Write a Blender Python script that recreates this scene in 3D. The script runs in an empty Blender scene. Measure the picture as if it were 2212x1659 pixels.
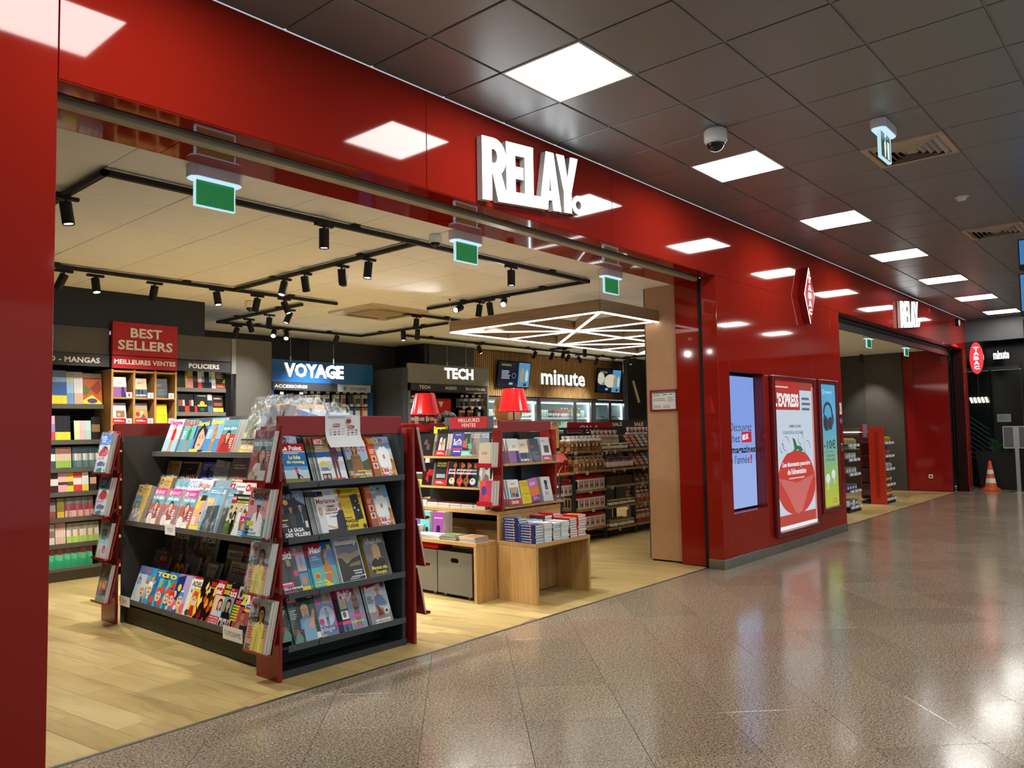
import bpy, math, random
from mathutils import Matrix, Vector
R = random.Random(7)
PI = math.pi
scene = bpy.context.scene
COL = scene.collection
# ------------------------------------------------------------------ camera
# X runs along the shop front, Y into the shop, Z up; metres
CAM = Vector((0, 0, 1.44))
YAW, PITCH, ROLL, FPX = 0.852602, 0.0599895, -0.0176282, 1688.6
_f = Vector((math.sin(YAW) * math.cos(PITCH), math.cos(YAW) * math.cos(PITCH), math.sin(PITCH)))
_r = Vector((math.cos(YAW), -math.sin(YAW), 0))
_u = _r.cross(_f)
_rr = math.cos(ROLL) * _r + math.sin(ROLL) * _u
_uu = -math.sin(ROLL) * _r + math.cos(ROLL) * _u
cd = bpy.data.cameras.new('camera')
cam = bpy.data.objects.new('camera', cd)
COL.objects.link(cam)
cam.matrix_world = Matrix(((_rr.x, _uu.x, -_f.x, CAM.x), (_rr.y, _uu.y, -_f.y, CAM.y), (_rr.z, _uu.z, -_f.z, CAM.z), (0, 0, 0, 1)))
cd.sensor_width = 36
cd.lens = FPX / 2212 * 36
cd.clip_start = 0.05
cd.clip_end = 200
scene.camera = cam
# ------------------------------------------------------------------ world, exposure
w = bpy.data.worlds.new('world')
scene.world = w
w.use_nodes = True
w.node_tree.nodes['Background'].inputs[0].default_value = (0.82, 0.92, 1.0, 1)
w.node_tree.nodes['Background'].inputs[1].default_value = 0.26
vs = scene.view_settings
scene.display_settings.display_device = 'sRGB'
vs.view_transform = 'Standard'
vs.look = 'None'
vs.exposure = 1.1
vs.gamma = 1.0
vs.use_curve_mapping = False
cy = scene.cycles
cy.max_bounces = 8
cy.diffuse_bounces = 5
cy.glossy_bounces = 3
cy.transmission_bounces = 4
cy.transparent_max_bounces = 8
cy.sample_clamp_indirect = 6
cy.caustics_reflective = False
cy.caustics_refractive = False
HALL_PANEL = 12.0      # luminance of the hall's ceiling panels
SPOT_W = 58.0          # watts of one track spot
STRIP = 2.6            # luminance of the canopy light strips

def at_y(px, py, Y):   # the point of the plane y = Y that the photograph shows at pixel px, py
    d = _rr * ((px - 1106) / FPX) - _uu * ((py - 829.5) / FPX) + _f
    return CAM + d * (Y / d.y)
def at_z(px, py, Z):
    d = _rr * ((px - 1106) / FPX) - _uu * ((py - 829.5) / FPX) + _f
    return CAM + d * ((Z - CAM.z) / d.z)
def at_x(px, py, X):
    d = _rr * ((px - 1106) / FPX) - _uu * ((py - 829.5) / FPX) + _f
    return CAM + d * (X / d.x)

# ------------------------------------------------------------------ colours and materials
_lc = {}
def lin(c):
    if c in _lc: return _lc[c]
    h = c if len(c) == 6 else ''.join(k * 2 for k in c)
    o = []
    for i in (0, 2, 4):
        v = int(h[i:i + 2], 16) / 255
        o.append(v / 12.92 if v <= .04045 else ((v + .055) / 1.055) ** 2.4)
    _lc[c] = (o[0], o[1], o[2], 1.0)
    return _lc[c]
def mix(a, b, t):
    f = lambda h: [int((h if len(h) == 6 else ''.join(k * 2 for k in h))[i:i + 2], 16) for i in (0, 2, 4)]
    return ''.join('%02x' % int(p + (q - p) * t) for p, q in zip(f(a), f(b)))
MATS = {}
def _new(name):
    m = bpy.data.materials.new(name)
    m.use_nodes = True
    nt = m.node_tree
    bs = nt.nodes['Principled BSDF']
    at = nt.nodes.new('ShaderNodeAttribute')
    at.attribute_name = 'Col'
    return m, nt, bs, at
def N(nt, t, **k):
    n = nt.nodes.new(t)
    for a, b in k.items():
        if a.startswith('i_'):
            key = a[2:]
            n.inputs[int(key) if key.isdigit() else key].default_value = b
        else: setattr(n, a, b)
    return n
def mixrgb(nt, mode, fac, a, b):
    n = N(nt, 'ShaderNodeMix', data_type='RGBA', blend_type=mode)
    for s, v in ((n.inputs[0], fac), (n.inputs[6], a), (n.inputs[7], b)):
        if hasattr(v, 'is_linked') or hasattr(v, 'links'): nt.links.new(v, s)
        else: s.default_value = v
    return n.outputs[2]
def ramp(nt, src, stops):
    n = N(nt, 'ShaderNodeValToRGB')
    e = n.color_ramp.elements
    while len(e) < len(stops): e.new(0.5)
    for i, (p, c) in enumerate(stops):
        e[i].position = p
        e[i].color = c if len(c) == 4 else (*c, 1)
    nt.links.new(src, n.inputs[0])
    return n.outputs[0]
def noise(nt, scale, detail=3, vec=None, stretch=None, rough=.55):
    n = N(nt, 'ShaderNodeTexNoise')
    n.inputs['Scale'].default_value = scale
    n.inputs['Detail'].default_value = detail
    n.inputs['Roughness'].default_value = rough
    g = vec or N(nt, 'ShaderNodeNewGeometry').outputs['Position']
    if stretch:
        mp = N(nt, 'ShaderNodeMapping')
        mp.inputs['Scale'].default_value = stretch
        nt.links.new(g, mp.inputs[0])
        g = mp.outputs[0]
    nt.links.new(g, n.inputs['Vector'])
    return n.outputs['Fac']
def bump(nt, bs, src, strength, dist=.002):
    b = N(nt, 'ShaderNodeBump')
    b.inputs['Strength'].default_value = strength
    b.inputs['Distance'].default_value = dist
    nt.links.new(src, b.inputs['Height'])
    nt.links.new(b.outputs[0], bs.inputs['Normal'])
G = lambda v: (v, v, v, 1)
def finish(name, rough=.5, metal=0., spec=.5, var=.06, coat=0., nscale=6., bumps=0., bscale=200.):
    m, nt, bs, at = _new(name)
    v = ramp(nt, noise(nt, nscale), [(.3, G(1 - var)), (.7, G(1 + var))])
    nt.links.new(mixrgb(nt, 'MULTIPLY', 1.0, at.outputs['Color'], v), bs.inputs['Base Color'])
    bs.inputs['Roughness'].default_value = rough
    bs.inputs['Metallic'].default_value = metal
    bs.inputs['Specular IOR Level'].default_value = spec
    if coat:
        bs.inputs['Coat Weight'].default_value = coat
        bs.inputs['Coat Roughness'].default_value = .08
    if bumps: bump(nt, bs, noise(nt, bscale, 2), bumps)
    MATS[name] = m
    return m, nt, bs, at
finish('matte', .85, spec=.2)
finish('paint', .45)
finish('powder', .55, spec=.35, bumps=.12, bscale=500)
finish('gloss', .18)
finish('paper', .5, spec=.3, var=.03)
finish('cover', .28, spec=.4, var=.02)
finish('metal', .35, 1.0)
finish('chrome', .12, 1.0)
finish('cloth', .95, spec=.1, bumps=.6, bscale=300)
finish('red', .055, spec=.36, var=.03, nscale=1.2)           # lacquered sheet of the shop front
finish('redpaint', .22, spec=.5, var=.03)
# pages: thin horizontal lines of paper edges
m, nt, bs, at = finish('pages', .8, spec=.1)
wv = N(nt, 'ShaderNodeTexNoise'); wv.inputs['Scale'].default_value = 1.0
tc = N(nt, 'ShaderNodeTexCoord'); mp = N(nt, 'ShaderNodeMapping'); mp.inputs['Scale'].default_value = (3, 900, 3)
nt.links.new(tc.outputs['Object'], mp.inputs[0]); nt.links.new(mp.outputs[0], wv.inputs['Vector'])
nt.links.new(mixrgb(nt, 'MULTIPLY', 1.0, at.outputs['Color'], ramp(nt, wv.outputs['Fac'], [(.3, G(.72)), (.7, G(1.05))])), bs.inputs['Base Color'])
# oak veneer, grain along the object's longest run (two directions)
def wood(name, stretch, rough=.42, dark=.72):
    m, nt, bs, at = _new(name)
    a = noise(nt, 1.0, 5, stretch=stretch, rough=.65)
    b = noise(nt, 1.0, 2, stretch=tuple(s * .22 for s in stretch))
    c = mixrgb(nt, 'MULTIPLY', 1.0, at.outputs['Color'], ramp(nt, a, [(.32, (dark, dark * .97, dark * .93)), (.5, G(1.0)), (.7, (1.08, 1.06, 1.02))]))
    c = mixrgb(nt, 'MULTIPLY', .8, c, ramp(nt, b, [(.35, (.86, .84, .8)), (.62, G(1.06))]))
    nt.links.new(c, bs.inputs['Base Color'])
    bs.inputs['Roughness'].default_value = rough
    bs.inputs['Specular IOR Level'].default_value = .4
    bump(nt, bs, a, .15, .001)
    MATS[name] = m
    return m, nt, bs, at
wood('oak_z', (46, 46, 2.2))
wood('oak_x', (2.2, 46, 46))
wood('oak_y', (46, 2.2, 46))
# laminate planks: tint by plank (attribute), grain along the plank through object coordinates
m, nt, bs, at = _new('plank')
tc = N(nt, 'ShaderNodeTexCoord'); oi = N(nt, 'ShaderNodeObjectInfo')
cmb = N(nt, 'ShaderNodeCombineXYZ'); mul = N(nt, 'ShaderNodeMath', operation='MULTIPLY', i_1=37.0)
nt.links.new(oi.outputs['Random'], mul.inputs[0]); nt.links.new(mul.outputs[0], cmb.inputs[0]); nt.links.new(mul.outputs[0], cmb.inputs[1])
ad = N(nt, 'ShaderNodeVectorMath', operation='ADD'); nt.links.new(tc.outputs['Object'], ad.inputs[0]); nt.links.new(cmb.outputs[0], ad.inputs[1])
wz = N(nt, 'ShaderNodeTexNoise'); wz.inputs['Scale'].default_value = 2.2; wz.inputs['Detail'].default_value = 2; nt.links.new(ad.outputs[0], wz.inputs['Vector'])
ws = N(nt, 'ShaderNodeVectorMath', operation='SCALE'); nt.links.new(wz.outputs['Color'], ws.inputs[0]); ws.inputs['Scale'].default_value = .25
a2 = N(nt, 'ShaderNodeVectorMath', operation='ADD'); nt.links.new(ad.outputs[0], a2.inputs[0]); nt.links.new(ws.outputs[0], a2.inputs[1])
a = noise(nt, 1.0, 6, vec=a2.outputs[0], stretch=(1.3, 20, 1), rough=.62)
b = noise(nt, 1.0, 3, vec=a2.outputs[0], stretch=(.9, 5, 1))
hv = N(nt, 'ShaderNodeMapRange', i_1=0.0, i_2=1.0, i_3=.93, i_4=1.05); nt.links.new(oi.outputs['Random'], hv.inputs[0])
cc = N(nt, 'ShaderNodeCombineColor')
for i in range(3): nt.links.new(hv.outputs[0], cc.inputs[i])
c = mixrgb(nt, 'MULTIPLY', 1.0, at.outputs['Color'], cc.outputs[0])
c = mixrgb(nt, 'MULTIPLY', 1.0, c, ramp(nt, a, [(.3, (.74, .71, .64)), (.48, G(1.0)), (.7, (1.08, 1.07, 1.03))]))
c = mixrgb(nt, 'MULTIPLY', .9, c, ramp(nt, b, [(.34, (.8, .76, .7)), (.55, G(1.02)), (.75, (1.1, 1.1, 1.12))]))
nt.links.new(c, bs.inputs['Base Color'])
bs.inputs['Roughness'].default_value = .3
bs.inputs['Specular IOR Level'].default_value = .42
bump(nt, bs, a, .08, .001)
MATS['plank'] = m
# polished speckled granite
m, nt, bs, at = _new('granite')
oi = N(nt, 'ShaderNodeObjectInfo')
base = ramp(nt, oi.outputs['Random'], [(.0, (.268, .214, .153)), (.45, (.298, .24, .173)), (.85, (.325, .264, .192)), (1.0, (.32, .228, .165))])
s1 = noise(nt, 95, 3, rough=.7)
s2 = noise(nt, 210, 2, rough=.7)
s3 = noise(nt, 34, 2)
c = mixrgb(nt, 'MULTIPLY', 1.0, base, ramp(nt, s1, [(.38, G(.22)), (.46, G(.85)), (.56, G(1.1)), (.66, (2.1, 2.0, 1.8))]))
c = mixrgb(nt, 'MULTIPLY', .75, c, ramp(nt, s2, [(.38, G(.55)), (.5, G(1.05)), (.64, G(1.35))]))
c = mixrgb(nt, 'MULTIPLY', .7, c, ramp(nt, s3, [(.35, G(.82)), (.65, G(1.14))]))
nt.links.new(c, bs.inputs['Base Color'])
rg = ramp(nt, noise(nt, 1.3, 3), [(.3, G(.12)), (.7, G(.18))])
nt.links.new(rg, bs.inputs['Roughness'])
bs.inputs['Specular IOR Level'].default_value = .5
MATS['granite'] = m
# micro-perforated metal ceiling tile
m, nt, bs, at = _new('perforated')
tc = N(nt, 'ShaderNodeTexCoord')
vo = N(nt, 'ShaderNodeTexVoronoi'); vo.inputs['Scale'].default_value = 260; vo.inputs['Randomness'].default_value = 0
nt.links.new(tc.outputs['Object'], vo.inputs['Vector'])
c = mixrgb(nt, 'MULTIPLY', 1.0, at.outputs['Color'], ramp(nt, vo.outputs['Distance'], [(.30, G(.45)), (.42, G(1.0))]))
nt.links.new(c, bs.inputs['Base Color'])
bs.inputs['Roughness'].default_value = .38
bs.inputs['Metallic'].default_value = .2
MATS['perforated'] = m
finish('mineral', .9, spec=.15, var=.015, bumps=.25, bscale=350)
# clear plastic film with creases, glass
m, nt, bs, at = _new('film')
nt.links.new(at.outputs['Color'], bs.inputs['Base Color'])
bs.inputs['Roughness'].default_value = .12
bs.inputs['Specular IOR Level'].default_value = .9
cr = noise(nt, 14, 2, rough=.4)
bump(nt, bs, cr, .9, .03)
tr = N(nt, 'ShaderNodeBsdfTransparent'); mx = N(nt, 'ShaderNodeMixShader')
cr2 = ramp(nt, noise(nt, 9, 2, rough=.45), [(.40, G(.07)), (.47, G(.15)), (.5, G(.42)), (.53, G(.15)), (.6, G(.07))])
nt.links.new(cr2, mx.inputs[0]); nt.links.new(tr.outputs[0], mx.inputs[1]); nt.links.new(bs.outputs[0], mx.inputs[2])
nt.links.new(mx.outputs[0], nt.nodes['Material Output'].inputs[0])
MATS['film'] = m
m, nt, bs, at = _new('glass')
nt.links.new(at.outputs['Color'], bs.inputs['Base Color'])
bs.inputs['Roughness'].default_value = .03
tr = N(nt, 'ShaderNodeBsdfTransparent'); mx = N(nt, 'ShaderNodeMixShader'); lw = N(nt, 'ShaderNodeLayerWeight'); lw.inputs[0].default_value = .5; pw = N(nt, 'ShaderNodeMath', operation='POWER', i_1=4.0); fr = N(nt, 'ShaderNodeMath', operation='MULTIPLY_ADD', i_1=.5, i_2=.035)
nt.links.new(lw.outputs['Facing'], pw.inputs[0]); nt.links.new(pw.outputs[0], fr.inputs[0]); nt.links.new(fr.outputs[0], mx.inputs[0]); nt.links.new(tr.outputs[0], mx.inputs[1]); nt.links.new(bs.outputs[0], mx.inputs[2])
nt.links.new(at.outputs['Color'], tr.inputs[0])
nt.links.new(mx.outputs[0], nt.nodes['Material Output'].inputs[0])
MATS['glass'] = m
def emitter(name, k):
    m, nt, bs, at = _new(name)
    nt.links.new(at.outputs['Color'], bs.inputs['Emission Color'])
    bs.inputs['Emission Strength'].default_value = k
    bs.inputs['Base Color'].default_value = (.02, .02, .02, 1)
    bs.inputs['Roughness'].default_value = .2
    MATS[name] = m
emitter('panel_light', HALL_PANEL)
emitter('lens', 14.0)
emitter('strip', STRIP)
emitter('fridge_led', 6.0)
emitter('sign_light', 1.6)
emitter('back_light', .38)     # lit posters, screens
emitter('exit_light', .45)

# ------------------------------------------------------------------ mesh builder
_txt = {}
def textmesh(s, bold=0.0, res=2):
    k = (s, bold, res)
    if k in _txt: return _txt[k]
    cu = bpy.data.curves.new('t', 'FONT')
    cu.body = s; cu.offset = bold; cu.resolution_u = res; cu.space_character = 1.0 + bold
    o = bpy.data.objects.new('t', cu)
    me = bpy.data.meshes.new_from_object(o)
    vv = [(v.co.x, v.co.y) for v in me.vertices]
    ff = [tuple(p.vertices) for p in me.polygons]
    bpy.data.objects.remove(o); bpy.data.curves.remove(cu); bpy.data.meshes.remove(me)
    return _norm(k, vv, ff)
def _norm(k, vv, ff):
    if not vv: vv, ff = [(0, 0), (1, 0), (1, 1)], []
    x0 = min(v[0] for v in vv); x1 = max(v[0] for v in vv); y0 = min(v[1] for v in vv); y1 = max(v[1] for v in vv)
    vv = [((x - x0) / (x1 - x0 or 1), (y - y0) / (y1 - y0 or 1)) for x, y in vv]
    out = []
    for f in ff:
        a = sum(vv[f[i]][0] * vv[f[(i + 1) % len(f)]][1] - vv[f[(i + 1) % len(f)]][0] * vv[f[i]][1] for i in range(len(f)))
        if abs(a) > 1e-9: out.append(f if a > 0 else f[::-1])
    ed = {}
    for f in out:
        for i in range(len(f)): ed[(f[i], f[(i + 1) % len(f)])] = 1
    bd = [e for e in ed if (e[1], e[0]) not in ed]
    _txt[k] = (vv, out, bd)
    return _txt[k]
def shapemesh(key, loops):        # filled outline with holes
    if key in _txt: return _txt[key]
    cu = bpy.data.curves.new('s', 'CURVE'); cu.dimensions = '2D'; cu.fill_mode = 'BOTH'
    for lp in loops:
        sp = cu.splines.new('POLY'); sp.points.add(len(lp) - 1); sp.use_cyclic_u = True
        for p, q in zip(sp.points, lp): p.co = (q[0], q[1], 0, 1)
    o = bpy.data.objects.new('s', cu)
    me = bpy.data.meshes.new_from_object(o)
    vv = [(v.co.x, v.co.y) for v in me.vertices]; ff = [tuple(p.vertices) for p in me.polygons]
    bpy.data.objects.remove(o); bpy.data.curves.remove(cu); bpy.data.meshes.remove(me)
    # weld
    idx, nv, mp = {}, [], []
    for v in vv:
        q = (round(v[0], 5), round(v[1], 5))
        if q not in idx: idx[q] = len(nv); nv.append(q)
        mp.append(idx[q])
    ff = [tuple(mp[i] for i in f) for f in ff]
    _norm(key, nv, [f for f in ff if len(set(f)) > 2])
    return _txt[key]
class B:
    def __init__(s, col='888', fin='paint'):
        s.V, s.F, s.C, s.M, s.S = [], [], [], [], []
        s.T = None; s.col = col; s.fin = fin
    def add(s, pts, faces, col=None, fin=None, smooth=False):
        o = len(s.V)
        if s.T is not None: pts = [s.T @ Vector(p) for p in pts]
        s.V.extend(tuple(p) for p in pts)
        c, f = col or s.col, fin or s.fin
        for q in faces:
            s.F.append(tuple(o + i for i in q)); s.C.append(c); s.M.append(f); s.S.append(smooth)
        return s
    def box(s, x0, y0, z0, x1, y1, z1, col=None, fin=None):
        x0, x1 = min(x0, x1), max(x0, x1); y0, y1 = min(y0, y1), max(y0, y1); z0, z1 = min(z0, z1), max(z0, z1)
        p = [(x0, y0, z0), (x1, y0, z0), (x1, y1, z0), (x0, y1, z0), (x0, y0, z1), (x1, y0, z1), (x1, y1, z1), (x0, y1, z1)]
        return s.add(p, [(0, 3, 2, 1), (4, 5, 6, 7), (0, 1, 5, 4), (1, 2, 6, 5), (2, 3, 7, 6), (3, 0, 4, 7)], col, fin)
    def bbox(s, x0, y0, z0, x1, y1, z1, b=.004, col=None, fin=None):   # box with chamfered edges
        x0, x1 = min(x0, x1), max(x0, x1); y0, y1 = min(y0, y1), max(y0, y1); z0, z1 = min(z0, z1), max(z0, z1)
        V = []
        for sx, X in ((-1, x0), (1, x1)):
            for sy, Y in ((-1, y0), (1, y1)):
                for sz, Z in ((-1, z0), (1, z1)):
                    V += [(X, Y - sy * b, Z - sz * b), (X - sx * b, Y, Z - sz * b), (X - sx * b, Y - sy * b, Z)]
        i = lambda a, c, d, k: (a * 4 + c * 2 + d) * 3 + k
        F = [(i(0,0,0,0), i(0,0,1,0), i(0,1,1,0), i(0,1,0,0)), (i(1,0,0,0), i(1,1,0,0), i(1,1,1,0), i(1,0,1,0)),
             (i(0,0,0,1), i(1,0,0,1), i(1,0,1,1), i(0,0,1,1)), (i(0,1,0,1), i(0,1,1,1), i(1,1,1,1), i(1,1,0,1)),
             (i(0,0,0,2), i(0,1,0,2), i(1,1,0,2), i(1,0,0,2)), (i(0,0,1,2), i(1,0,1,2), i(1,1,1,2), i(0,1,1,2))]
        for a in (0, 1):
            for c in (0, 1):
                F.append((i(a,c,0,0), i(a,c,0,1), i(a,c,1,1), i(a,c,1,0)))
                F.append((i(a,0,c,0), i(a,0,c,2), i(a,1,c,2), i(a,1,c,0)))
                F.append((i(0,a,c,1), i(0,a,c,2), i(1,a,c,2), i(1,a,c,1)))
                for d in (0, 1): F.append((i(a,c,d,0), i(a,c,d,1), i(a,c,d,2)))
        cx, cy_, cz = (x0 + x1) / 2, (y0 + y1) / 2, (z0 + z1) / 2
        out = []
        for f in F:
            p = [Vector(V[k]) for k in f]
            n = (p[1] - p[0]).cross(p[2] - p[0])
            m_ = sum(p, Vector()) / len(p) - Vector((cx, cy_, cz))
            out.append(f if n.dot(m_) > 0 else f[::-1])
        return s.add(V, out, col, fin)
    def cyl(s, p0, p1, r0, r1=None, n=12, col=None, fin=None, caps=True, smooth=True):
        p0, p1 = Vector(p0), Vector(p1)
        if r1 is None: r1 = r0
        a = (p1 - p0).normalized()
        u = a.cross(Vector((0, 0, 1)) if abs(a.z) < .9 else Vector((1, 0, 0))).normalized()
        v = a.cross(u)
        A = [p0 + (u * math.cos(2 * PI * i / n) + v * math.sin(2 * PI * i / n)) * r0 for i in range(n)]
        C = [p1 + (u * math.cos(2 * PI * i / n) + v * math.sin(2 * PI * i / n)) * r1 for i in range(n)]
        s.add(A + C, [(i, (i + 1) % n, n + (i + 1) % n, n + i) for i in range(n)], col, fin, smooth)
        if caps:
            s.add(A, [tuple(range(n))[::-1]], col, fin); s.add(C, [tuple(range(n))], col, fin)
        return s
    def lathe(s, prof, n=16, c=(0, 0, 0), col=None, fin=None, smooth=True):
        P = []
        for r, z in prof:
            P += [(c[0] + r * math.cos(2 * PI * i / n), c[1] + r * math.sin(2 * PI * i / n), c[2] + z) for i in range(n)]
        F = []
        for k in range(len(prof) - 1):
            for i in range(n):
                j = (i + 1) % n
                F.append((k * n + i, k * n + j, (k + 1) * n + j, (k + 1) * n + i))
        return s.add(P, F, col, fin, smooth)
    def ball(s, c, r, n=12, m=8, col=None, fin=None, sc=(1, 1, 1)):
        P, F = [], []
        for k in range(m + 1):
            t = PI * k / m
            for i in range(n):
                a = 2 * PI * i / n
                P.append((c[0] + r * sc[0] * math.sin(t) * math.cos(a), c[1] + r * sc[1] * math.sin(t) * math.sin(a), c[2] - r * sc[2] * math.cos(t)))
        for k in range(m):
            for i in range(n):
                j = (i + 1) % n
                F.append((k * n + i, k * n + j, (k + 1) * n + j, (k + 1) * n + i))
        return s.add(P, F, col, fin, True)
    def tube(s, pts, r, n=6, col=None, fin=None):
        for a, b in zip(pts, pts[1:]): s.cyl(a, b, r, r, n, col, fin)
        return s
    def prism(s, loop, o, u, v, d, col=None, fin=None, front=None):   # outline in the u, v plane, thickness d along u x v
        o, u, v = Vector(o), Vector(u), Vector(v)
        nn = u.cross(v).normalized() * d
        n = len(loop)
        A = [o + u * x + v * y for x, y in loop]; C = [p + nn for p in A]
        s.add(A + C, [(i, (i + 1) % n, n + (i + 1) % n, n + i) for i in range(n)] + [tuple(range(n))[::-1]], col, fin)
        return s.add(C, [tuple(range(n))], front or col, fin)
    def flat(s, tm, o, u, v, w, h, d=0, col=None, fin=None, side=None, sidefin=None, slant=0.0):
        vv, ff, bd = tm
        o, u, v = Vector(o), Vector(u), Vector(v)
        n = u.cross(v).normalized()
        P = [o + u * (x * w) + v * ((y + slant * x) * h) + n * d for x, y in vv]
        s.add(P, ff, col, fin)
        if d:
            Q = [p - n * d for p in P]; m_ = len(P)
            s.add(Q + P, [(a, b, m_ + b, m_ + a) for a, b in bd] + [f[::-1] for f in ff], side or col, sidefin or fin)
        return s
    def text(s, t, o, u, v, w, h, d=0, col=None, fin=None, bold=0.0, res=2, **k):
        return s.flat(textmesh(t, bold, res), o, u, v, w, h, d, col, fin, **k)
    def quad(s, a, b, c, d, col=None, fin=None): return s.add([a, b, c, d], [(0, 1, 2, 3)], col, fin)
    def mesh(s, name):
        me = bpy.data.meshes.new(name)
        me.from_pydata(s.V, [], s.F)
        fins = []
        for f in s.M:
            if f not in fins: fins.append(f)
        for f in fins: me.materials.append(MATS[f])
        me.polygons.foreach_set('material_index', [fins.index(f) for f in s.M])
        me.polygons.foreach_set('use_smooth', s.S)
        ca = me.color_attributes.new('Col', 'FLOAT_COLOR', 'CORNER')
        buf = []
        for f, c in zip(s.F, s.C):
            l = lin(c)
            for _ in f: buf.extend(l)
        ca.data.foreach_set('color', buf)
        me.update()
        return me
X_, Y_, Z_ = Vector((1, 0, 0)), Vector((0, 1, 0)), Vector((0, 0, 1))
def link(name, data, parent=None, loc=None, rot=None, label=None, cat=None, group=None, kind=None):
    o = bpy.data.objects.new(name, data)
    COL.objects.link(o)
    if parent is not None: o.parent = parent
    if loc is not None: o.location = loc
    if rot is not None: o.rotation_euler = rot
    if label: o['label'] = label
    if cat: o['category'] = cat
    if group: o['group'] = group
    if kind: o['kind'] = kind
    return o
def obj(name, b, parent=None, **k):
    return link(name, b.mesh(name) if isinstance(b, B) else b, parent, **k)
def empty(name, label, cat, loc=(0, 0, 0), rot=None, group=None):
    o = link(name, None, None, loc, rot, label, cat, group)
    o.empty_display_size = .05
    return o
def struct(name, b, **k): return obj(name, b, kind='structure', **k)
def dup(root, loc, rot=None, label=None, group=None):
    r = root.copy(); COL.objects.link(r); r.location = loc
    if rot is not None: r.rotation_euler = rot
    if label: r['label'] = label
    if group: r['group'] = group
    for ch in list(root.children):
        c = ch.copy(); COL.objects.link(c); c.parent = r
        for g in list(ch.children):
            d = g.copy(); COL.objects.link(d); d.parent = c
    return r
ORD = ['first', 'second', 'third', 'fourth', 'fifth', 'sixth', 'seventh', 'eighth', 'ninth', 'tenth', 'eleventh', 'twelfth', 'thirteenth', 'fourteenth', 'fifteenth', 'sixteenth', 'seventeenth', 'eighteenth', 'nineteenth', 'twentieth']
def nth(i, lab, of='from the left of the'):
    s = '%s %s %s' % (ordn(i), of, lab)
    return s if len(s.split()) < 17 else lab
def ordn(i):
    if i < 20: return ORD[i]
    tens = {2: 'twenty', 3: 'thirty', 4: 'forty'}[(i + 1) // 10]
    return (tens[:-1] + 'ieth') if (i + 1) % 10 == 0 else tens + '-' + ORD[(i + 1) % 10 - 1]
# ================================================================== the setting
RED, REDP = '8f1c10', 'a8161a'
def shown(p, m=40):      # does the photograph's frame hold this point
    d = Vector(p) - CAM
    z = d.dot(_f)
    if z < .1: return False
    return -m < 1106 + FPX * d.dot(_rr) / z < 2212 + m and -m < 829.5 - FPX * d.dot(_uu) / z < 1659 + m
def pieces(parent, name, spots, mesh_of, lump, most=290):
    # the pieces nearest the camera each an object, the rest one lump of the same geometry
    spots = sorted(spots, key=lambda s: (Vector(s[0]) - CAM).length)
    n = 0
    for s in spots:
        if n < most and shown(s[0], 250):
            me, loc, rot = mesh_of(s)
            link(name, me, parent, loc, rot); n += 1
        else: lump(s)
# ---- floor of the hall: granite tiles laid at 45 degrees
fb = B('3a322b', 'matte').box(-4, -7, -.05, 27, 3.86, -.004)
floor = struct('floor', fb)
P_ = .507
tile_me = B('777', 'granite').bbox(-.2525, -.2525, -.012, .2525, .2525, 0, .0012).mesh('tile')
spots = []
for i in range(-40, 60):
    for j in range(-20, 60):
        a = (.43 + .717 * (i + .5)); b = (6.33 + .717 * (j + .5))     # x - y, x + y
        x, y = (a + b) / 2, (b - a) / 2
        if -3.6 < x < 26 and -6.6 < y < 4.3: spots.append(((x, y, 0),))
lump = B('777', 'granite')
def _l(s):
    lump.T = Matrix.Translation(s[0]) @ Matrix.Rotation(PI / 4, 4, 'Z')
    lump.box(-.2525, -.2525, -.012, .2525, .2525, 0)
pieces(floor, 'tile', spots, lambda s: (tile_me, s[0], (0, 0, PI / 4)), _l)
obj('tile_field', lump, floor, kind='stuff')
# ---- floor of the shop: oak laminate planks, a few degrees off square
wf = struct('floor.001', B('4a3c28', 'matte').box(-1.5, 3.862, -.05, 19, 12, -.003))
A0 = math.radians(97.5)
du, dv = Vector((math.cos(A0), math.sin(A0), 0)), Vector((math.sin(A0), -math.cos(A0), 0))
PW, PL, PT = .185, 1.25, .0025
OAK = 'cdb083'
pl_me = [B(c, 'plank').box(-PL / 2 + .0008, -PW / 2 + .0008, -.003, PL / 2 - .0008, PW / 2 - .0008, PT).mesh('plank') for c in ('c2aa72', 'bba36b', 'c8b17a', 'b69e66', 'bea671')]
lump2 = B(OAK, 'plank')
spots = []
for r_ in range(-10, 140):
    off = R.random() * PL
    for k in range(-6, 12):
        c = Vector((-1.0, 3.8, 0)) + dv * (r_ * PW) + du * (k * PL + off)
        if -1.2 < c.x < 19 and 3.3 < c.y < 11.6: spots.append((tuple(c), R.randrange(5)))
def clip(c):       # the part of a plank behind the metal edge strip
    q = [c + du * (sx * (PL / 2 - .0008)) + dv * (sy * (PW / 2 - .0008)) for sx, sy in ((-1, -1), (-1, 1), (1, 1), (1, -1))]
    out = []
    for i in range(4):
        a, b = q[i], q[(i + 1) % 4]
        if a.y >= 3.865: out.append(a)
        if (a.y - 3.865) * (b.y - 3.865) < 0: out.append(a + (b - a) * ((3.865 - a.y) / (b.y - a.y)))
    return out
rz = A0
PCOL = ('c2aa72', 'bba36b', 'c8b17a', 'b69e66', 'bea671')
def _loc(s):
    c = Vector(s[0]); q = clip(c)
    loc = [((p - c).dot(du), (p - c).dot(Vector((-du.y, du.x, 0)))) for p in q]
    area = sum(loc[i][0] * loc[(i + 1) % len(loc)][1] - loc[(i + 1) % len(loc)][0] * loc[i][1] for i in range(len(loc)))
    return loc[::-1] if area < 0 else loc
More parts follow.
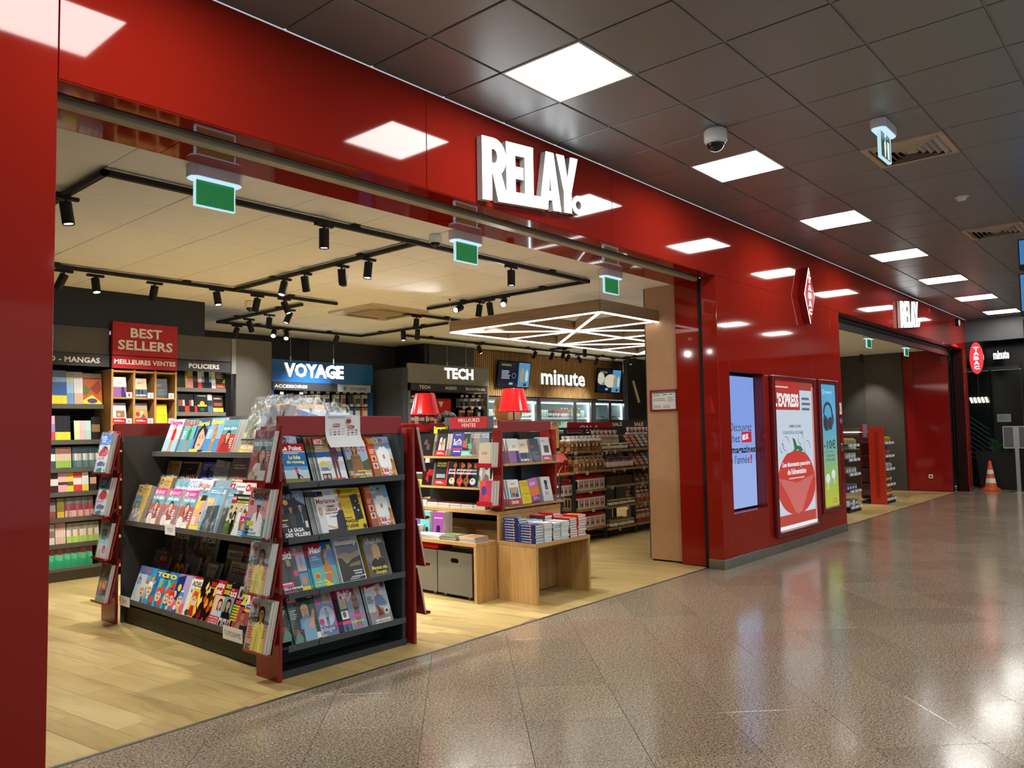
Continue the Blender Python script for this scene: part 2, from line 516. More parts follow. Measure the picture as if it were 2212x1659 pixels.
def _pm(s):
    q = clip(Vector(s[0]))
    if len(q) == 4 and min(p.y for p in q) > 3.866: return pl_me[s[1]], s[0], (0, 0, rz)
    return B(PCOL[s[1]], 'plank').prism(_loc(s), (0, 0, -.003), X_, Y_, PT + .003).mesh('plank'), s[0], (0, 0, rz)
def _l2(s):
    lump2.T = Matrix.Translation(s[0]) @ Matrix.Rotation(rz, 4, 'Z')
    lump2.prism(_loc(s), (0, 0, -.003), X_, Y_, PT + .003, PCOL[s[1]])
spots = [s for s in spots if len(clip(Vector(s[0]))) >= 3]
pieces(wf, 'plank', spots, _pm, _l2)
obj('plank_field', lump2, wf, kind='stuff')
struct('trim_1', B('8f8f8c', 'metal').box(1.0, 3.846, -.002, 7.4, 3.865, .0045).box(11.1, 3.846, -.002, 18.7, 3.865, .0045))
# ---- ceiling of the hall
HC = 3.66
ceil = struct('ceiling', B('a5a6a8', 'matte').box(-4, -7, HC + .012, 20.6, 3.66, HC + .06))
GX, GY = .54, .14
cells_light = set(); cells_vent = set()
LIGHTS = []
for k in range(8):
    for row in ((1.14 + 2.4 * k, 2.54), (1.14 + 2.4 * k, -.46), (1.14 + 2.4 * k, -3.46)):
        LIGHTS.append(row); cells_light.add((round((row[0] - GX) / .6), round((row[1] - GY) / .6)))
VENTS = [(6.54, 1.34), (10.14, 1.34)]
for v in VENTS: cells_light.add((round((v[0] - GX) / .6), round((v[1] - GY) / .6)))
ct = B('92989e', 'perforated').bbox(-.2925, -.2925, 0, .2925, .2925, .011, .003).mesh('tile')
spots = []
for i in range(-7, 33):
    for j in range(-11, 6):
        if (i, j) in cells_light: continue
        x0, y0 = GX + i * .6, GY + j * .6
        if y0 + .6 > 3.8: continue
        spots.append(((x0 + .3, y0 + .3, HC), y0 > 3))
ctc = B('92989e', 'perforated').bbox(-.2925, -.2925, 0, .2925, .214, .011, .003).mesh('tile')
lump3 = B('92989e', 'perforated')
def _l3(s):
    lump3.T = None
    x, y, z = s[0]; lump3.box(x - .2925, y - .2925, HC, x + .2925, y + .2925, HC + .011)
pieces(ceil, 'tile', spots, lambda s: (ctc if s[1] else ct, s[0], (R.uniform(-.0016, .0016), R.uniform(-.0016, .0016), 0)), _l3)
obj('tile_field', lump3, ceil, kind='stuff')
# ---- ceiling of the shop
SC = 3.0
ceil2 = struct('ceiling.001', B('6a6560', 'matte').box(-1.5, 4.2, SC + .012, 18.6, 12, SC + .06))
ct2 = B('f0f2f6', 'mineral').bbox(-.2975, -.2975, 0, .2975, .2975, .011, .003).mesh('tile')
spots = []
AC = (at_z(725, 664, SC) + at_z(905, 680, SC)) / 2
ACC = (round((AC.x - 1.8) / .6 - .5), round((AC.y - 4.63) / .6 - .5))
for i in range(-5, 28):
    for j in range(-1, 12):
        x, y = 1.8 + i * .6 + .3, 4.63 + j * .6 + .3
        if j == -1: continue
        if (i, j) == ACC: continue
        spots.append(((x, y, SC),))
lump4 = B('f0f2f6', 'mineral')
def _l4(s):
    x, y, z = s[0]; lump4.box(x - .2975, y - .2975, SC, x + .2975, y + .2975, SC + .011)
pieces(ceil2, 'tile', spots, lambda s: (ct2, s[0], (0, 0, 0)), _l4)
for i in range(-5, 28): lump4.box(1.8 + i * .6 + .0025, 4.2, SC, 1.8 + i * .6 + .5975, 4.6275, SC + .011)
obj('tile_field', lump4, ceil2, kind='stuff')
# ---- the lacquered shop front, sheet by sheet
FY = 3.66
wall_front = struct('wall_front', B('2a0a08', 'matte').box(-1.5, FY + .02, 0, 1.2, FY + .13, 3.66).box(1.2, FY + .02, 3.02, 19.05, FY + .13, 3.66)
    .box(7.535, FY + .26, .02, 11.06, 4.55, 3.0).box(18.72, FY + .02, 0, 19.03, 3.88, 3.02))
def sheet(x0, x1, z0, z1, y0=FY, y1=FY + .018): 
    obj('panel', B(RED, 'red').bbox(x0 + .0015, y0, z0 + .0015, x1 - .0015, y1, z1 - .0015, .0025), wall_front)
sheet(-1.5, 1.215, 0, HC)
xs = [1.215, 3.388, 5.525, 7.65, 9.80, 11.9, 14.0, 16.1, 18.1, 19.06]
for a, b in zip(xs, xs[1:]): sheet(a, b, 3.01, HC)
for a, b in zip(xs, xs[1:]):                                       # sheets under the lintel
    obj('panel', B(RED, 'red').bbox(max(a, 1.215) + .001, FY + .002, 3.004, b - .001, FY + .14, 3.01, .001), wall_front)
# pier between the two openings, with the screen's niche
NX0, NX1, NZ0, NZ1 = 7.66, 8.50, .54, 2.03
sheet(7.40, 7.655, .1, 3.01)
sheet(7.655, 8.50, NZ1, 3.01); sheet(7.655, 8.50, .1, NZ0)
sheet(8.50, 10.0, .1, 3.01); sheet(10.0, 10.72, .1, 3.01); sheet(10.72, 11.08, .1, 3.01)
nb = B('701416', 'redpaint')
nb.box(NX0 - .005, FY + .018, NZ0 - .02, NX0, FY + .24, NZ1 + .02); nb.box(NX1, FY + .018, NZ0 - .02, NX1 + .005, FY + .24, NZ1 + .02)
nb.box(NX0, FY + .018, NZ0 - .02, NX1, FY + .24, NZ0 - .001); nb.box(NX0, FY + .018, NZ1 + .001, NX1, FY + .24, NZ1 + .02)
obj('niche_lining', nb, wall_front)
rv = lambda x, y0, y1, z0, z1, t=.018: obj('panel', B(RED, 'red').bbox(min(x, x + t), y0, z0, max(x, x + t), y1, z1, .0025), wall_front)
rv(7.400, FY + .003, 3.83, .1, 3.004)
rv(11.062, FY + .003, 4.55, .1, 3.004)
rv(7.445, 3.872, 4.165, .012, 2.99)
rv(18.745, FY + .003, 3.86, .1, 3.004)
obj('shutter_guide', B('0c0c0d', 'powder').box(7.405, 3.832, 0, 7.46, 3.87, 3.0), wall_front)
obj('shutter_guide', B('0c0c0d', 'powder').box(18.72, 3.862, 0, 18.78, 3.90, 3.0), wall_front)
sheet(18.745, 19.06, .1, 3.01)
# tan laminate end of the pier, standing on small feet
tb = B('b88e68', 'paint').bbox(7.50, 4.168, .02, 7.52, 4.57, 3.0, .002)
obj('panel', tb, wall_front)
struct('trim_2', B('3a3a3a', 'metal').box(7.50, 4.2, 0, 7.52, 4.24, .02).box(7.50, 4.5, 0, 7.52, 4.54, .02))
struct('wall_pier', B('4b4340', 'matte').box(7.53, 4.552, .02, 11.06, 4.60, 3.0))
# stainless skirting
struct('baseboard_front', B('9c9c98', 'metal').bbox(7.393, FY - .007, 0, 11.088, FY + .004, .1, .002).bbox(7.393, FY + .004, 0, 7.401, 3.83, .1, .002)
    .bbox(18.74, FY - .007, 0, 19.068, FY + .004, .1, .002))
# lintel underside: slot, shutter bar, inner soffit
struct('trim_3', B('101416', 'powder').box(1.2, 3.80, 3.06, 7.4, 3.95, 3.12).box(1.2, 3.80, 3.0, 7.4, 3.815, 3.06).box(1.2, 3.825, 3.02, 7.4, 3.84, 3.06, '39444a', 'metal'))
struct('trim_4', B('a39a86', 'paint').bbox(1.2, 3.862, 2.985, 7.44, 3.935, 3.05, .003))
sf = B(RED, 'red')
for a, b in ((-1.5, 1.9), (1.9, 4.0), (4.0, 6.1), (6.1, 7.9)): sf.bbox(a + .001, 3.95, 2.99, b - .001, 4.2, 3.004, .002)
struct('trim_5', sf)
sh = B('7d8486', 'metal')
sh.box(11.08, 3.9, 2.99, 18.75, 3.93, 3.06); sh.bbox(11.08, 3.885, 2.86, 18.75, 3.93, 2.955, .004); sh.box(11.08, 3.90, 2.955, 18.75, 3.93, 2.99, '4a4f50')
for k in range(3): sh.cyl((11.08, 3.885, 2.965 + .016 * k), (18.75, 3.885, 2.965 + .016 * k), .005, n=6)
struct('trim_6', sh)
struct('trim_7', B(RED, 'red').box(11.08, 3.95, 2.99, 18.75, 4.2, 3.004))
# ---- walls of the shop
struct('wall_back', B('142030', 'paint').box(-1.5, 8.63, 2.602, 4.46, 8.80, 3.0).box(-1.5, 9.15, 0, 5.3, 9.25, 2.6, '23262a'))
wr = B('3b3d40', 'paint').box(4.4, 10.9, 0, 7.42, 11.0, 3.0, '1d222b').box(7.42, 10.89, 0, 8.92, 11.0, 3.0, '45464a').box(8.925, 10.89, 0, 9.26, 11.0, 3.0, '45464a')
wr.box(9.26, 10.12, 0, 9.36, 11.0, 3.0, '1b2230').box(9.36, 10.10, 0, 10.47, 10.2, 3.0, '4a4b4f')
struct('wall_rear', wr)
struct('wall_right', B('33302d', 'paint').box(18.4, 5.55, 0, 18.5, 12, 3.0, '393633').box(18.36, 4.78, 0, 18.5, 5.55, 3.0, '454039'))
rw = struct('wall_right.001', B('2a0a08', 'matte').box(18.44, 3.9, 0, 18.56, 4.775, 3.0))
for a, b in ((3.905, 4.565), (4.57, 4.775)): obj('panel', B('8a1818', 'red').bbox(18.42, a, .015, 18.44, b, 2.99, .002), rw)
struct('wall_left', B('2a2d31', 'paint').box(-1.6, 3.8, 0, -1.5, 9.2, 3.0))
struct('wall_side', B('191b1d', 'paint').box(14.94, 9.602, 0, 17.2, 9.7, 3.0).box(17.2, 9.5, 0, 18.5, 9.7, 3.0))
# ---- slatted wall over the fridges
ws_ = struct('wall_fridge', B('17120d', 'matte').box(10.47, 10.16, 2.12, 15.62, 10.22, 3.0).box(10.47, 10.9, 0, 15.62, 11.0, 3.0))
sl = B('b9925f', 'oak_z').bbox(-.019, -.028, 2.12, .019, 0, 2.985, .002).mesh('slat')
k = 0; x = 10.49
while x < 15.6:
    link('slat', sl, ws_, (x, 10.16, 0)); x += .0545
# ---- end of the hall: grey bulkhead, neighbour's black portal
struct('wall_bulkhead', B('58595c', 'paint').box(19.12, -4, 3.18, 19.24, FY + .1, HC))
# ================================================================== ceiling fixtures
for n, (x, y) in enumerate(LIGHTS):
    o = empty('ceiling_light', 'square white LED ceiling panel, %s' % ['leftmost, seen only mirrored in the red sheets', 'nearest to the large white letters', 'beside the white dome camera', 'third one past the large white letters', 'fourth one past the large white letters', 'fifth one past the large white letters', 'sixth one past the large white letters', 'last before the grey bulkhead'][n // 3] if n % 3 == 0
              else 'square white LED panel of the hall, seen only mirrored in the red sheets', 'light', (x + .3, y + .3, HC), group='hall ceiling panels')
    f = B('b9b9b9', 'paint')
    for a in ((-.297, -.297, .297, -.282), (-.297, .282, .297, .297), (-.297, -.282, -.282, .282), (.282, -.282, .297, .282)):
        f.box(a[0], a[1], -.004, a[2], a[3], .011)
    obj('frame', f, o)
    obj('diffuser', B('fffdf6', 'panel_light').box(-.282, -.282, 0, .282, .282, .004), o)
for n, (x, y) in enumerate(VENTS):
    o = empty('air_vent', ['square beige air diffuser with nested louvres beside the hanging pictogram sign', 'square beige air diffuser with nested louvres beyond the smoke detector'][n], 'vent', (x + .3, y + .3, HC), group='hall ceiling air vents')
    f = B('b7aa98', 'paint')
    for a in ((-.297, -.297, .297, -.255), (-.297, .255, .297, .297), (-.297, -.255, -.255, .255), (.255, -.255, .297, .255)): f.box(a[0], a[1], -.012, a[2], a[3], .006)
    obj('frame', f, o)
    obj('duct', B('0d0d0c', 'matte').box(-.255, -.255, .0095, .255, .255, .0115), o)
    for k in range(5):
        r0 = .25 - k * .045; r1 = r0 - .036
        l = B('b3a795', 'paint')
        for s in range(4):
            M_ = Matrix.Rotation(s * PI / 2, 4, 'Z')
            l.T = M_
            l.add([(-r0, -r0, .006), (r0, -r0, .006), (r1, -r1, -.026), (-r1, -r1, -.026), (-r0, -r0, .009), (r0, -r0, .009), (r1, -r1, -.023), (-r1, -r1, -.023)],
                  [(0, 3, 2, 1), (4, 5, 6, 7), (3, 7, 6, 2), (0, 1, 5, 4)])
        obj('louvre', l, o)
    obj('core', B('b3a795', 'paint').bbox(-.045, -.03, -.02, .045, .03, 0, .002), o)
def dome_camera(px, py, z, r, label, name='dome_camera', hall=True):
    c = at_z(px, py, z)
    o = empty(name, label, 'camera', c, group='ceiling dome cameras')
    obj('housing', B('e8ebea', 'gloss').lathe([(0, 0), (r * .8, 0), (r, -.02), (r, -r * 1.05), (r * .93, -r * 1.2), (r * .8, -r * 1.22)], 28), o)
    obj('dome', B('0b0d10', 'gloss').lathe([(r * .78 * math.cos(t), -r * 1.2 - r * .8 * math.sin(t)) for t in [k * PI / 16 for k in range(9)]], 24), o)
    obj('ring', B('dfe3e3', 'gloss').lathe([(r * .8, -r * 1.2), (r * .84, -r * 1.28), (r * .78, -r * 1.34)], 24), o)
dome_camera(1545, 279, HC, .085, 'white dome security camera on the dark hall ceiling')
dome_camera(940, 507, SC, .05, 'small white dome camera on the shop ceiling near the green exit sign')
dome_camera(541, 650, SC, .062, 'small white dome camera over the back of the shop, left of the lit spots')
dome_camera(742, 596, SC, .055, 'white domed detector behind the row of four black spots')
o = empty('smoke_detector', 'round white smoke detector on the dark hall ceiling', 'detector', at_z(2077, 424, HC))
obj('base', B('d8d4cf', 'gloss').lathe([(.0, 0), (.065, 0), (.065, -.016), (.05, -.022)], 20), o)
obj('sensor', B('d8d4cf', 'gloss').lathe([(.045, -.02), (.036, -.042), (0, -.046)], 20), o)
# exit signs: white housing, lit edge, acrylic blade
def exit_sign(c, w_, h_, label, sym=False, drop=.05, group='green exit signs'):
    o = empty('exit_sign', label, 'sign', c, group=group)
    hw = w_ / 2 + .035
    lp = [(-hw, -.03), (-hw + .03, -.055), (hw - .03, -.055), (hw, -.03), (hw, .03), (hw - .03, .055), (-hw + .03, .055), (-hw, .03)]
    obj('housing', B('d9d6dc', 'gloss').prism(lp, (0, 0, -drop + .008), X_, Y_, drop - .009), o)
    obj('light_bar', B('c8ecff', 'exit_light').prism([(x * .97, y * .9) for x, y in lp], (0, 0, -drop), X_, Y_, .0075), o)
    z1, z0 = -drop - .001, -drop - h_
    bl = B('bfe6f2', 'exit_light')
    bl.box(-w_ / 2, -.012, z0, -w_ / 2 + .006, .012, z1); bl.box(w_ / 2 - .006, -.012, z0, w_ / 2, .012, z1); bl.box(-w_ / 2 + .006, -.012, z0, w_ / 2 - .006, .012, z0 + .006)
    obj('rim', bl, o)
    p = B('0c6b34' if not sym else '2c4a40', 'exit_light')
    p.box(-w_ / 2 + .0062, -.008, z0 + .0062, w_ / 2 - .0062, .008, z1 - .0005)
    if sym:
        q = w_ / 2
        for yy in (-.0085,):
            p.add([(-.2 * q, yy, z0 + .02), (.0, yy, z0 + .02), (.15 * q, yy, z0 + .1), (.05 * q, yy, z0 + .16), (-.25 * q, yy, z0 + .12)], [(0, 1, 2, 3, 4)], 'e8f4ee')
            p.add([(.35 * q, yy, z0 + .02), (.75 * q, yy, z0 + .02), (.75 * q, yy, z0 + .15), (.35 * q, yy, z0 + .15)], [(0, 1, 2, 3)], 'e8f4ee')
            p.add([(.02 * q + .018 * math.cos(t), yy, z0 + .185 + .018 * math.sin(t)) for t in [k * PI / 5 for k in range(10)]], [tuple(range(10))], 'e8f4ee')
    obj('blade', p, o)
for px, py, lab in ((464, 372, 'green exit sign with a lit rim under the lintel, over the magazine gondola'), (1006, 514, 'green exit sign under the lintel beside the small dome camera'), (1319, 590, 'green exit sign under the lintel above the light canopy')):
    c = at_y(px, py, 4.27); c.z = SC - .002
    exit_sign(c, .25, .155, lab, drop=.075)
exit_sign(at_z(1908, 268, HC - .001), .25, .2, 'lit pictogram sign hanging from the dark hall ceiling', True, .075, group='pictogram sign')
for px, py, lab in ((1876, 729, 'small green exit sign at the near side of the far opening'), (1957, 749, 'small green exit sign at the far side of the far opening')):
    c = at_y(px, py, 4.3); c.z = SC - .002
    exit_sign(c, .25, .155, lab, drop=.05)
# ---- black lighting tracks and their spots
TZ = 2.951
NT = [0]
def track(pts, label):
    NT[0] += 1
    b = B('141619', 'powder')
    for (x0, y0), (x1, y1) in zip(pts, pts[1:]):
        b.bbox(min(x0, x1) - .018, min(y0, y1) - .018, TZ, max(x0, x1) + .018, max(y0, y1) + .018, TZ + .034, .002)
    o = obj('lighting_track', b, label=label, cat='track', group='black lighting tracks', loc=(0, 0, 0))
    h = B('1b1d20', 'powder')
    for (x0, y0), (x1, y1) in zip(pts, pts[1:]):
        L = abs(x1 - x0) + abs(y1 - y0); n = max(2, int(L / 1.1))
        for k in range(n):
            t = (k + .5) / n; x, y = x0 + (x1 - x0) * t, y0 + (y1 - y0) * t
            h.box(x - .03, y - .03, TZ + .034, x + .03, y + .03, SC)
    obj('clip', h, o)
track([(1.80, 7.5), (1.80, 4.66), (6.55, 4.66), (6.50, 7.07)][0:3] + [(6.55, 7.07)], 'long black light track framing the front of the shop ceiling')
track([(4.20, 4.70), (4.20, 7.46)], 'black light track crossing the shop ceiling with four black spots')
track([(1.9, 7.53), (5.50, 7.53)], 'black light track over the left bookcase aisle')
track([(5.25, 7.86), (5.25, 9.80), (7.63, 9.80), (7.63, 7.86)], 'black light track bent around the blue sign at the back')
track([(6.58, 7.56), (9.6, 7.56)], 'short black light track running behind the light canopy')
track([(8.05, 9.3), (15.4, 9.3)], 'long black light track in front of the slatted wall')
a, b_ = at_z(1194, 757, TZ), at_z(1249, 752, TZ); track([(11.6, 8.35), (11.6, 9.15)], 'short black light track stub before the slatted wall')
track([(14.2, 8.1), (14.2, 9.2)], 'short black light track stub near the black wall')
a, b_ = at_z(1812, 731, TZ), at_z(1870, 743, TZ); track([(a.x, 5.6), (b_.x + .4, 5.6)], 'black light track nearest the far opening')
track([(15.6, 5.75), (15.6, 7.6)], 'black light track crossing behind the far opening')
track([(14.5, 6.5), (18.2, 6.5)], 'black light track reaching the dark far wall')
_sp = {}
def spot(px, py, aim, label, lit=1.0, cone=88, at=None, power=1.0):
    c = Vector(at) if at else at_z(px, py, TZ - .03)
    c.z = TZ
    d = Vector(aim).normalized()
    o = empty('track_spotlight', label, 'spotlight', c, group='black track spotlights')
    if 'a' not in _sp:
        _sp['a'] = B('121417', 'powder').bbox(-.075, -.017, -.022, .075, .017, 0, .002).cyl((0, 0, -.022), (0, 0, -.06), .008, n=8).mesh('adapter')
        hb = B('111316', 'powder').cyl((0, 0, .045), (0, 0, -.085), .036, n=20)
        hb.cyl((0, 0, -.0851), (0, 0, -.096), .0362, n=20, caps=False).lathe([(.036, -.096), (.031, -.096), (.028, -.084)], 20)
        _sp['h'] = hb.mesh('head')
        _sp['l'] = B('fff6e2', 'lens').lathe([(0, -.088), (.0285, -.088)], 20).mesh('lens')
        for p in _sp['l'].polygons: p.flip()
    along = Vector((0, 1, 0)) if False else None
    link('adapter', _sp['a'], o, (0, 0, 0), (0, 0, 0 if abs(px) % 2 == 0 else PI / 2))
    q = (-Z_).rotation_difference(d).to_euler()
    hc = Vector((0, 0, -.055)) + d * .03
    hd = link('head', _sp['h'], o, hc, q)
    link('lens', _sp['l'], hd)
    ld = bpy.data.lights.new('bulb', 'SPOT')
    ld.energy = SPOT_W * power
    ld.color = (1.0, .97, .915)
    ld.spot_size = math.radians(cone); ld.spot_blend = .8; ld.shadow_soft_size = .03
    lo = bpy.data.objects.new('bulb', ld); COL.objects.link(lo); lo.parent = o
    lo.location = hc + d * .1; lo.rotation_euler = q
BK = (0, .62, -.8)      # towards the back wall
SPOTS = [
 (142, 434, (.12, -.1, -1), 'black spot behind the red pillar at the left end of the front track', 1.3), (700, 492, (0, 0, -1), 'black spot pointing straight down over the magazine gondola', 1.3), (1104, 582, (0, 0, -1), 'black spot pointing straight down at the right end of the front track', 1.3),
 (138, 590, (-.25, .45, -.85), 'black spot turned away at the far left over the manga shelves', 1), (206, 600, (.0, -.3, -.95), 'glowing spot over the manga shelves', 1.1), (334, 616, (0, .4, -.9), 'black spot turned towards the red best-seller sign', 1.3), (468, 630, (.0, -.3, -.95), 'glowing spot right of the red best-seller sign', 1.1),
 (556, 643, (0, .4, -.9), 'black spot beside the small dome camera', 1), (614, 650, (.25, -.3, -.9), 'glowing spot at the end of the bookcase aisle track', 1.1),
 (614, 607, (-.3, -.1, -.9), 'lowest of the four spots on the crossing track', 1.2), (658, 595, (.3, .2, -.9), 'second of the four spots on the crossing track', 1.2), (738, 579, (.25, .2, -.9), 'third of the four spots on the crossing track', 1.2), (796, 565, (-.15, -.05, -1), 'topmost of the four spots on the crossing track', 1.2),
 (626, 673, (-.35, .1, -.9), 'black spot just above the burning bright spot', 1), (582, 684, (0, .2, -1), 'black spot between two others at the bend of the back track', 1), (538, 693, (.5, .3, -.8), 'tilted black spot near the bend of the back track', 1), (512, 707, (-.1, .5, -.9), 'black spot over the grey end panel of the bookcase', 1),
 (592, 713, (-.52, -.66, -.62), 'dazzling spot turned straight to the viewer above the blue sign', 1), (619, 717, (-.45, -.6, -.7), 'small bright spot next to the dazzling one', 1), (728, 724, (0, .5, -.9), 'black spot hanging before the hook of the blue sign', 1.2),
 (900, 687, (-.1, .1, -1), 'black spot at the start of the short track behind the canopy', 1), (871, 714, (-.1, -.15, -1), 'glowing spot over the gap left of the grey tech sign', 1), (902, 711, (.3, .4, -.9), 'tilted black spot over the grey tech sign', 1),
 (995, 660, (-.9, -.2, -.35), 'glowing spot turned sideways at the end of the right track', .7), (1036, 656, (0, .2, -1), 'first of two upright black spots on the right track', 1.2), (1057, 652, (.3, .1, -.95), 'second of two upright black spots on the right track', 1.2), (1089, 645, (-.7, -.5, -.5), 'glowing spot turned sideways beside the two upright ones', .7),
 (1034, 746, (.15, -.3, -.9), 'glowing spot above the end of the grey tech sign', 1), (1157, 758, (-.2, .4, -.9), 'first dark spot left of the lit white sign on slats', 1), (1194, 761, (-.1, .4, -.9), 'dark spot directly above the lit white sign on slats', 1.2), (1218, 757, (0, .3, -.9), 'dark spot on the short stub before the slatted wall', 1), (1229, 765, (-.2, .4, -.9), 'dark spot right of the short stub', 1), (1249, 769, (.3, -.3, -.9), 'glowing spot between dark ones before the slatted wall', 1), (1263, 753, (0, 0, -1), 'spot pointing down beneath the light canopy', 1), (1290, 773, (-.1, .4, -.9), 'dark spot over the right menu screen', 1), (1324, 777, (-.15, .4, -.9), 'dark spot right of the right menu screen', 1), (1358, 773, (.1, -.3, -.9), 'glowing spot at the corner of the black wall', 1),
]
for px, py, aim, lab, pw in SPOTS: spot(px, py, aim, lab, power=pw)
for i, (x, y, a, pw) in enumerate(((1.8, 5.95, (.7, .1, -.7), .8), (1.8, 6.55, (.75, -.1, -.7), .6), (1.8, 7.1, (.6, -.5, -.7), .55), (2.2, 7.53, (.5, -.5, -.75), .55))):  # unseen fill spots, added to brighten the gondola's long side
    spot(i, 0, a, 'black track spot hidden behind the red pillar, aimed at the long side of the gondola', at=(x, y, 0), power=pw)
spot(0, 0, (0, 0, -1), 'black spot pointing down inside the far opening', at=(15.4, 5.6, 0))
spot(0, 0, (.45, .05, -.9), 'black spot washing the dark far wall with light', at=(17.55, 5.35, 0), cone=70, power=.9)
spot(0, 0, (0, 0, -1), 'black spot over the snack racks, hidden behind the pier', at=(13.4, 5.6, 0), power=1.4)
spot(0, 0, (.1, .2, -1), 'black spot over the counter behind the snack racks', at=(15.6, 7.2, 0), power=1.4)
# ---- light canopy: oak grid with white strips under every board
CZ0, CZ1 = 2.60, 2.735
cx = [6.40, 7.43, 8.45, 9.48, 10.5]; cyy = [4.41, 5.475, 6.54]
can = empty('light_canopy', 'hanging oak light canopy with a star grid of white strips', 'lamp', (6.4, 4.41, CZ0))
_o = Vector((6.4, 4.41, CZ0))
def beam(p, q, outer):
    p, q = Vector((*p, 0)), Vector((*q, 0))
    d = (q - p); L = d.length; an = math.atan2(d.y, d.x)
    zt = .135 if outer else .12
    fin = 'oak_x' if abs(d.x) > abs(d.y) else 'oak_y'
    b = B('9c8468', fin).box(0, -.014, .012, L, .014, zt)
    c = obj('board', b, can, loc=(p.x - 6.4, p.y - 4.41, 0 if outer else .0), rot=(0, 0, an))
    obj('light_strip', B('fffaf0', 'strip').box(.004, -.0135, 0, L - .004, .0135, .0118), c)
for a, b_ in ((0, 1), (1, 0)):
    pass
beam((cx[0], cyy[0]), (cx[4], cyy[0]), True); beam((cx[0], cyy[2]), (cx[4], cyy[2]), True)
beam((cx[0], cyy[0] + .015), (cx[0], cyy[2] - .015), True); beam((cx[4], cyy[0] + .015), (cx[4], cyy[2] - .015), True)
beam((cx[0] + .015, cyy[1]), (cx[4] - .015, cyy[1]), False)
for i in (1, 2, 3): beam((cx[i], cyy[0] + .015), (cx[i], cyy[2] - .015), False)
for i in (0, 2):
    beam((cx[i] + .02, cyy[0] + .02), (cx[i + 2] - .02, cyy[2] - .02), False); beam((cx[i] + .02, cyy[2] - .02), (cx[i + 2] - .02, cyy[0] + .02), False)
wb = B('c9c9c9', 'metal')
for x in (0, 4.1):
    for y in (0, 2.13):
        wb.cyl((x, y, .13), (x, y, .4), .0015, n=5).cyl((x, y, .13), (x, y, .165), .005, n=6).cyl((x, y, .385), (x, y, .4), .012, n=8, col='333')
obj('wire', wb, can)
# ---- ceiling cassette of the air conditioning
ac = empty('air_conditioner', 'square cream ceiling cassette air conditioner behind the tracks', 'air conditioner', (AC.x, AC.y, SC))
f = B('d8c7ac', 'gloss')
rr = lambda r, k=5: [(sx * (r - .07) + .07 * math.cos(t), sy * (r - .07) + .07 * math.sin(t)) for sx, sy, t0 in ((1, 1, 0), (-1, 1, PI / 2), (-1, -1, PI), (1, -1, 3 * PI / 2)) for t in [t0 + j * PI / 2 / k for j in range(k + 1)]]
f.prism(rr(.47), (0, 0, -.03), X_, Y_, .03)
obj('frame', f, ac)
obj('grille', B('b09a7c', 'paint').prism(rr(.27), (0, 0, -.042), X_, Y_, .012), ac)
for s in range(4):
    v = B('cfd2d2', 'gloss'); v.T = Matrix.Rotation(s * PI / 2, 4, 'Z')
    v.box(-.26, .33, -.036, .26, .41, -.03)
    v.box(-.25, .325, -.038, .25, .337, -.03, '2a2622')
    obj('flap', v, ac)
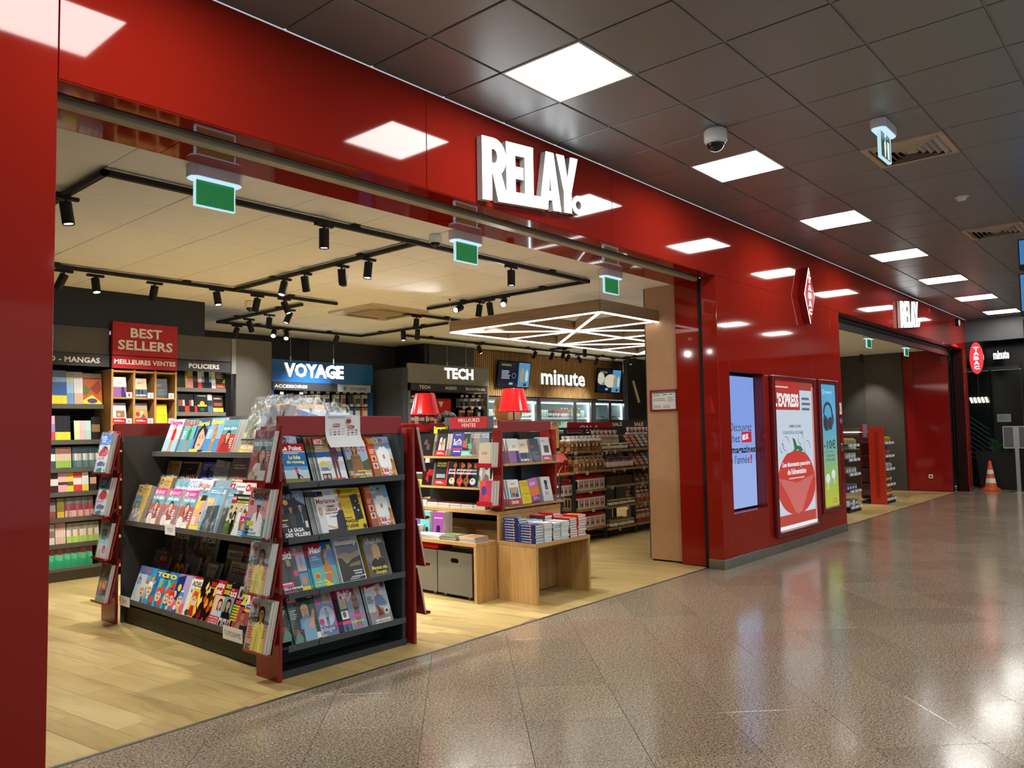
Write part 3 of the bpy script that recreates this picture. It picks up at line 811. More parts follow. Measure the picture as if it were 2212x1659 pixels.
# ================================================================== flat print: covers, posters, labels
LIFT = .00003
class Cov:
    # a printed sheet; unit coordinates, x to the right and y up; every mark lies a hair in front of the one before
    def __init__(s, w_, h_, bg='fff', fin='cover', lift=LIFT, y0=0.0):
        s.w, s.h, s.fin, s.k, s.y0, s.lift = w_, h_, fin, 0, y0, lift
        s.b = B(bg, fin)
        s.r(0, 0, 1, 1, bg)
    def _p(s, pts, col):
        s.k += 1
        y = s.y0 - s.k * s.lift
        P = [((min(max(x, 0), 1) - .5) * s.w, y, min(max(z, 0), 1) * s.h) for x, z in pts]
        n = len(P)
        a = sum(P[i][0] * P[(i + 1) % n][2] - P[(i + 1) % n][0] * P[i][2] for i in range(n))
        s.b.add(P, [tuple(range(n)) if a > 0 else tuple(range(n))[::-1]], col, s.fin)
        return s
    def r(s, x, y, w_, h_, c): return s._p([(x, y), (x + w_, y), (x + w_, y + h_), (x, y + h_)], c)
    def p(s, pts, c): return s._p(pts, c)
    def e(s, x, y, rx, ry, c, n=14): return s._p([(x + rx * math.cos(2 * PI * i / n), y + ry * math.sin(2 * PI * i / n)) for i in range(n)], c)
    def t(s, t_, x, y, w_, h_, c, bold=.02, res=3):
        s.k += 1
        s.b.text(t_, ((x - .5) * s.w, s.y0 - s.k * s.lift, y * s.h), X_, Z_, w_ * s.w, h_ * s.h, 0, c, s.fin, bold, res)
        return s
    def l(s, x, y, w_, h_, n, c, seed=0):       # small print too small to read, as ragged bars
        q = random.Random(seed + int(x * 991 + y * 77))
        dh = h_ / n
        for i in range(n): s.r(x, y + h_ - dh * (i + .75), w_ * q.uniform(.6, 1), dh * .5, c)
        return s
    def bust(s, x, y, k, hair='3a2618', skin='d9a684', top='333a4a', long=True, smile=True):
        # head and shoulders; k is the head's height
        a = s.h / s.w
        kx = k * a
        if long: s.p([(x - .42 * kx, y - .9 * k), (x - .5 * kx, y + .2 * k), (x - .3 * kx, y + .55 * k), (x, y + .64 * k), (x + .3 * kx, y + .55 * k), (x + .5 * kx, y + .2 * k), (x + .44 * kx, y - .9 * k)], hair)
        s.p([(x - .95 * kx, y - 1.9 * k), (x - .85 * kx, y - .95 * k), (x - .25 * kx, y - .62 * k), (x + .25 * kx, y - .62 * k), (x + .85 * kx, y - .95 * k), (x + .95 * kx, y - 1.9 * k)], top)
        s.p([(x - .17 * kx, y - .3 * k), (x - .2 * kx, y - .7 * k), (x, y - .88 * k), (x + .2 * kx, y - .7 * k), (x + .17 * kx, y - .3 * k)], mix(skin, '5a3020', .25))
        s.e(x, y, .36 * kx, .5 * k, skin, 16)
        s.p([(x - .38 * kx, y + .1 * k), (x - .33 * kx, y + .42 * k), (x, y + .58 * k), (x + .33 * kx, y + .42 * k), (x + .38 * kx, y + .1 * k), (x + .22 * kx, y + .3 * k), (x - .1 * kx, y + .34 * k)], hair)
        for sx in (-1, 1):
            s.e(x + sx * .15 * kx, y + .03 * k, .06 * kx, .032 * k, '1d1512', 8)
            s.r(x + sx * .15 * kx - .07 * kx, y + .1 * k, .14 * kx, .025 * k, hair)
        s.p([(x, y + .02 * k), (x + .05 * kx, y - .12 * k), (x - .03 * kx, y - .12 * k)], mix(skin, '5a3020', .3))
        s.e(x, y - .26 * k, .13 * kx, .045 * k, 'b23a3a' if long else '8a4a40', 10)
        if smile: s.r(x - .08 * kx, y - .265 * k, .16 * kx, .025 * k, 'f4eeea')
        return s
    def figure(s, x, y, k, skin='a5714e', hair='2a1a12', suit='7a4fb0', arm=True, low='', dress=''):
        # standing figure; k is its height, y its feet
        a = s.h / s.w
        X = lambda u: x + u * k * a
        Y = lambda v: y + v * k
        P = lambda q, c: s.p([(X(u), Y(v)) for u, v in q], c)
        P([(-.045, .86), (-.065, .72), (.065, .72), (.045, .86)], hair)
        if arm: P([(-.09, .77), (-.19, .88), (-.06, .99), (-.04, .96), (-.14, .87), (-.07, .72)], skin)
        P([(.09, .78), (.14, .6), (.12, .45), (.09, .45), (.10, .6), (.06, .72)], skin)
        P([(-.09, .48), (-.075, .0), (-.03, .0), (.0, .42), (.03, .0), (.075, .0), (.09, .48)], low or skin)
        P([(-.1, .79), (-.085, .62), (-.095, .48), (.095, .48), (.085, .62), (.1, .79), (.03, .83), (-.03, .83)], dress or skin)
        if not dress:
            P([(-.085, .73), (0, .67), (.085, .73), (.07, .665), (-.07, .665)], suit)
            P([(-.095, .5), (.095, .5), (.02, .42), (-.02, .42)], suit)
        s.e(X(0), Y(.9), .045 * k * a, .062 * k, skin, 10)
        P([(-.05, .9), (-.035, .965), (.035, .965), (.05, .9), (.02, .935)], hair)
        return s
    def mesh(s, name='cover'): return s.b.mesh(name)
def letter_loops():
    q = lambda x, y: (x, y)
    arc = lambda cx_, cy_, rx, ry, a0, a1, n=8: [(cx_ + rx * math.cos(math.radians(a0 + (a1 - a0) * i / n)), cy_ + ry * math.sin(math.radians(a0 + (a1 - a0) * i / n))) for i in range(n + 1)]
    L = {}
    L['R'] = [[(0, 0), (0, 1), (.27, 1)] + arc(.27, .7, .29, .3, 90, -55, 10) + [(.62, 0), (.36, 0), (.24, .42), (.22, .42), (.22, 0)],
              [(.22, .6), (.27, .6)] + arc(.27, .71, .08, .11, -80, 80, 6) + [(.27, .82), (.22, .82)]]
    L['E'] = [[(0, 0), (0, 1), (.46, 1), (.46, .8), (.22, .8), (.22, .62), (.42, .62), (.42, .42), (.22, .42), (.22, .2), (.46, .2), (.46, 0)]]
    L['L'] = [[(0, 0), (0, 1), (.22, 1), (.22, .2), (.4, .2), (.4, 0)]]
    L['A'] = [[(0, 0), (.19, 1), (.4, 1), (.59, 0), (.37, 0), (.345, .17), (.245, .17), (.22, 0)], [(.265, .33), (.325, .33), (.295, .6)]]
    L['Y'] = [[(.2, 0), (.2, .36), (0, 1), (.22, 1), (.31, .6), (.4, 1), (.62, 1), (.42, .36), (.42, 0)]]
    L['.'] = [arc(.19, .17, .19, .17, 0, 345, 23), arc(.19, .17, .085, .075, 0, 340, 17)]
    return L
GL = letter_loops()
def brand_letters(b, o, u, v, h_, d, col, fin, side, sidefin, slant=.1):   # the slanted white shop word
    x = 0
    o, u, v = Vector(o), Vector(u), Vector(v)
    for ch, adv in (('R', .56), ('E', .455), ('L', .37), ('A', .475), ('Y', .43), ('.', .4)):
        loops = GL[ch]
        xs_ = [p[0] for p in loops[0]]; ys_ = [p[1] for p in loops[0]]
        tm = shapemesh('glyph' + ch, loops)
        w_ = max(xs_) - min(xs_); hh = max(ys_) - min(ys_)
        sh_ = slant * w_ / hh
        b.flat(tm, o + u * (x * h_) + v * (slant * x * h_), u, v, w_ * h_, hh * h_, d, col, fin, side=side, sidefin=sidefin, slant=sh_)
        x += adv
    return x
o = empty('letter_sign', 'large lit white letters of the shop name on the red header', 'sign', (3.85, 3.60, 3.03))
for nm in ('letters',):
    b = B('ffffff', 'sign_light'); brand_letters(b, (0, 0, 0), X_, Z_, .448, .0, 'ffffff', 'sign_light', 'd9d9d6', 'gloss')
    # solid letters: lit face, grey returns
    b2 = B('dcdcda', 'gloss'); brand_letters(b2, (0, .001, 0), X_, Z_, .448, .0, 'dcdcda', 'gloss', None, None)
    b3 = B('d0d0cc', 'gloss'); brand_letters(b3, (0, .004, 0), X_, Z_, .448, .003, 'ffffff', 'sign_light', 'b9b9b6', 'gloss')
    b4 = B('d0d0cc', 'gloss'); brand_letters(b4, (0, .05, 0), X_, Z_, .448, .0455, 'c4c4c0', 'gloss', 'b9b9b6', 'gloss')
    obj('letter_face', b3, o); obj('letter_body', b4, o)
o2 = dup(o, (13.93, 3.60, 3.03), label='small far lit white letters of the shop name over the second opening')
# ---- lit diamond and oval tobacco signs
def glow_sign(name, loop, c, lab, wd, red_edge):
    o = empty(name, lab, 'sign', c)
    sc = lambda k: [(x * k, y * (1 - (1 - k) * .5)) for x, y in loop]
    obj('case', B('6a1212', 'redpaint').prism(loop, (0, 0, 0), X_, Z_, .075), o)
    b = B('fff', 'sign_light')
    obj('lit_edge', B(wd, 'sign_light').prism(sc(.97), (0, -.0751, 0), X_, Z_, .004), o)
    obj('face', B('c01822', 'back_light' if red_edge else 'sign_light').prism(sc(.9), (0, -.0792, 0), X_, Z_, .003), o)
    t = B('ffffff', 'sign_light')
    for i, ch in enumerate('TABAC'): t.text(ch, (-.05, -.0825, .19 - i * .1 - .03), X_, Z_, .1, .075, .001, bold=.04)
    obj('lettering', t, o)
    return o
glow_sign('diamond_sign', [(-.175, 0), (0, -.36), (.175, 0), (0, .36)], (9.80, 3.655, 3.07), 'narrow lit red diamond tobacco sign on the red pier', 'ffd9d9', 1)
o = glow_sign('oval_sign', [(.13 * math.cos(t), .34 * math.sin(t)) for t in [i * PI / 14 for i in range(28)]], (19.02, 3.455, 2.81), 'lit red oval tobacco sign before the black portal', 'f02030', 0)
o.rotation_euler = (0, 0, -PI / 2)
obj('bracket', B('222', 'powder').box(-.205, -.06, .18, -.10, -.045, .2), o)
# ---- screen in its niche
o = empty('advert_screen', 'tall lit blue-white advert screen recessed in the red pier', 'screen', (8.06, 3.775, .56))
obj('bezel', B('0a0a0b', 'gloss').bbox(-.40, .002, -.012, .435, .05, 1.46, .003), o)
SW, SH = .82, 1.435
c = Cov(SW, SH, '93b1f6', 'back_light')
def at_s(px0, px1, py0, py1, X0, Y, Z0, W_, H_):     # photograph pixels to unit coordinates of a sheet facing the hall
    a, d = at_y(px0, py1, Y), at_y(px1, py0, Y)
    e = at_y(px1, py1, Y)
    x0, x1 = (a.x - X0) / W_ + .5, (d.x - X0) / W_ + .5
    z0, z1 = (e.z - Z0) / H_, (d.z - Z0) / H_
    return x0, z0, x1 - x0, z1 - z0
def st(t_, a, b_, y0, y1, col, bold=.0):
    x, y, w_, h_ = at_s(a, b_, y0, y1, 8.077, 3.774, .56, SW, SH); c.t(t_, x, y, w_, h_, col, bold, 2)
c.r(0, .0, 1, .35, 'a3bdf8').r(0, .62, 1, .38, '8aaaf5')
st("Découvrez", 1577, 1623, 913, 931, '27314a'); st("chez", 1577, 1598, 938, 955, '27314a')
st("les magazines", 1562, 1631.5, 961, 981, '10131c', .03); st("de l'année", 1572, 1619, 981, 1000, '27314a'); st("!", 1621.5, 1624.5, 981, 1000, 'd3122a', .03)
x, y, w_, h_ = at_s(1602.5, 1623, 932, 955, 8.077, 3.774, .56, SW, SH)
c.r(x, y, w_, h_, 'd3203a')
c.k += 1
brand_letters(c.b, ((x + w_ * .08 - .5) * SW, -c.k * LIFT - .0003, (y + h_ * .2) * SH), X_, Z_, h_ * SH * .5, 0, 'ffffff', 'back_light', None, None)
obj('display', c.b, o, loc=(.017, 0, 0))
# ---- lit poster frames
def poster(x0, x1, z0, z1, lab, cov):
    o = empty('poster_frame', lab, 'poster', ((x0 + x1) / 2, FY, z0))
    W_, H_ = x1 - x0, z1 - z0
    fr = B('6c1215', 'redpaint')
    t = .062
    fr.bbox(-W_ / 2, -.055, 0, -W_ / 2 + t, -.001, H_, .012); fr.bbox(W_ / 2 - t, -.055, 0, W_ / 2, -.001, H_, .012)
    fr.bbox(-W_ / 2 + t, -.055, 0, W_ / 2 - t, -.001, t, .012); fr.bbox(-W_ / 2 + t, -.055, H_ - t, W_ / 2 - t, -.001, H_, .012)
    obj('frame', fr, o)
    obj('sheet', cov, o, loc=(0, -.02, t))
PW_, PH_ = 1.37 - .124, 1.86 - .124
c = Cov(PW_, PH_, 'd3dff0', 'back_light', .00006)
c.r(0, .94, 1, .06, 'a8463f').r(0, .80, .64, .2, 'c0362f').r(0, 0, 1, .095, 'c0463f').r(0, 0, 1, .024, 'ffffff').r(.95, .02, .05, .95, 'e3938c')
c.t("L'EXPRESS", .03, .82, .58, .095, 'ffffff', .05).l(.03, .945, .5, .02, 1, 'f0d0cc')
c.l(.69, .79, .27, .11, 3, '6a7686').t("NUMÉRO DOUBLE", .35, .68, .3, .022, '20303a').t("DOSSIER SPÉCIAL DE 20 PAGES", .2, .635, .5, .026, '2e8a55')
tom = [(.5 + .47 * math.cos(t) * (1 - .07 * math.sin(t)), .31 + .225 * math.sin(t) + (.0 if math.sin(t) < .9 else -.012)) for t in [i * PI / 18 for i in range(36)]]
c.p(tom, 'cf4339')
c.p([(.06, .345), (.5, .30), (.94, .345), (.78, .24), (.6, .1), (.52, .09), (.44, .1), (.24, .24)], 'd6706a')
c.p([(.42, .51), (.55, .53), (.60, .505), (.68, .52), (.62, .55), (.53, .555), (.48, .6), (.42, .61), (.45, .56), (.46, .535)], '2d7d4d')
for q in range(4):
    cx_, cy_, rr_ = ((.25, .57, .08), (.62, .6, .07), (.16, .54, .05), (.78, .53, .09))[q]
    pts = [(cx_ + rr_ * math.cos(t) * (1 - q * .05), cy_ + rr_ * .6 * math.sin(t)) for t in [i * PI / 9 for i in range(15)]]
    for a, b_ in zip(pts, pts[1:]): c.p([a, b_, (b_[0] + .008, b_[1] + .004), (a[0] + .008, a[1] + .004)], '5d7f78')
c.t("Les étonnants pouvoirs", .16, .405, .68, .042, 'ffffff', .03).t("de l'alimentation", .27, .36, .46, .04, 'ffffff', .03).l(.3, .325, .4, .018, 1, 'f0c8c4')
poster(8.645, 10.0, .18, 2.03, 'wide lit poster with a big red tomato in a red frame', c.b)
PW_, PH_ = .72 - .124, 1.71 - .124
c = Cov(PW_, PH_, '5fb2dc', 'back_light', .00006)
for i in range(12): c.r(0, i / 12, 1, 1 / 12 + .002, mix('b9c63a', '5ab0dd', min(1, max(0, (i - .5) / 7))))
c.t("muvit", .38, .925, .4, .028, 'cfeaf8').e(.26, .94, .07, .02, 'cfeaf8').e(.26, .94, .045, .013, '5ab0dd')
for k in range(6): c.p([(.5 + (.33 + .03 * k) * math.cos(t), .72 + (.13 + .012 * k) * math.sin(t)) for t in [i * PI / 12 for i in range(7)]] + [(.5 + (.335 + .03 * k) * math.cos(t), .72 + (.132 + .012 * k) * math.sin(t)) for t in [i * PI / 12 for i in range(6, -1, -1)]], '8ecdea')
arc = [(.5 + .3 * math.cos(t), .76 + .1 * math.sin(t)) for t in [i * PI / 12 for i in range(13)]]
c.p(arc + [(.5 + .22 * math.cos(t), .75 + .085 * math.sin(t)) for t in [i * PI / 12 for i in range(12, -1, -1)]], '3c4348')
c.p([(.26, .76), (.2, .72), (.2, .66), (.3, .62), (.5, .62), (.56, .66), (.54, .7), (.4, .74)], '4a5156').e(.33, .675, .12, .05, '353b40').e(.62, .68, .15, .055, '3c4348').e(.78, .72, .08, .05, '4a5156')
c.t("-10€", .18, .47, .72, .075, '41565f', .03).l(.15, .44, .75, .014, 1, '6b8890').t("À RÉDUCTION", .3, .405, .5, .022, '33505a').t("ACTIVE DU BRUIT", .25, .37, .6, .022, '33505a')
c.e(.35, .23, .13, .04, 'e4eef0').p([(.33, .22), (.39, .22), (.36, .14), (.31, .14)], 'd3e2e2').e(.7, .26, .12, .038, 'e4eef0').p([(.68, .26), (.74, .26), (.78, .18), (.73, .18)], 'd3e2e2')
c.r(.62, .03, .2, .03, 'c22a44').t("RELAY", .65, .035, .14, .02, 'ffffff')
poster(10.09, 10.808, .325, 2.035, 'narrow lit blue and yellow poster of grey headphones in a red frame', c.b)
# ---- small things on the pier
o = obj('wall_plate', B('e2ddd8', 'gloss').bbox(10.845, FY - .012, 1.585, 11.02, FY - .0005, 1.745, .003), label='small white notice plate right of the headphones poster', cat='plate')
c = Cov(.16, .15, 'e8e4df', 'paper').p([(.35, .3), (.5, .75), (.6, .75), (.5, .55), (.7, .25), (.6, .2), (.45, .45)], '2c3038'); obj('print', c.b, o, loc=(10.932, FY - .0125, 1.59))
o = obj('wall_plate', B('5a3a78', 'gloss').bbox(10.86, FY - .012, 1.46, 11.03, FY - .0005, 1.535, .003), label='small violet sticker plate under the white notice plate', cat='plate')
c = Cov(.16, .065, '6a4a90', 'paper').r(.45, .0, .1, 1, 'b9a6d0').r(0, .45, 1, .1, 'b9a6d0'); obj('print', c.b, o, loc=(10.945, FY - .0125, 1.465))
o = obj('key_switch', B('b9b6ae', 'metal').bbox(10.885, FY - .02, 1.09, 10.985, FY - .0005, 1.19, .004), label='small steel key switch low on the right edge of the pier', cat='switch')
obj('keyhole', B('111', 'matte').cyl((10.935, FY - .0201, 1.14), (10.935, FY - .022, 1.14), .012, n=10), o)
o = empty('notice_frame', 'small red framed white form at the tan end of the pier', 'frame', (7.499, 4.357, 1.625), rot=(0, 0, -PI / 2))
fr = B('86142a', 'redpaint')
fr.bbox(-.17, -.02, 0, -.148, 0, .235, .004).bbox(.148, -.02, 0, .17, 0, .235, .004).bbox(-.148, -.02, 0, .148, 0, .022, .004).bbox(-.148, -.02, .213, .148, 0, .235, .004)
obj('frame', fr, o)
c = Cov(.296, .191, 'e9e9e4', 'paper').r(.02, .92, .96, .05, '3f8a5a').l(.05, .74, .3, .14, 2, '8a93a8').l(.45, .78, .2, .1, 1, '707a90').l(.72, .78, .2, .1, 1, '707a90').r(.05, .32, .9, .006, 'a9adb5').l(.05, .45, .55, .2, 2, '99a89a').l(.65, .4, .3, .3, 4, '9aa3b5').l(.05, .05, .35, .2, 2, 'a0a0a8').l(.45, .05, .45, .2, 2, 'a0a0a8')
obj('form', c.b, o, loc=(0, -.003, .022))
o = empty('wall_speaker', 'small round black sounder at the far end of the red header', 'speaker', (18.23, FY, 3.52))
obj('body', B('151515', 'gloss').cyl((0, 0, 0), (0, -.06, 0), .085, n=20), o); obj('face', B('d8d8d4', 'gloss').cyl((0, -.0601, 0), (0, -.07, 0), .07, .05, n=20), o)
# ================================================================== end of the hall
po = struct('wall_portal', B('0b0d0e', 'gloss').box(20.2, -4, 2.62, 20.35, 6, 3.6).box(20.25, 3.9, 0, 20.35, 6, 2.62, '14171a').box(20.2, -4, 0, 20.35, 2.85, 2.62))
obj('rail', B('4a4d4e', 'metal').box(20.13, 2.86, 2.60, 20.2, 3.95, 2.68), po)
obj('pane', B('0a1412', 'gloss').box(20.26, 2.86, 0, 20.28, 3.9, 2.6), po)
obj('mullion', B('1b1e1f', 'metal').box(20.2, 3.42, 0, 20.26, 3.46, 2.6), po)
lat = B('2a2d30', 'powder')
for i in range(9):
    lat.T = Matrix.Translation((20.24, 3.70, .55 + i * .11)) @ Matrix.Rotation(math.radians(38), 4, 'X'); lat.box(-.01, -.24, -.012, .01, .24, .012)
obj('lattice', lat, po)
o = empty('letter_sign', 'small lit white word on the black portal past the far end', 'sign', (20.195, 3.34, 2.84), rot=(0, 0, -PI / 2))
obj('letters', B('eef8ff', 'sign_light').text('minute', (0, -.03, 0), X_, Z_, .30, .19, .03, 'eef8ff', 'sign_light', .03, side='9fb4bb', sidefin='gloss'), o)
o = empty('paper_notice', 'white landscape notice taped on the black glass door', 'notice', (20.25, 3.22, 1.45), rot=(0, 0, -PI / 2))
obj('sheet', Cov(.26, .17, '9fa6a6', 'paper').r(.04, .06, .92, .88, '848c8c').l(.1, .2, .8, .6, 5, '6c7474').b, o)
o = empty('wavy_lamp', 'lit row of cream tubes behind the dark glass', 'lamp', (20.2, 3.66, 1.95))
lb = B('ffe9c4', 'sign_light')
for i in range(5): lb.cyl((-.03, -.16 + i * .075, -.06), (-.03, -.12 + i * .075, .06), .024, n=10)
obj('tubes', lb, o); obj('hanger', B('222', 'powder').box(-.035, .0, .06, -.025, .02, .65), o)
# planter with fern, cone, sign stand
o = empty('planter', 'big square black planter in front of the black portal', 'planter', (19.8, 3.1, 0))
pb = B('0c0d0e', 'paint')
pb.add([(-.28, -.5, 0), (.28, -.5, 0), (.28, .5, 0), (-.28, .5, 0), (-.36, -.56, .82), (.36, -.56, .82), (.36, .56, .82), (-.36, .56, .82)], [(0, 3, 2, 1), (0, 1, 5, 4), (1, 2, 6, 5), (2, 3, 7, 6), (3, 0, 4, 7)])
pb.add([(-.36, -.56, .82), (.36, -.56, .82), (.36, .56, .82), (-.36, .56, .82), (-.32, -.52, .82), (.32, -.52, .82), (.32, .52, .82), (-.32, .52, .82), (-.32, -.52, .77), (.32, -.52, .77), (.32, .52, .77), (-.32, .52, .77)],
       [(0, 1, 5, 4), (1, 2, 6, 5), (2, 3, 7, 6), (3, 0, 4, 7), (4, 5, 9, 8), (5, 6, 10, 9), (6, 7, 11, 10), (7, 4, 8, 11)])
obj('pot', pb, o); obj('soil', B('1d1510', 'matte').box(-.32, -.52, .74, .32, .52, .765), o)
q = random.Random(5)
for i in range(26):
    f = B(mix('1d3a1c', '3c5f2c', q.random()), 'paint')
    a, L, up = q.uniform(0, 2 * PI), q.uniform(.35, .62), q.uniform(.5, 1.25)
    bx, by = q.uniform(-.12, .12), q.uniform(-.3, .42)
    prev = Vector((bx, by, .76)); d = Vector((math.cos(a) * .55, math.sin(a) * .55, up)).normalized()
    side = d.cross(Z_).normalized()
    for j in range(9):
        nx = prev + d * (L / 9); d = (d + Vector((0, 0, -.13))).normalized()
        wd = .085 * math.sin((j + 1.2) / 10.4 * PI)
        f.cyl(prev, nx, .003, n=3, caps=False)
        for sg in (-1, 1):
            tip = prev + side * sg * wd + d * .05
            f.add([prev, prev + d * .028, tip, tip - d * .012], [(0, 1, 2), (0, 2, 3)])
        prev = nx
    obj('frond', f, o)
o = empty('traffic_cone', 'orange and white striped traffic cone before the black planter', 'cone', (19.28, 3.37, 0))
cb = B('d9591c', 'paint')
rad = lambda z: .125 - .1 * z / .62
zs = [0.03, .16, .26, .35, .44, .62]
for i, (z0, z1) in enumerate(zip(zs, zs[1:])):
    obj('stripe' if i % 2 else 'cone_band', B('e4e0da' if i % 2 else 'd9591c', 'paint').lathe([(rad(z0), z0), (rad(z1), z1)], 20), o)
obj('base', B('c64f16', 'paint').lathe([(0, 0), (.19, 0), (.19, .03), (.15, .035), (.15, .06), (.124, .065)], 20), o)
obj('tip', B('d9591c', 'paint').lathe([(rad(.62), .62), (.018, .63), (0, .63)], 16), o)
o = empty('sign_stand', 'steel stand holding two grey framed panels before the planter', 'sign', (19.0, 2.82, 0))
obj('post', B('b9bcc0', 'metal').box(-.02, -.035, .012, .02, .035, 1.36), o)
obj('base', B('8f9296', 'metal').lathe([(0, 0), (.2, 0), (.2, .008), (.03, .014)], 28), o)
for s in (-1, 1):
    y = s * .135
    fr = B('c3c6ca', 'metal')
    fr.box(-.03, y - .1, .90, -.021, y - .085, 1.36).box(-.03, y + .085, .90, -.021, y + .1, 1.36).box(-.03, y - .085, .90, -.021, y + .085, .92).box(-.03, y - .085, 1.34, -.021, y + .085, 1.36)
    fo = obj('frame', fr, o); obj('panel', B('54585e', 'paint').box(-.028, y - .085, .92, -.022, y + .085, 1.34), fo)
for i, (pa, pb_) in enumerate(((518, 583), (592, 683), (690, 760))):
    a, b_ = at_x(2199 + i * 2, pa, 9.5), at_x(2199 + i * 2, pb_, 9.5)
    y1 = (1.304, 1.31, 1.297)[i]
    o = empty('departure_screen', ['topmost', 'middle', 'lowest'][i] + ' of the blue hanging screens at the right edge', 'screen', (9.5, y1, b_.z), group='hanging blue screens')
    obj('case', B('0d1013', 'powder').box(.0, -.9, 0, .09, 0, a.z - b_.z), o)
    obj('display', B('3d7fbf', 'back_light').box(-.004, -.89, .05, -.001, -.012, a.z - b_.z - .012), o)
    if i == 0: obj('hanger', B('222', 'powder').box(.03, -.5, a.z - b_.z, .06, -.47, HC - b_.z), o)
# ================================================================== covers of the magazines
CV = {}
def cov(key, w_, h_, bg='fff'):
    c = Cov(w_, h_, bg); CV[key] = (c, w_, h_); return c
S_ = (.205, .272)
c = cov('running', *S_, 'c9d8e6')
c.r(0, .16, 1, .62, '1d66a8').r(0, .3, 1, .12, '5c95c4').r(0, .16, 1, .16, 'c2d2de').r(0, .0, 1, .12, '8a7a3c').p([(0, .26), (.2, .33), (.4, .28), (.6, .36), (.85, .28), (1, .33), (1, .1), (0, .1)], 'b3c1cc').r(0, 0, 1, .11, '7a7034')
c.r(0, .80, 1, .2, 'b3161f').t("Le Point", .05, .82, .84, .13, 'ffffff', .05).l(.12, .735, .75, .03, 1, 'e8eef5').t("La folie", .28, .6, .48, .1, 'f1e06a', .03).t("du running", .17, .47, .72, .1, 'f1e06a', .03)
c.e(.5, .365, .045, .035, '6a2a22').p([(.46, .34), (.56, .34), (.57, .24), (.48, .23)], 'd5455a').p([(.48, .24), (.56, .24), (.7, .12), (.74, .13), (.62, .2), (.56, .08), (.5, .09)], '20242c').p([(.46, .33), (.4, .27), (.48, .25)], 'd9a684')
c = cov('match', .228, .30, '7a8a56')
c.r(0, .55, 1, .45, '8b9463').p([(0, .72), (.3, .8), (.7, .7), (1, .85), (1, .55), (0, .5)], 'b6ab7e').r(0, .52, 1, .14, '2e5ea6').r(0, 0, 1, .54, 'cfd6e0').p([(0, .5), (.3, .55), (.6, .5), (1, .53), (1, .42), (.5, .46), (0, .4)], 'f4f6f8').p([(0, .3), (.5, .38), (1, .3), (1, .2), (.5, .28), (0, .22)], 'b5c2d6')
c.figure(.66, .03, 1.0, '6b4a38', '241812', '7446b4').r(.0, .82, .36, .17, 'b81822').t("MATCH", .03, .83, .31, .13, 'ffffff', .06).l(.05, .73, .3, .07, 2, 'e8ead8')
c.t("CASTA", .08, .33, .36, .09, 'f2e640', .06).l(.08, .23, .36, .08, 2, '1b2c50').e(.2, .42, .1, .03, 'e9d83a').r(.07, .02, .32, .15, '2b2b30').e(.15, .1, .06, .05, 'c09a80').e(.3, .1, .06, .05, 'c09a80').r(.42, .0, .48, .06, 'c7202a').t("Festival à Cannes", .45, .015, .42, .03, 'f2e640')
c = cov('elle', .2, .272, '8fa3b8')
c.r(0, .3, 1, .7, '9fb2c6').p([(0, .5), (.4, .55), (.7, .44), (1, .52), (1, .2), (0, .2)], '4b5a42').r(0, 0, 1, .22, 'a8a07a')
for x, ch in ((.06, 'E'), (.3, 'L'), (.54, 'L'), (.77, 'E')): c.t(ch, x, .72, .16, .22, 'cf3a4a', .0)
c.bust(.42, .78, .19, '2a1c14', 'b08462', '7d5a40').p([(.16, .0), (.2, .52), (.64, .52), (.72, .0)], '8a6244').l(.3, .58, .25, .05, 1, 'a67c5c').t("SPÉCIAL FÊTES", .2, .09, .75, .07, 'e8e6d8', .03).l(.35, .18, .45, .05, 1, 'e8dc3a').r(.0, .0, .12, .1, 'c2202a').l(.4, .02, .4, .05, 1, 'e8dc3a')
c = cov('vsd', .222, .295, 'a9c0d4')
c.r(.0, .0, 1, 1, '8fb0cc').r(.3, .55, .7, .2, 'c5d4dd').r(.3, .28, .7, .28, 'd8cdb0').r(.3, .0, .7, .3, 'c9a866').p([(.3, .8), (1, .86), (1, .7), (.3, .68)], '6f9cc2').e(.9, .3, .16, .14, 'bd8a4a').e(.88, .4, .05, .05, '7a4a28')
c.r(0, 0, .3, 1, 'c4501f').l(.03, .58, .25, .12, 5, 'e9c6b0').r(.05, .4, .2, .14, 'd8b8a0').e(.15, .46, .05, .05, '4a2a20').r(.05, .22, .2, .14, 'cfd3d6').e(.15, .29, .05, .05, '6a4030').r(.05, .04, .2, .14, '8a6a58')
c.bust(.62, .86, .15, '5a3a22', 'c08a68', 'eef2f6', False).p([(.36, .24), (.34, .62), (.5, .73), (.74, .73), (.88, .62), (.84, .24)], 'f0f3f7').e(.6, .5, .05, .06, 'c08a68').p([(.4, .24), (.43, .04), (.8, .04), (.82, .24)], 'e6e9ee')
c.t("VSD", .03, .83, .45, .13, 'f4e23c', .08).t("VSD", .05, .85, .4, .09, '2f6fc0', .02).t("L'été", .34, .12, .32, .13, 'c0202c', .04).t("des", .7, .13, .14, .06, 'c0202c', .02).t("stars Télé", .34, .02, .55, .08, 'c0202c', .04)
c = cov('jdnews', .215, .30, '16202c')
c.r(.0, .45, 1, .55, '243546').p([(.55, 1), (1, 1), (1, .68), (.7, .8)], '8fa6c8').r(0, .3, 1, .3, '1c2a20').t("JDNEWS", .02, .80, .82, .13, 'dfe6ee', .0).e(.28, .76, .09, .06, 'e6c83a')
for x in (.1, .42, .78): c.bust(x, .62, .12, '3a2a20' if x < .7 else 'cfcfcf', 'c99878', '232b3a', False)
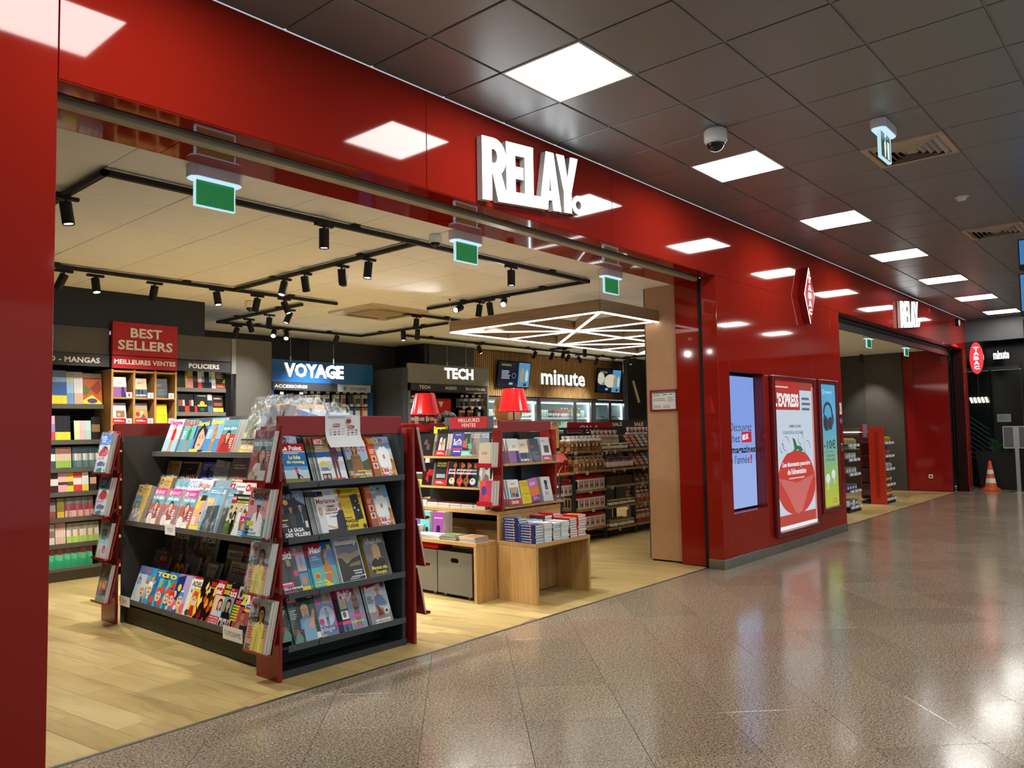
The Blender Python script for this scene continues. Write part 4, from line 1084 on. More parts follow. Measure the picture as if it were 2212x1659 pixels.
c.p([(.36, .2), (.32, .5), (.54, .5), (.52, .2)], '2e3848').p([(.7, .2), (.68, .5), (.92, .5), (.9, .2)], '1b2230').r(.78, .3, .03, .2, '6aa0d8').l(.0, .36, .28, .05, 1, 'e2c83c').l(.0, .24, .25, .08, 2, 'c9ced4').t("LA SAGA", .18, .125, .58, .085, 'f4f6f8', .04).t("DES VILLIERS", .06, .03, .9, .08, 'f4f6f8', .04).r(.86, .2, .1, .14, 'd8d8d4')
c = cov('marianne', .222, .295, 'eceef0')
c.r(.0, .84, .35, .12, '20242c').e(.1, .9, .05, .04, '3a62b0').p([(.1, .84), (.3, .84), (.3, .9)], 'b82a30').l(.38, .87, .4, .08, 3, '9aa0aa').e(.88, .93, .09, .055, 'c9b83a').t("Marianne", .04, .68, .74, .11, 'b3151f', .03).l(.82, .7, .12, .12, 5, '6a6e74')
c.t("COMMENT", .38, .58, .34, .05, '1c2434', .05).t("URSULA", .34, .49, .46, .075, 'b3151f', .05).t("NOUS A VENDUS", .28, .43, .56, .04, '1c2434', .05).t("À TRUMP", .44, .35, .32, .05, '1c2434', .05)
c.bust(.13, .52, .13, 'c9a46a', 'd8a888', 'cdd4da').p([(.0, .0), (.02, .36), (.26, .36), (.32, .2), (.3, .0)], 'd8dde2').p([(.62, .0), (.7, .4), (1, .48), (1, 0)], '1d2640').bust(.93, .6, .14, 'c98a3a', 'd08a5a', '1d2640', False).p([(.3, .2), (.62, .12), (.62, .08), (.3, .15)], 'd8a888').r(.25, .02, .5, .07, '20242c')
c = cov('obs', .205, .29, 'd6b81e')
c.r(0, 0, 1, 1, 'd9bc22').l(.05, .9, .9, .06, 2, '6a5a10').r(0, .87, .15, .1, 'b22a20').t("Nouvel Obs", .0, .76, .98, .1, 'b2301c', .04).t("Tous", .13, .5, .32, .1, 'b07a18', .0).t("visés", .11, .4, .34, .1, 'b07a18', .0)
c.p([(.55, .22), (.5, .82), (.84, .86), (.92, .26)], '14171d').e(.62, .52, .04, .02, 'e6e8ea').e(.76, .46, .04, .02, 'e6e8ea').e(.72, .68, .03, .015, 'aab').e(.84, .62, .03, .015, 'aab').l(.1, .28, .4, .04, 1, '2a2410').t("ARNAQUES", .0, .17, .66, .09, '161408', .05).t("EN LIGNE", .0, .07, .62, .08, '161408', .05).e(.9, .08, .09, .06, '3a2a1a')
c = cov('voici', .215, .285, '2a3a44')
c.r(0, .3, 1, .7, '33443c').r(0, .84, .55, .16, 'c0202e').t("Voici", .0, .74, .52, .18, 'f6f6f6', .05).r(.55, .82, .45, .18, '7a8aa8').e(.68, .9, .07, .07, 'd0a080').e(.86, .9, .06, .07, 'a8785a').r(.56, .8, .4, .05, 'd03a80')
c.r(.66, .44, .34, .36, 'a8b4d8').figure(.83, .45, .34, 'c99878', '3a2a1a', '7a80d0', False, '', '8a90d8').r(.66, .12, .34, .28, '5a8ab8').e(.82, .24, .1, .09, 'b88460').figure(.3, .1, .66, '3a3030', 'c0a070', '222', True, '20242c', '15181e').bust(.36, .66, .1, 'd8c090', 'c99878', '1a1e24').e(.56, .42, .09, .07, 'd0307a').r(.0, .15, .4, .1, 'd83a86').l(.0, .2, .35, .05, 1, 'f4e6ee').t("Elle a retrouvé", .02, .09, .68, .06, 'f4f6f8', .03).t("l'amour", .02, .01, .5, .06, 'e0408c', .03).r(.68, .0, .32, .11, 'e0c82e')
c = cov('maxi', .21, .285, '3aa0b8')
c.r(0, .4, 1, .6, '2a6ab0').r(0, .45, 1, .2, '3c86c0').r(0, 0, 1, .46, '46b4b8').p([(0, .72), (.55, .84), (.55, 1), (0, 1)], 'b8182c').t("Maxi", .08, .78, .5, .15, 'f4f6f8', .05).r(.8, .84, .14, .1, 'e2cc2e').l(.08, .62, .38, .1, 2, '9ad0e8').l(.12, .52, .3, .06, 2, '3a7a3a')
c.p([(.45, .0), (.5, .3), (.46, .5), (.52, .6), (.72, .6), (.82, .46), (.98, .12), (.92, .08), (.76, .34), (.74, .0)], 'b57a4c').e(.63, .73, .1, .11, 'b57a4c').p([(.5, .5), (.5, .78), (.58, .88), (.7, .85), (.66, .76), (.6, .7), (.58, .5)], '2a1a14').p([(.44, .2), (.76, .04), (.76, .0), (.44, .14)], 'e6dc3a').p([(.45, .0), (.48, .1), (.76, .06), (.76, 0)], 'e6dc3a').l(.5, .3, .28, .03, 1, 'e6dc3a').e(.2, .28, .12, .09, 'd8a040').e(.2, .27, .08, .05, 'a86428').t("TARTES ET", .06, .12, .4, .045, 'e6e04a', .03).t("CAKES SALÉS", .0, .06, .48, .045, 'e6e04a', .03)
c = cov('society', .222, .3, 'c9cdd6')
c.r(.04, .03, .92, .8, '24262a').r(.04, .5, .92, .33, '56607a').p([(.04, .5), (.04, .62), (.3, .66), (.6, .62), (.96, .68), (.96, .4), (.04, .36)], '9a8a6a').p([(.04, .3), (.04, .56), (.2, .54), (.36, .4), (.6, .5), (.96, .56), (.96, .3)], '202a1c').p([(.5, .4), (.9, .44), (.9, .34), (.4, .34)], '7a6a48').l(.05, .92, .9, .05, 2, '8a8e98').t("Society", .06, .79, .87, .15, 'f2f3f5', .05)
for i, (s_, w2) in enumerate((("MÉMOIRE", .36), ("CRIME", .3), ("LE DERNIER FÉVRIER", .6))): c.t(s_, .72 - w2 * .5, .22 - i * .06, w2, .035, 'f2f3f5', .04)
c.l(.34, .05, .56, .04, 2, 'c8ccd0')
c = cov('valeurs', .21, .29, '6a6a6c')
c.r(0, 0, 1, 1, '8a7326').r(.03, .02, .94, .96, '55575a').e(.3, .6, .3, .3, '73767a').e(.8, .5, .25, .3, '3a3c3f').bust(.52, .62, .26, 'c9a868', 'd8a888', '15161a').t("VA", .08, .79, .26, .16, 'e6e6e2', .0).t("LEURS", .38, .8, .52, .1, 'e6e6e2', .0).l(.4, .92, .5, .04, 2, '7c8084').t("Mamma mia", .16, .18, .68, .09, 'ecd83a', .03).t("Giorgia!", .3, .06, .46, .1, 'ecd83a', .03)
c = cov('gala', .222, .3, '24403c')
c.p([(0, .2), (.3, .7), (.1, 1), (0, 1)], '3a6a60').p([(.3, .2), (.2, .6), (.5, .95), (.6, .6)], '1a2a26').p([(.7, .5), (.9, .9), (1, .8), (1, .4)], '2f5a50').p([(.0, .0), (.2, .3), (.35, .1), (.3, 0)], '5a8a7a').r(0, .83, .36, .15, 'b01c2a').t("Gala", .03, .85, .3, .1, 'f4f4f4', .0).bust(.58, .66, .2, 'd2bb90', 'd0a080', '6a9ac0').p([(.4, .0), (.42, .4), (.6, .5), (.84, .42), (.86, .0)], '7fa6c6').p([(.62, .3), (.86, .66), (.92, .6), (.8, .26)], 'd0a080').l(.04, .5, .25, .2, 5, 'c8d0cc').l(.04, .2, .3, .1, 3, 'b03a3a').r(.72, .86, .25, .1, '111').l(.74, .87, .2, .07, 2, 'c8d0cc').r(.84, .04, .14, .12, 'e8e8e4')
c = cov('closer', .21, .29, 'c8408c')
c.r(.0, 0, .95, .9, '6a82b8').r(.0, .84, .6, .08, '6a6a60').r(.6, .72, .35, .24, '8aa0b0').e(.7, .84, .06, .1, 'c99070').e(.85, .84, .06, .1, 'b87858').t("Closer", .0, .7, .55, .13, 'e04a9c', .05).bust(.16, .62, .2, '1a1614', '3e2c24', '9ab0dc', False).p([(.0, .0), (.0, .4), (.3, .42), (.38, .0)], '93a9d8').e(.66, .44, .3, .22, 'b8c8dc').figure(.66, .22, .42, '8a6048', '20140f', '8aa8e0', False, '3a4a6a', '8aa8e8').r(.4, .1, .55, .12, '5a6a8a').e(.42, .34, .1, .07, 'd03080').t("la plage", .06, .1, .8, .12, 'e6eaf4', .0).l(.04, .02, .6, .06, 1, 'd8c838')
c = cov('public', .215, .295, '6a86a0')
c.r(.34, 0, .66, 1, '7d98b2').r(0, 0, .34, 1, '223040').r(0, .74, .7, .22, 'c8307a').t("Public", .06, .72, .62, .17, 'f6f6f6', .06).r(.68, .76, .3, .22, 'b890b0').e(.83, .86, .07, .1, 'c99878').r(.04, .5, .28, .22, '9ab0ac').e(.18, .6, .08, .08, 'c99878').r(.04, .28, .28, .18, 'dfe4ea').e(.16, .38, .07, .07, '7a5a48').r(.0, .17, .36, .07, 'e04a90').r(.0, .02, .3, .14, '4a6aa0').e(.14, .08, .05, .07, '3a2418').figure(.68, .06, .86, '8a5a42', '1f1512', '4a3a48').e(.42, .72, .08, .08, 'e890b8').r(.4, .28, .55, .05, 'e8489a').t("j'oublie tout...", .36, .15, .6, .07, 'eedc34', .03).l(.42, .06, .5, .07, 2, 'e8489a')
c = cov('femme', .205, .285, 'aab8c0')
c.r(0, 0, 1, 1, 'b4c2cc').r(0, 0, 1, .3, '8a8c90').p([(0, .84), (.9, .96), (1, 1), (0, 1)], 'b41c28').t("femme", .02, .78, .6, .13, 'f2f2f2', .05).e(.86, .9, .11, .08, '7a2a6a').bust(.58, .78, .16, 'd8c090', 'b8845e', '5a7aac').p([(.36, .5), (.5, .64), (.76, .62), (.9, .46), (.8, .4), (.44, .42)], '6484b4').p([(.36, .5), (.3, .2), (.38, .18), (.46, .42), (.8, .3), (.7, .22), (.4, .36)], 'b0805c').l(.05, .5, .28, .18, 4, '4a5a6a').e(.8, .28, .12, .08, 'd8d8d4').e(.8, .28, .06, .04, '3a3a3a').t("RÉCUP'", .3, .14, .4, .06, 'd03070', .03).t("BIEN MANGER", .2, .07, .7, .05, 'f4f4f4', .04).t("POUR ÉVITER", .2, .01, .7, .05, 'f4f4f4', .04)
c = cov('peps', .215, .295, 'c9b09a')
c.r(.0, .62, 1, .38, 'b9c4ca').p([(0, .62), (.4, .68), (1, .62), (1, .5), (0, .5)], '5a6468').r(0, 0, 1, .56, 'c8a48c').bust(.6, .74, .24, '3a2a20', 'c89470', 'e0d27a').p([(.3, .0), (.4, .42), (.6, .52), (.84, .42), (.92, 0)], 'dccb62').p([(.45, .0), (.5, .4), (.55, .4), (.52, .0)], 'c0ae4a').p([(.68, .0), (.68, .4), (.73, .4), (.78, .0)], 'efe08a').t("Pep's", .05, .8, .42, .15, 'c0302c', .04).r(.8, .84, .16, .1, 'c8d4da').l(.06, .6, .26, .13, 4, '4a5058').l(.08, .24, .22, .24, 5, 'c8503a').l(.8, .3, .16, .25, 6, 'b05a4a').e(.14, .56, .08, .05, '8a8a5a').l(.06, .04, .24, .1, 3, '3a3a38')
c = cov('good', .205, .285, 'c89a9c')
c.r(0, .4, 1, .6, 'cf9c9e').r(0, 0, 1, .4, '4a8e98').bust(.55, .66, .2, '222', '6a4434', 'e8ecf0', False).e(.55, .77, .2, .1, '9ab6d8').p([(.22, .05), (.26, .38), (.45, .5), (.66, .5), (.86, .38), (.9, .05)], 'e9edf2').p([(.5, .5), (.55, .3), (.6, .5)], '6a4434').t("Good!", .04, .8, .9, .16, '1c1c22', .0).r(.06, .66, .2, .1, 'a8485c').l(.7, .56, .24, .1, 3, 'a86a74').r(.06, .24, .36, .1, 'd8c63a').t("UN ÉTÉ EN", .05, .14, .42, .06, '14161a', .03).t("PLEINE SANTÉ", .05, .07, .58, .06, '14161a', .03).l(.8, .1, .16, .25, 5, 'd8b080')
def mc_pack(c, dy=0.):      # fashion monthly with a brunette on red, used plain and in gift packs
    c.r(0, 0, 1, .8, 'c4402c').r(0, .6, 1, .25, '5e9aa6').t("marie claire", .05, .72, .88, .1, 'e6f0f2', .03).bust(.5, .56, .24, '2a1c18', 'd8a888', '8a2a2c').l(.72, .2, .22, .3, 5, 'e8d8d0').p([(.1, 0), (.2, .3), (.8, .3), (.9, 0)], 'a02c28')
c = cov('mc', .2, .27, '6aa8b4'); mc_pack(c)
c = cov('mcgift', .19, .29, 'd43a86'); mc_pack(c)
c.r(0, .84, 1, .16, 'd0287e').e(.16, .91, .1, .06, 'f0e6ea').t("2", .12, .875, .08, .07, '1a1a3a', .04).l(.32, .87, .6, .08, 2, 'f2c8dc').e(.24, .2, .2, .15, 'e8e4da').e(.24, .2, .15, .11, 'dcd6c8').p([(.42, .0), (.45, .2), (.85, .24), (.9, .02)], 'e9e2d2')
c = cov('mcgrey', .205, .30, '8a7468')
c.r(0, .85, 1, .15, '8a2438').r(0, .0, 1, .85, 'a03c38').r(0, .62, 1, .22, '6a8c94').t("marie claire", .03, .7, .92, .12, 'dfe8ea', .03).bust(.55, .53, .26, '3a2a22', 'c89c80', '6a5048').e(.4, .24, .2, .13, 'cfc9c0').e(.4, .24, .15, .09, 'c2bbb0').r(.5, .02, .38, .2, 'c8c2b8').e(.2, .1, .18, .1, 'a8966a').l(.8, .4, .18, .2, 4, 'd8c8c0')
c = cov('stripebag', .2, .29, 'd9a81e')
c.r(0, 0, 1, 1, 'd9a81e').r(.0, .74, 1, .26, 'e0b024').e(.18, .88, .12, .07, '1c1c20').t("30", .12, .85, .13, .06, 'f0f0ea', .03).t("VOTRE POINT", .38, .86, .5, .05, '6a4a10', .02).l(.38, .79, .5, .03, 1, '8a6414').r(.0, .4, .55, .32, '4a96a4').bust(.3, .48, .16, '2a1c18', 'd8a888', 'c4402c')
bag = [(.02, .0), (.03, .2), (.12, .34), (.35, .4), (.65, .36), (.8, .22), (.84, 0)]
c.p(bag, 'e6e6e4')
for i in range(5): c.p([(.05 + i * .16, .0), (.14 + i * .13, .3 + (.06 if 0 < i < 4 else -.05)), (.2 + i * .13, .3 + (.06 if 0 < i < 4 else -.05)), (.13 + i * .16, 0)], '242b48')
c.e(.45, .24, .14, .09, 'e8e4dc').p([(.38, .24), (.45, .3), (.52, .24)], 'c8743a')
c = cov('yellowpack', .2, .28, 'dcaa1c')
c.e(.2, .86, .12, .08, '1c1c20').t("30", .14, .83, .12, .06, 'f0f0ea', .03).t("VOTRE POINT", .38, .84, .54, .06, '6a4a10', .02).l(.38, .77, .5, .03, 1, '8a6414').r(0, .3, .6, .38, '58a6b2').r(.2, .1, .5, .4, 'd4582c')
c = cov('sante', .2, .285, 'd8b08c')
c.r(0, .78, 1, .22, '74a8c8').t("Santé", .05, .78, .6, .14, 'e8d83a', .05).e(.6, .45, .34, .38, 'd9a888').e(.5, .5, .05, .03, '2a1c18').e(.72, .5, .05, .03, '2a1c18').e(.62, .28, .1, .03, 'b86a5a').p([(.2, .8), (.3, .95), (.8, .95), (.96, .7), (.6, .82)], '4a3020').r(.05, .6, .25, .1, 'e8d83a').l(.05, .2, .3, .2, 4, 'f2f2f2').r(.0, .1, .7, .08, 'e8d83a').l(.03, .02, .5, .05, 1, 'f4f4f4')
c = cov('bagpack', .22, .31, '7fb0cc')
c.r(0, .82, 1, .18, '6aa2c4').l(.1, .86, .75, .08, 2, 'dcebf2').e(.9, .9, .08, .06, 'd8dce0').r(.06, .5, .4, .26, 'd8c0a8').t("Santé", .08, .66, .4, .1, 'e8d83a', .05).p([(.12, .0), (.2, .58), (.86, .62), (.96, .02)], '3c4446').p([(.3, .05), (.4, .5), (.5, .52), (.44, .06)], '4a5456').p([(.6, .05), (.66, .5), (.72, .5), (.74, .06)], '2e3638')
c = cov('wedding', .21, .285, '5a6a3a')
c.r(0, .4, 1, .6, 'c8bc9c').r(0, .8, 1, .2, '2a2c22').r(0, .78, .25, .18, 'c02a34').t("NOUS", .02, .87, .2, .06, 'f4f4f4', .03).t("MARIAGE SURPRISE", .3, .9, .65, .05, 'e8e8e0', .03).t("UNE JOURNÉE", .3, .8, .68, .07, 'd8d02e', .04).r(.3, .79, .7, .0, 'd8d02e')
for i in range(14): c.e(R.random(), R.uniform(.05, .7), .08, .05, R.choice(['3a5a28', '6a8a3a', 'd8d4b8', '4a6a30', 'e0d8c0']), 7)
c.figure(.4, .02, .7, 'c89878', '3a2a1c', '16181c', False, '16181c', '16181c').p([(.36, .42), (.4, .56), (.44, .42)], 'f2f2f2').figure(.68, .06, .66, 'd8a888', '7a5a38', 'e4e4e0', False, 'dcdcd8', 'e4e4e0').p([(.5, .02), (.62, .4), (.78, .4), (.95, .0)], 'd9d9d4')
c = cov('cestdit', .205, .285, 'c8b0a8')
c.r(0, .55, .6, .45, 'd0287e').t("C'est", .04, .8, .5, .14, 'f6f6f6', .05).t("dit", .2, .66, .34, .14, 'f6f6f6', .05).r(.0, .44, .6, .1, 'd0287e').bust(.78, .66, .18, '4a3424', 'd0a080', '384050').r(0, .25, .5, .18, '8a6a5a').r(.5, .1, .5, .3, '384a68').e(.3, .3, .1, .09, 'c89878').r(0, .05, .55, .18, '3a86c4').l(.04, .07, .45, .14, 3, 'dbe8f2').r(0, .0, .4, .05, 'd8a02e')
c = cov('questions', .2, .27, 'e6e6e4')
c.r(0, .82, .3, .16, 'c82a34').t("+", .08, .85, .14, .1, 'f4f4f4', .03).t("Questions", .34, .86, .62, .09, '33383e', .02).t("Réponses", .34, .74, .6, .09, '33383e', .02).bust(.6, .42, .24, '9a9488', 'd0a888', '404a5a')
c = cov('choc', .21, .28, '8a8078')
c.r(0, .68, 1, .32, 'ddd8d2').t("Choc", .03, .76, .6, .18, 'c41c28', .06).r(.66, .8, .34, .2, '20242a').r(.6, .64, .18, .18, 'dccb2e').bust(.4, .48, .28, '6a4a30', 'd0a080', '20242a').bust(.84, .46, .26, '2a2a2c', 'c89878', '14161a', False)
c = cov('lamode', .25, .25, '120e10')
c.r(0, .95, 1, .05, 'c88a84').r(.93, 0, .07, 1, 'c88a84').r(.8, .78, .16, .18, '20161a').l(.3, .76, .4, .06, 1, '8a5a50').t("LA MODE", .06, .34, .84, .3, 'e8a88c', .0, 2)
c = cov('vogue', .2, .28, '2f4fae')
c.r(0, .0, 1, 1, '3354b4').t("VOGUE", .04, .76, .92, .18, 'cfd8f0', .0).e(.5, .72, .14, .15, '221c22').p([(.18, .0), (.24, .42), (.42, .56), (.6, .56), (.78, .42), (.84, .0)], '2b2730').p([(.42, .56), (.5, .2), (.58, .56)], 'b8a894')
c = cov('voguew', .2, .28, 'dfe3ee')
c.t("VOGUE", .04, .76, .92, .18, '2a4aa8', .0).bust(.5, .5, .26, '2a2424', 'd8b090', '3a5ab0')
c = cov('greyfold', .2, .28, 'b9b7b2'); c.t("VOGUE", .1, .68, .8, .14, '4a5a84', .0).r(.1, .2, .7, .3, 'd8d6d2').r(.5, .35, .3, .14, '4a4a50')
c = cov('teal', .2, .275, '3f9c9c'); c.r(0, .74, 1, .26, 'd8e4e4').t("Modes", .05, .78, .8, .15, 'c84a3a', .03).figure(.5, 0, .82, 'c89070', '2a1c14', '2f8a5a', True, '2f8a5a', '3aa06a').l(.7, .2, .25, .3, 4, 'eef4f4')
c = cov('games', .21, .28, '9a3a34'); c.r(0, .5, 1, .5, '8a5a4a').l(.1, .74, .8, .14, 2, 'e8dcd0').r(.1, .25, .8, .3, 'd8783a').l(.15, .28, .7, .24, 4, 'f2e0c8').r(0, 0, 1, .2, '3a62a0')
# women's summer issues of the top shelf
def summer(key, bg, sea, dress, title, tc, hair='2a1a12', skin='b98460'):
    c = cov(key, .21, .285, bg)
    c.r(0, .0, 1, .45, sea).figure(.52, .0, .88, skin, hair, dress, True, '', dress if key != 'sum4' else '').t(title, .04, .84, .85, .13, tc, .05).l(.04, .45, .25, .25, 4, 'f2f2ee').r(.0, .03, .7, .09, 'e0cf34' if key != 'sum1' else 'd8702e').l(.05, .045, .55, .06, 2, '5a4a20' )
summer('sum1', 'd8c4c8', '9ac0cc', 'c41c2a', 'Femme', 'd0287e'); summer('sum2', '6ab0b4', '5a9cb4', '1f8a52', 'ELLE', 'd8402c')
summer('sum4', '86b4d8', '4f8cc0', 'c8a060', 'Santé', 'e8dc3a', '8a5a30', 'b98050')
c = cov('sum3', .21, .285, '5a7ab0'); c.r(0, .8, 1, .2, '3a5aa0').t("Santé", .05, .82, .8, .14, 'e8dc3a', .05).e(.55, .46, .3, .34, 'd8ac90').p([(.2, .2), (.2, .7), (.5, .88), (.86, .7), (.84, .5), (.5, .76), (.32, .6), (.3, .2)], '2a2420').e(.45, .5, .04, .02, '1d1512').e(.66, .5, .04, .02, '1d1512').r(.39, .55, .12, .012, '2a2420').r(.6, .55, .12, .012, '2a2420').p([(.56, .5), (.6, .39), (.53, .39)], 'c09078').e(.56, .3, .09, .03, 'b8503e').r(0, 0, 1, .16, '23304a').r(0, .1, .6, .08, 'e0cf34')
c = cov('special', .21, .29, '6a6a4c'); c.r(0, .3, 1, .7, '7d8468').bust(.6, .6, .24, '2a1c14', 'a87858', '6a4a34').r(0, 0, 1, .28, 'c8a858').t("SPÉCIAL FÊTES", .1, .16, .8, .1, 'f0ece0', .04).r(.1, .04, .7, .09, 'e0cf34').e(.15, .5, .1, .08, 'd8c838')
# children's, true-crime and television titles of the lowest shelf
def kid(key, bg, title, tc, cols, seed, w_=.21, h_=.28, n=9):
    q = random.Random(seed); c = cov(key, w_, h_, bg)
    for i in range(n):
        x, y, r_ = q.uniform(.1, .9), q.uniform(.08, .7), q.uniform(.07, .17)
        k = q.choice(cols)
        if q.random() < .55: c.e(x, y, r_, r_ * .75, k, 11)
        else: c.p([(x - r_, y - r_ * .6), (x + r_ * .8, y - r_ * .4), (x + r_ * .5, y + r_ * .7), (x - r_ * .6, y + r_ * .5)], k)
    x, y = q.uniform(.35, .65), q.uniform(.3, .45)
    c.e(x, y, .2, .16, 'f0c8a0').e(x - .07, y + .03, .03, .03, '222', 8).e(x + .07, y + .03, .03, .03, '222', 8).e(x, y - .07, .07, .025, 'c03a3a', 8).p([(x - .2, y + .04), (x - .1, y + .2), (x + .12, y + .2), (x + .2, y + .04), (x, y + .12)], q.choice(cols))
    if title: c.r(.0, .8, 1, .2, q.choice(cols)).t(title, .08, .83, .8, .12, tc, .05)
    return c
kid('kid1', 'c9dfe6', 'JE COLORIE', 'd83a5a', ['8ac6e2', 'f0a030', 'e04a6a', 'f4e4c0', '3a8ac8'], 1); kid('kid2', '4a9ccc', '', '', ['f2e2a8', 'e8a030', '8ad0e8', 'f8f8f4', '2a62a0'], 2)
kid('kid3', '6ac0c4', 'TO', 'f2e03a', ['4aa0d8', 'f2d82e', '8ac84a', 'e84a3a', '2f7ab8'], 3); kid('kid4', '3a4a9c', '', 'f2f2f2', ['d82a2a', 'e8c8a0', '4a5ab8', 'b09ad8', 'e0402a'], 4)
kid('kid5', 'b8a4d8', '', '', ['f2f2f2', 'e8d23a', '3a9ad0', 'e86a8a'], 5); kid('kid6', '4a5a2a', 'JEUX', 'f4f4f4', ['d8301e', 'e08a2a', 'c8d83a', '8a4ab0'], 6)
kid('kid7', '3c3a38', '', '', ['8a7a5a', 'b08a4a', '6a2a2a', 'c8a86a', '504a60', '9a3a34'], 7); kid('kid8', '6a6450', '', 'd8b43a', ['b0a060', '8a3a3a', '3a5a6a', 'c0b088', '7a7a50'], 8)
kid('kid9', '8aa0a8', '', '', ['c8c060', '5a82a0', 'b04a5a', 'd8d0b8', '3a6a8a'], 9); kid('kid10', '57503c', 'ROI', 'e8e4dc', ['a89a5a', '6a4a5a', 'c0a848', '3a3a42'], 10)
c = cov('adele', .2, .27, 'f0e8d0'); c.t("ADELE", .1, .82, .8, .13, '2a2a2a', .03).r(.3, .0, .7, .78, 'e8c83a').e(.55, .5, .2, .17, 'f0c8a0').p([(.35, .52), (.45, .72), (.7, .7), (.76, .5), (.55, .6)], 'd8501e').p([(.35, .1), (.45, .36), (.66, .36), (.74, .1)], 'c82a2a').e(.48, .5, .03, .03, '222', 8).e(.62, .5, .03, .03, '222', 8).e(.3, .16, .14, .08, '2a5a4a').r(0, 0, .6, .08, 'd0442e')
for k in range(4): c.e(.2 + k * .2, .7 - k * .08, .06, .05, ('3a9ad0', 'e86a8a', '8ac84a', 'd8501e')[k])
c = cov('fire', .2, .285, '1a120e')
q = random.Random(12)
for i in range(26):
    x, y = q.random(), q.uniform(0, .82); s = q.uniform(.05, .16)
    c.p([(x - s, y - s * .4), (x - s * .2, y - s), (x + s, y - s * .2), (x + s * .3, y + s * 1.1), (x - s * .4, y + s * .5)], q.choice(['e8a01e', 'd8481a', 'f4d84a', '2a1a14', '8a2418', 'f0e070', '14100e']))
c.r(.6, .84, .32, .1, 'c42a1e').l(.6, .78, .32, .05, 1, 'c8b0a0')
c = cov('vraies', .215, .285, 'e8c8a8'); c.r(0, .68, .64, .32, 'c8202c').t("Histoires", .04, .84, .54, .13, 'f6f6f6', .04).t("vraies!", .04, .7, .5, .13, 'f6f6f6', .04).r(.64, .68, .36, .32, '20242a').t("FAITS", .68, .86, .28, .1, 'e8d82e', .05).t("DIVERS", .66, .73, .32, .1, 'e8d82e', .05).r(0, .0, .28, .66, 'b89a7a').r(.02, .44, .24, .2, 'd8b82e').r(.02, .24, .24, .18, 'a84a2a').bust(.62, .5, .2, '4a2e20', 'e0b494', 'b8d0e4').r(.2, .0, .62, .24, 'c8202c')
for i, s_ in enumerate(("UNE MÈRE", "A VOLÉ MON", "FILS PENDANT", "DES ANNÉES")): c.t(s_, .24, .185 - i * .055, .52, .04, 'f6e8e0', .03)
c = cov('police', .21, .285, '16181a'); c.r(0, .7, .66, .28, '16181a').r(.06, .7, .56, .2, 'b81c26').t("POLICE", .1, .72, .48, .11, 'f6f6f6', .05).l(.12, .85, .4, .04, 1, 'e8b0b0').r(.66, .72, .34, .26, 'b8b4b0').e(.82, .84, .08, .09, '3a2a24').r(0, .28, .56, .42, '7aa09c').bust(.3, .54, .2, '14100e', 'd0987a', '14161a').r(.66, .6, .3, .08, 'c8485a')
for i in range(6): c.r(.6, .54 - i * .06, .36, .04, 'c8c02e')
for i in range(3): c.r(.02 + i * .24, .02, .2, .22, ('d8d8d4', 'c9c9c5', 'c49a88')[i]).e(.12 + i * .24, .12, .06, .07, ('222', '4a4a4a', '7a4a3a')[i])
c = cov('zapp', .2, .27, '1a1614'); c.r(0, .66, 1, .34, '17181a').t("Z", .16, .68, .4, .28, 'ecdc2e', .12).e(.78, .74, .14, .09, 'd8a0a0').e(.08, .8, .07, .06, 'c42a2a').r(.0, .0, 1, .64, 'b0485a').bust(.5, .44, .22, '2a1a12', 'b87e58', 'a8865a', False)
c = cov('tv', .2, .28, 'eef0f2'); c.e(.4, .83, .3, .17, 'd81f2c').t("TV", .24, .78, .32, .16, 'f8f8f8', .05).r(.05, .56, .7, .07, '2a4aa0').l(.1, .57, .6, .05, 1, 'dfe6f4').r(.0, .48, .8, .06, 'e8c83a').bust(.5, .36, .16, '2a1c14', 'd0a080', '20303c').r(0, 0, .4, .2, '202a44').r(.5, .02, .3, .16, 'c84a4a')
c = cov('monde', .2, .27, 'd8d4c4'); c.r(0, .86, 1, .14, '6a6a6c').t("le Monde ADOS", .06, .7, .88, .12, '22221e', .02).r(.05, .12, .9, .5, 'b8a84a').e(.5, .36, .24, .17, '6a5a30').l(.1, .04, .8, .06, 1, '5a5a54')
c = cov('crim', .205, .27, '9a4038'); c.t("Causes", .1, .78, .5, .12, 'e8c8c0', .02).t("CRIMINELLES", .1, .62, .8, .12, 'f0d8d0', .03).bust(.5, .34, .24, '2a2422', 'c09480', '3a2a2a')
c = cov('detective', .22, .29, 'b8b2ac'); c.r(0, .72, 1, .28, 'd0c8c0').t("NOUVEAU", .1, .87, .4, .07, 'b82a2c', .03).r(.12, .74, .78, .13, 'b0242c').t("DETECTIVE", .16, .765, .7, .085, 'f0e8e4', .04).bust(.28, .42, .24, '3a2a24', 'c8a090', '4a4a4c').bust(.74, .42, .26, '6a5448', 'd0ac9c', '3a3a3c', False).r(.05, .02, .9, .12, '4a4440').l(.1, .03, .8, .09, 2, 'e4dcd4')
c = cov('theophile', .22, .28, '7a6a58'); c.p([(.2, .95), (.86, .95), (.8, .6), (.62, .5), (.42, .52), (.26, .64)], 'e6e2dc').t("Théophile", .28, .78, .5, .1, 'b82a34', .02).p([(.46, .6), (.5, .66), (.54, .6), (.58, .66), (.56, .56), (.5, .56)], '2a3a7a').e(.5, .22, .3, .2, '8a5a38').e(.42, .28, .04, .03, '1d1512').e(.6, .28, .04, .03, '1d1512').e(.5, .17, .07, .05, '2a1a14').r(0, 0, 1, .06, '3a3a3a')
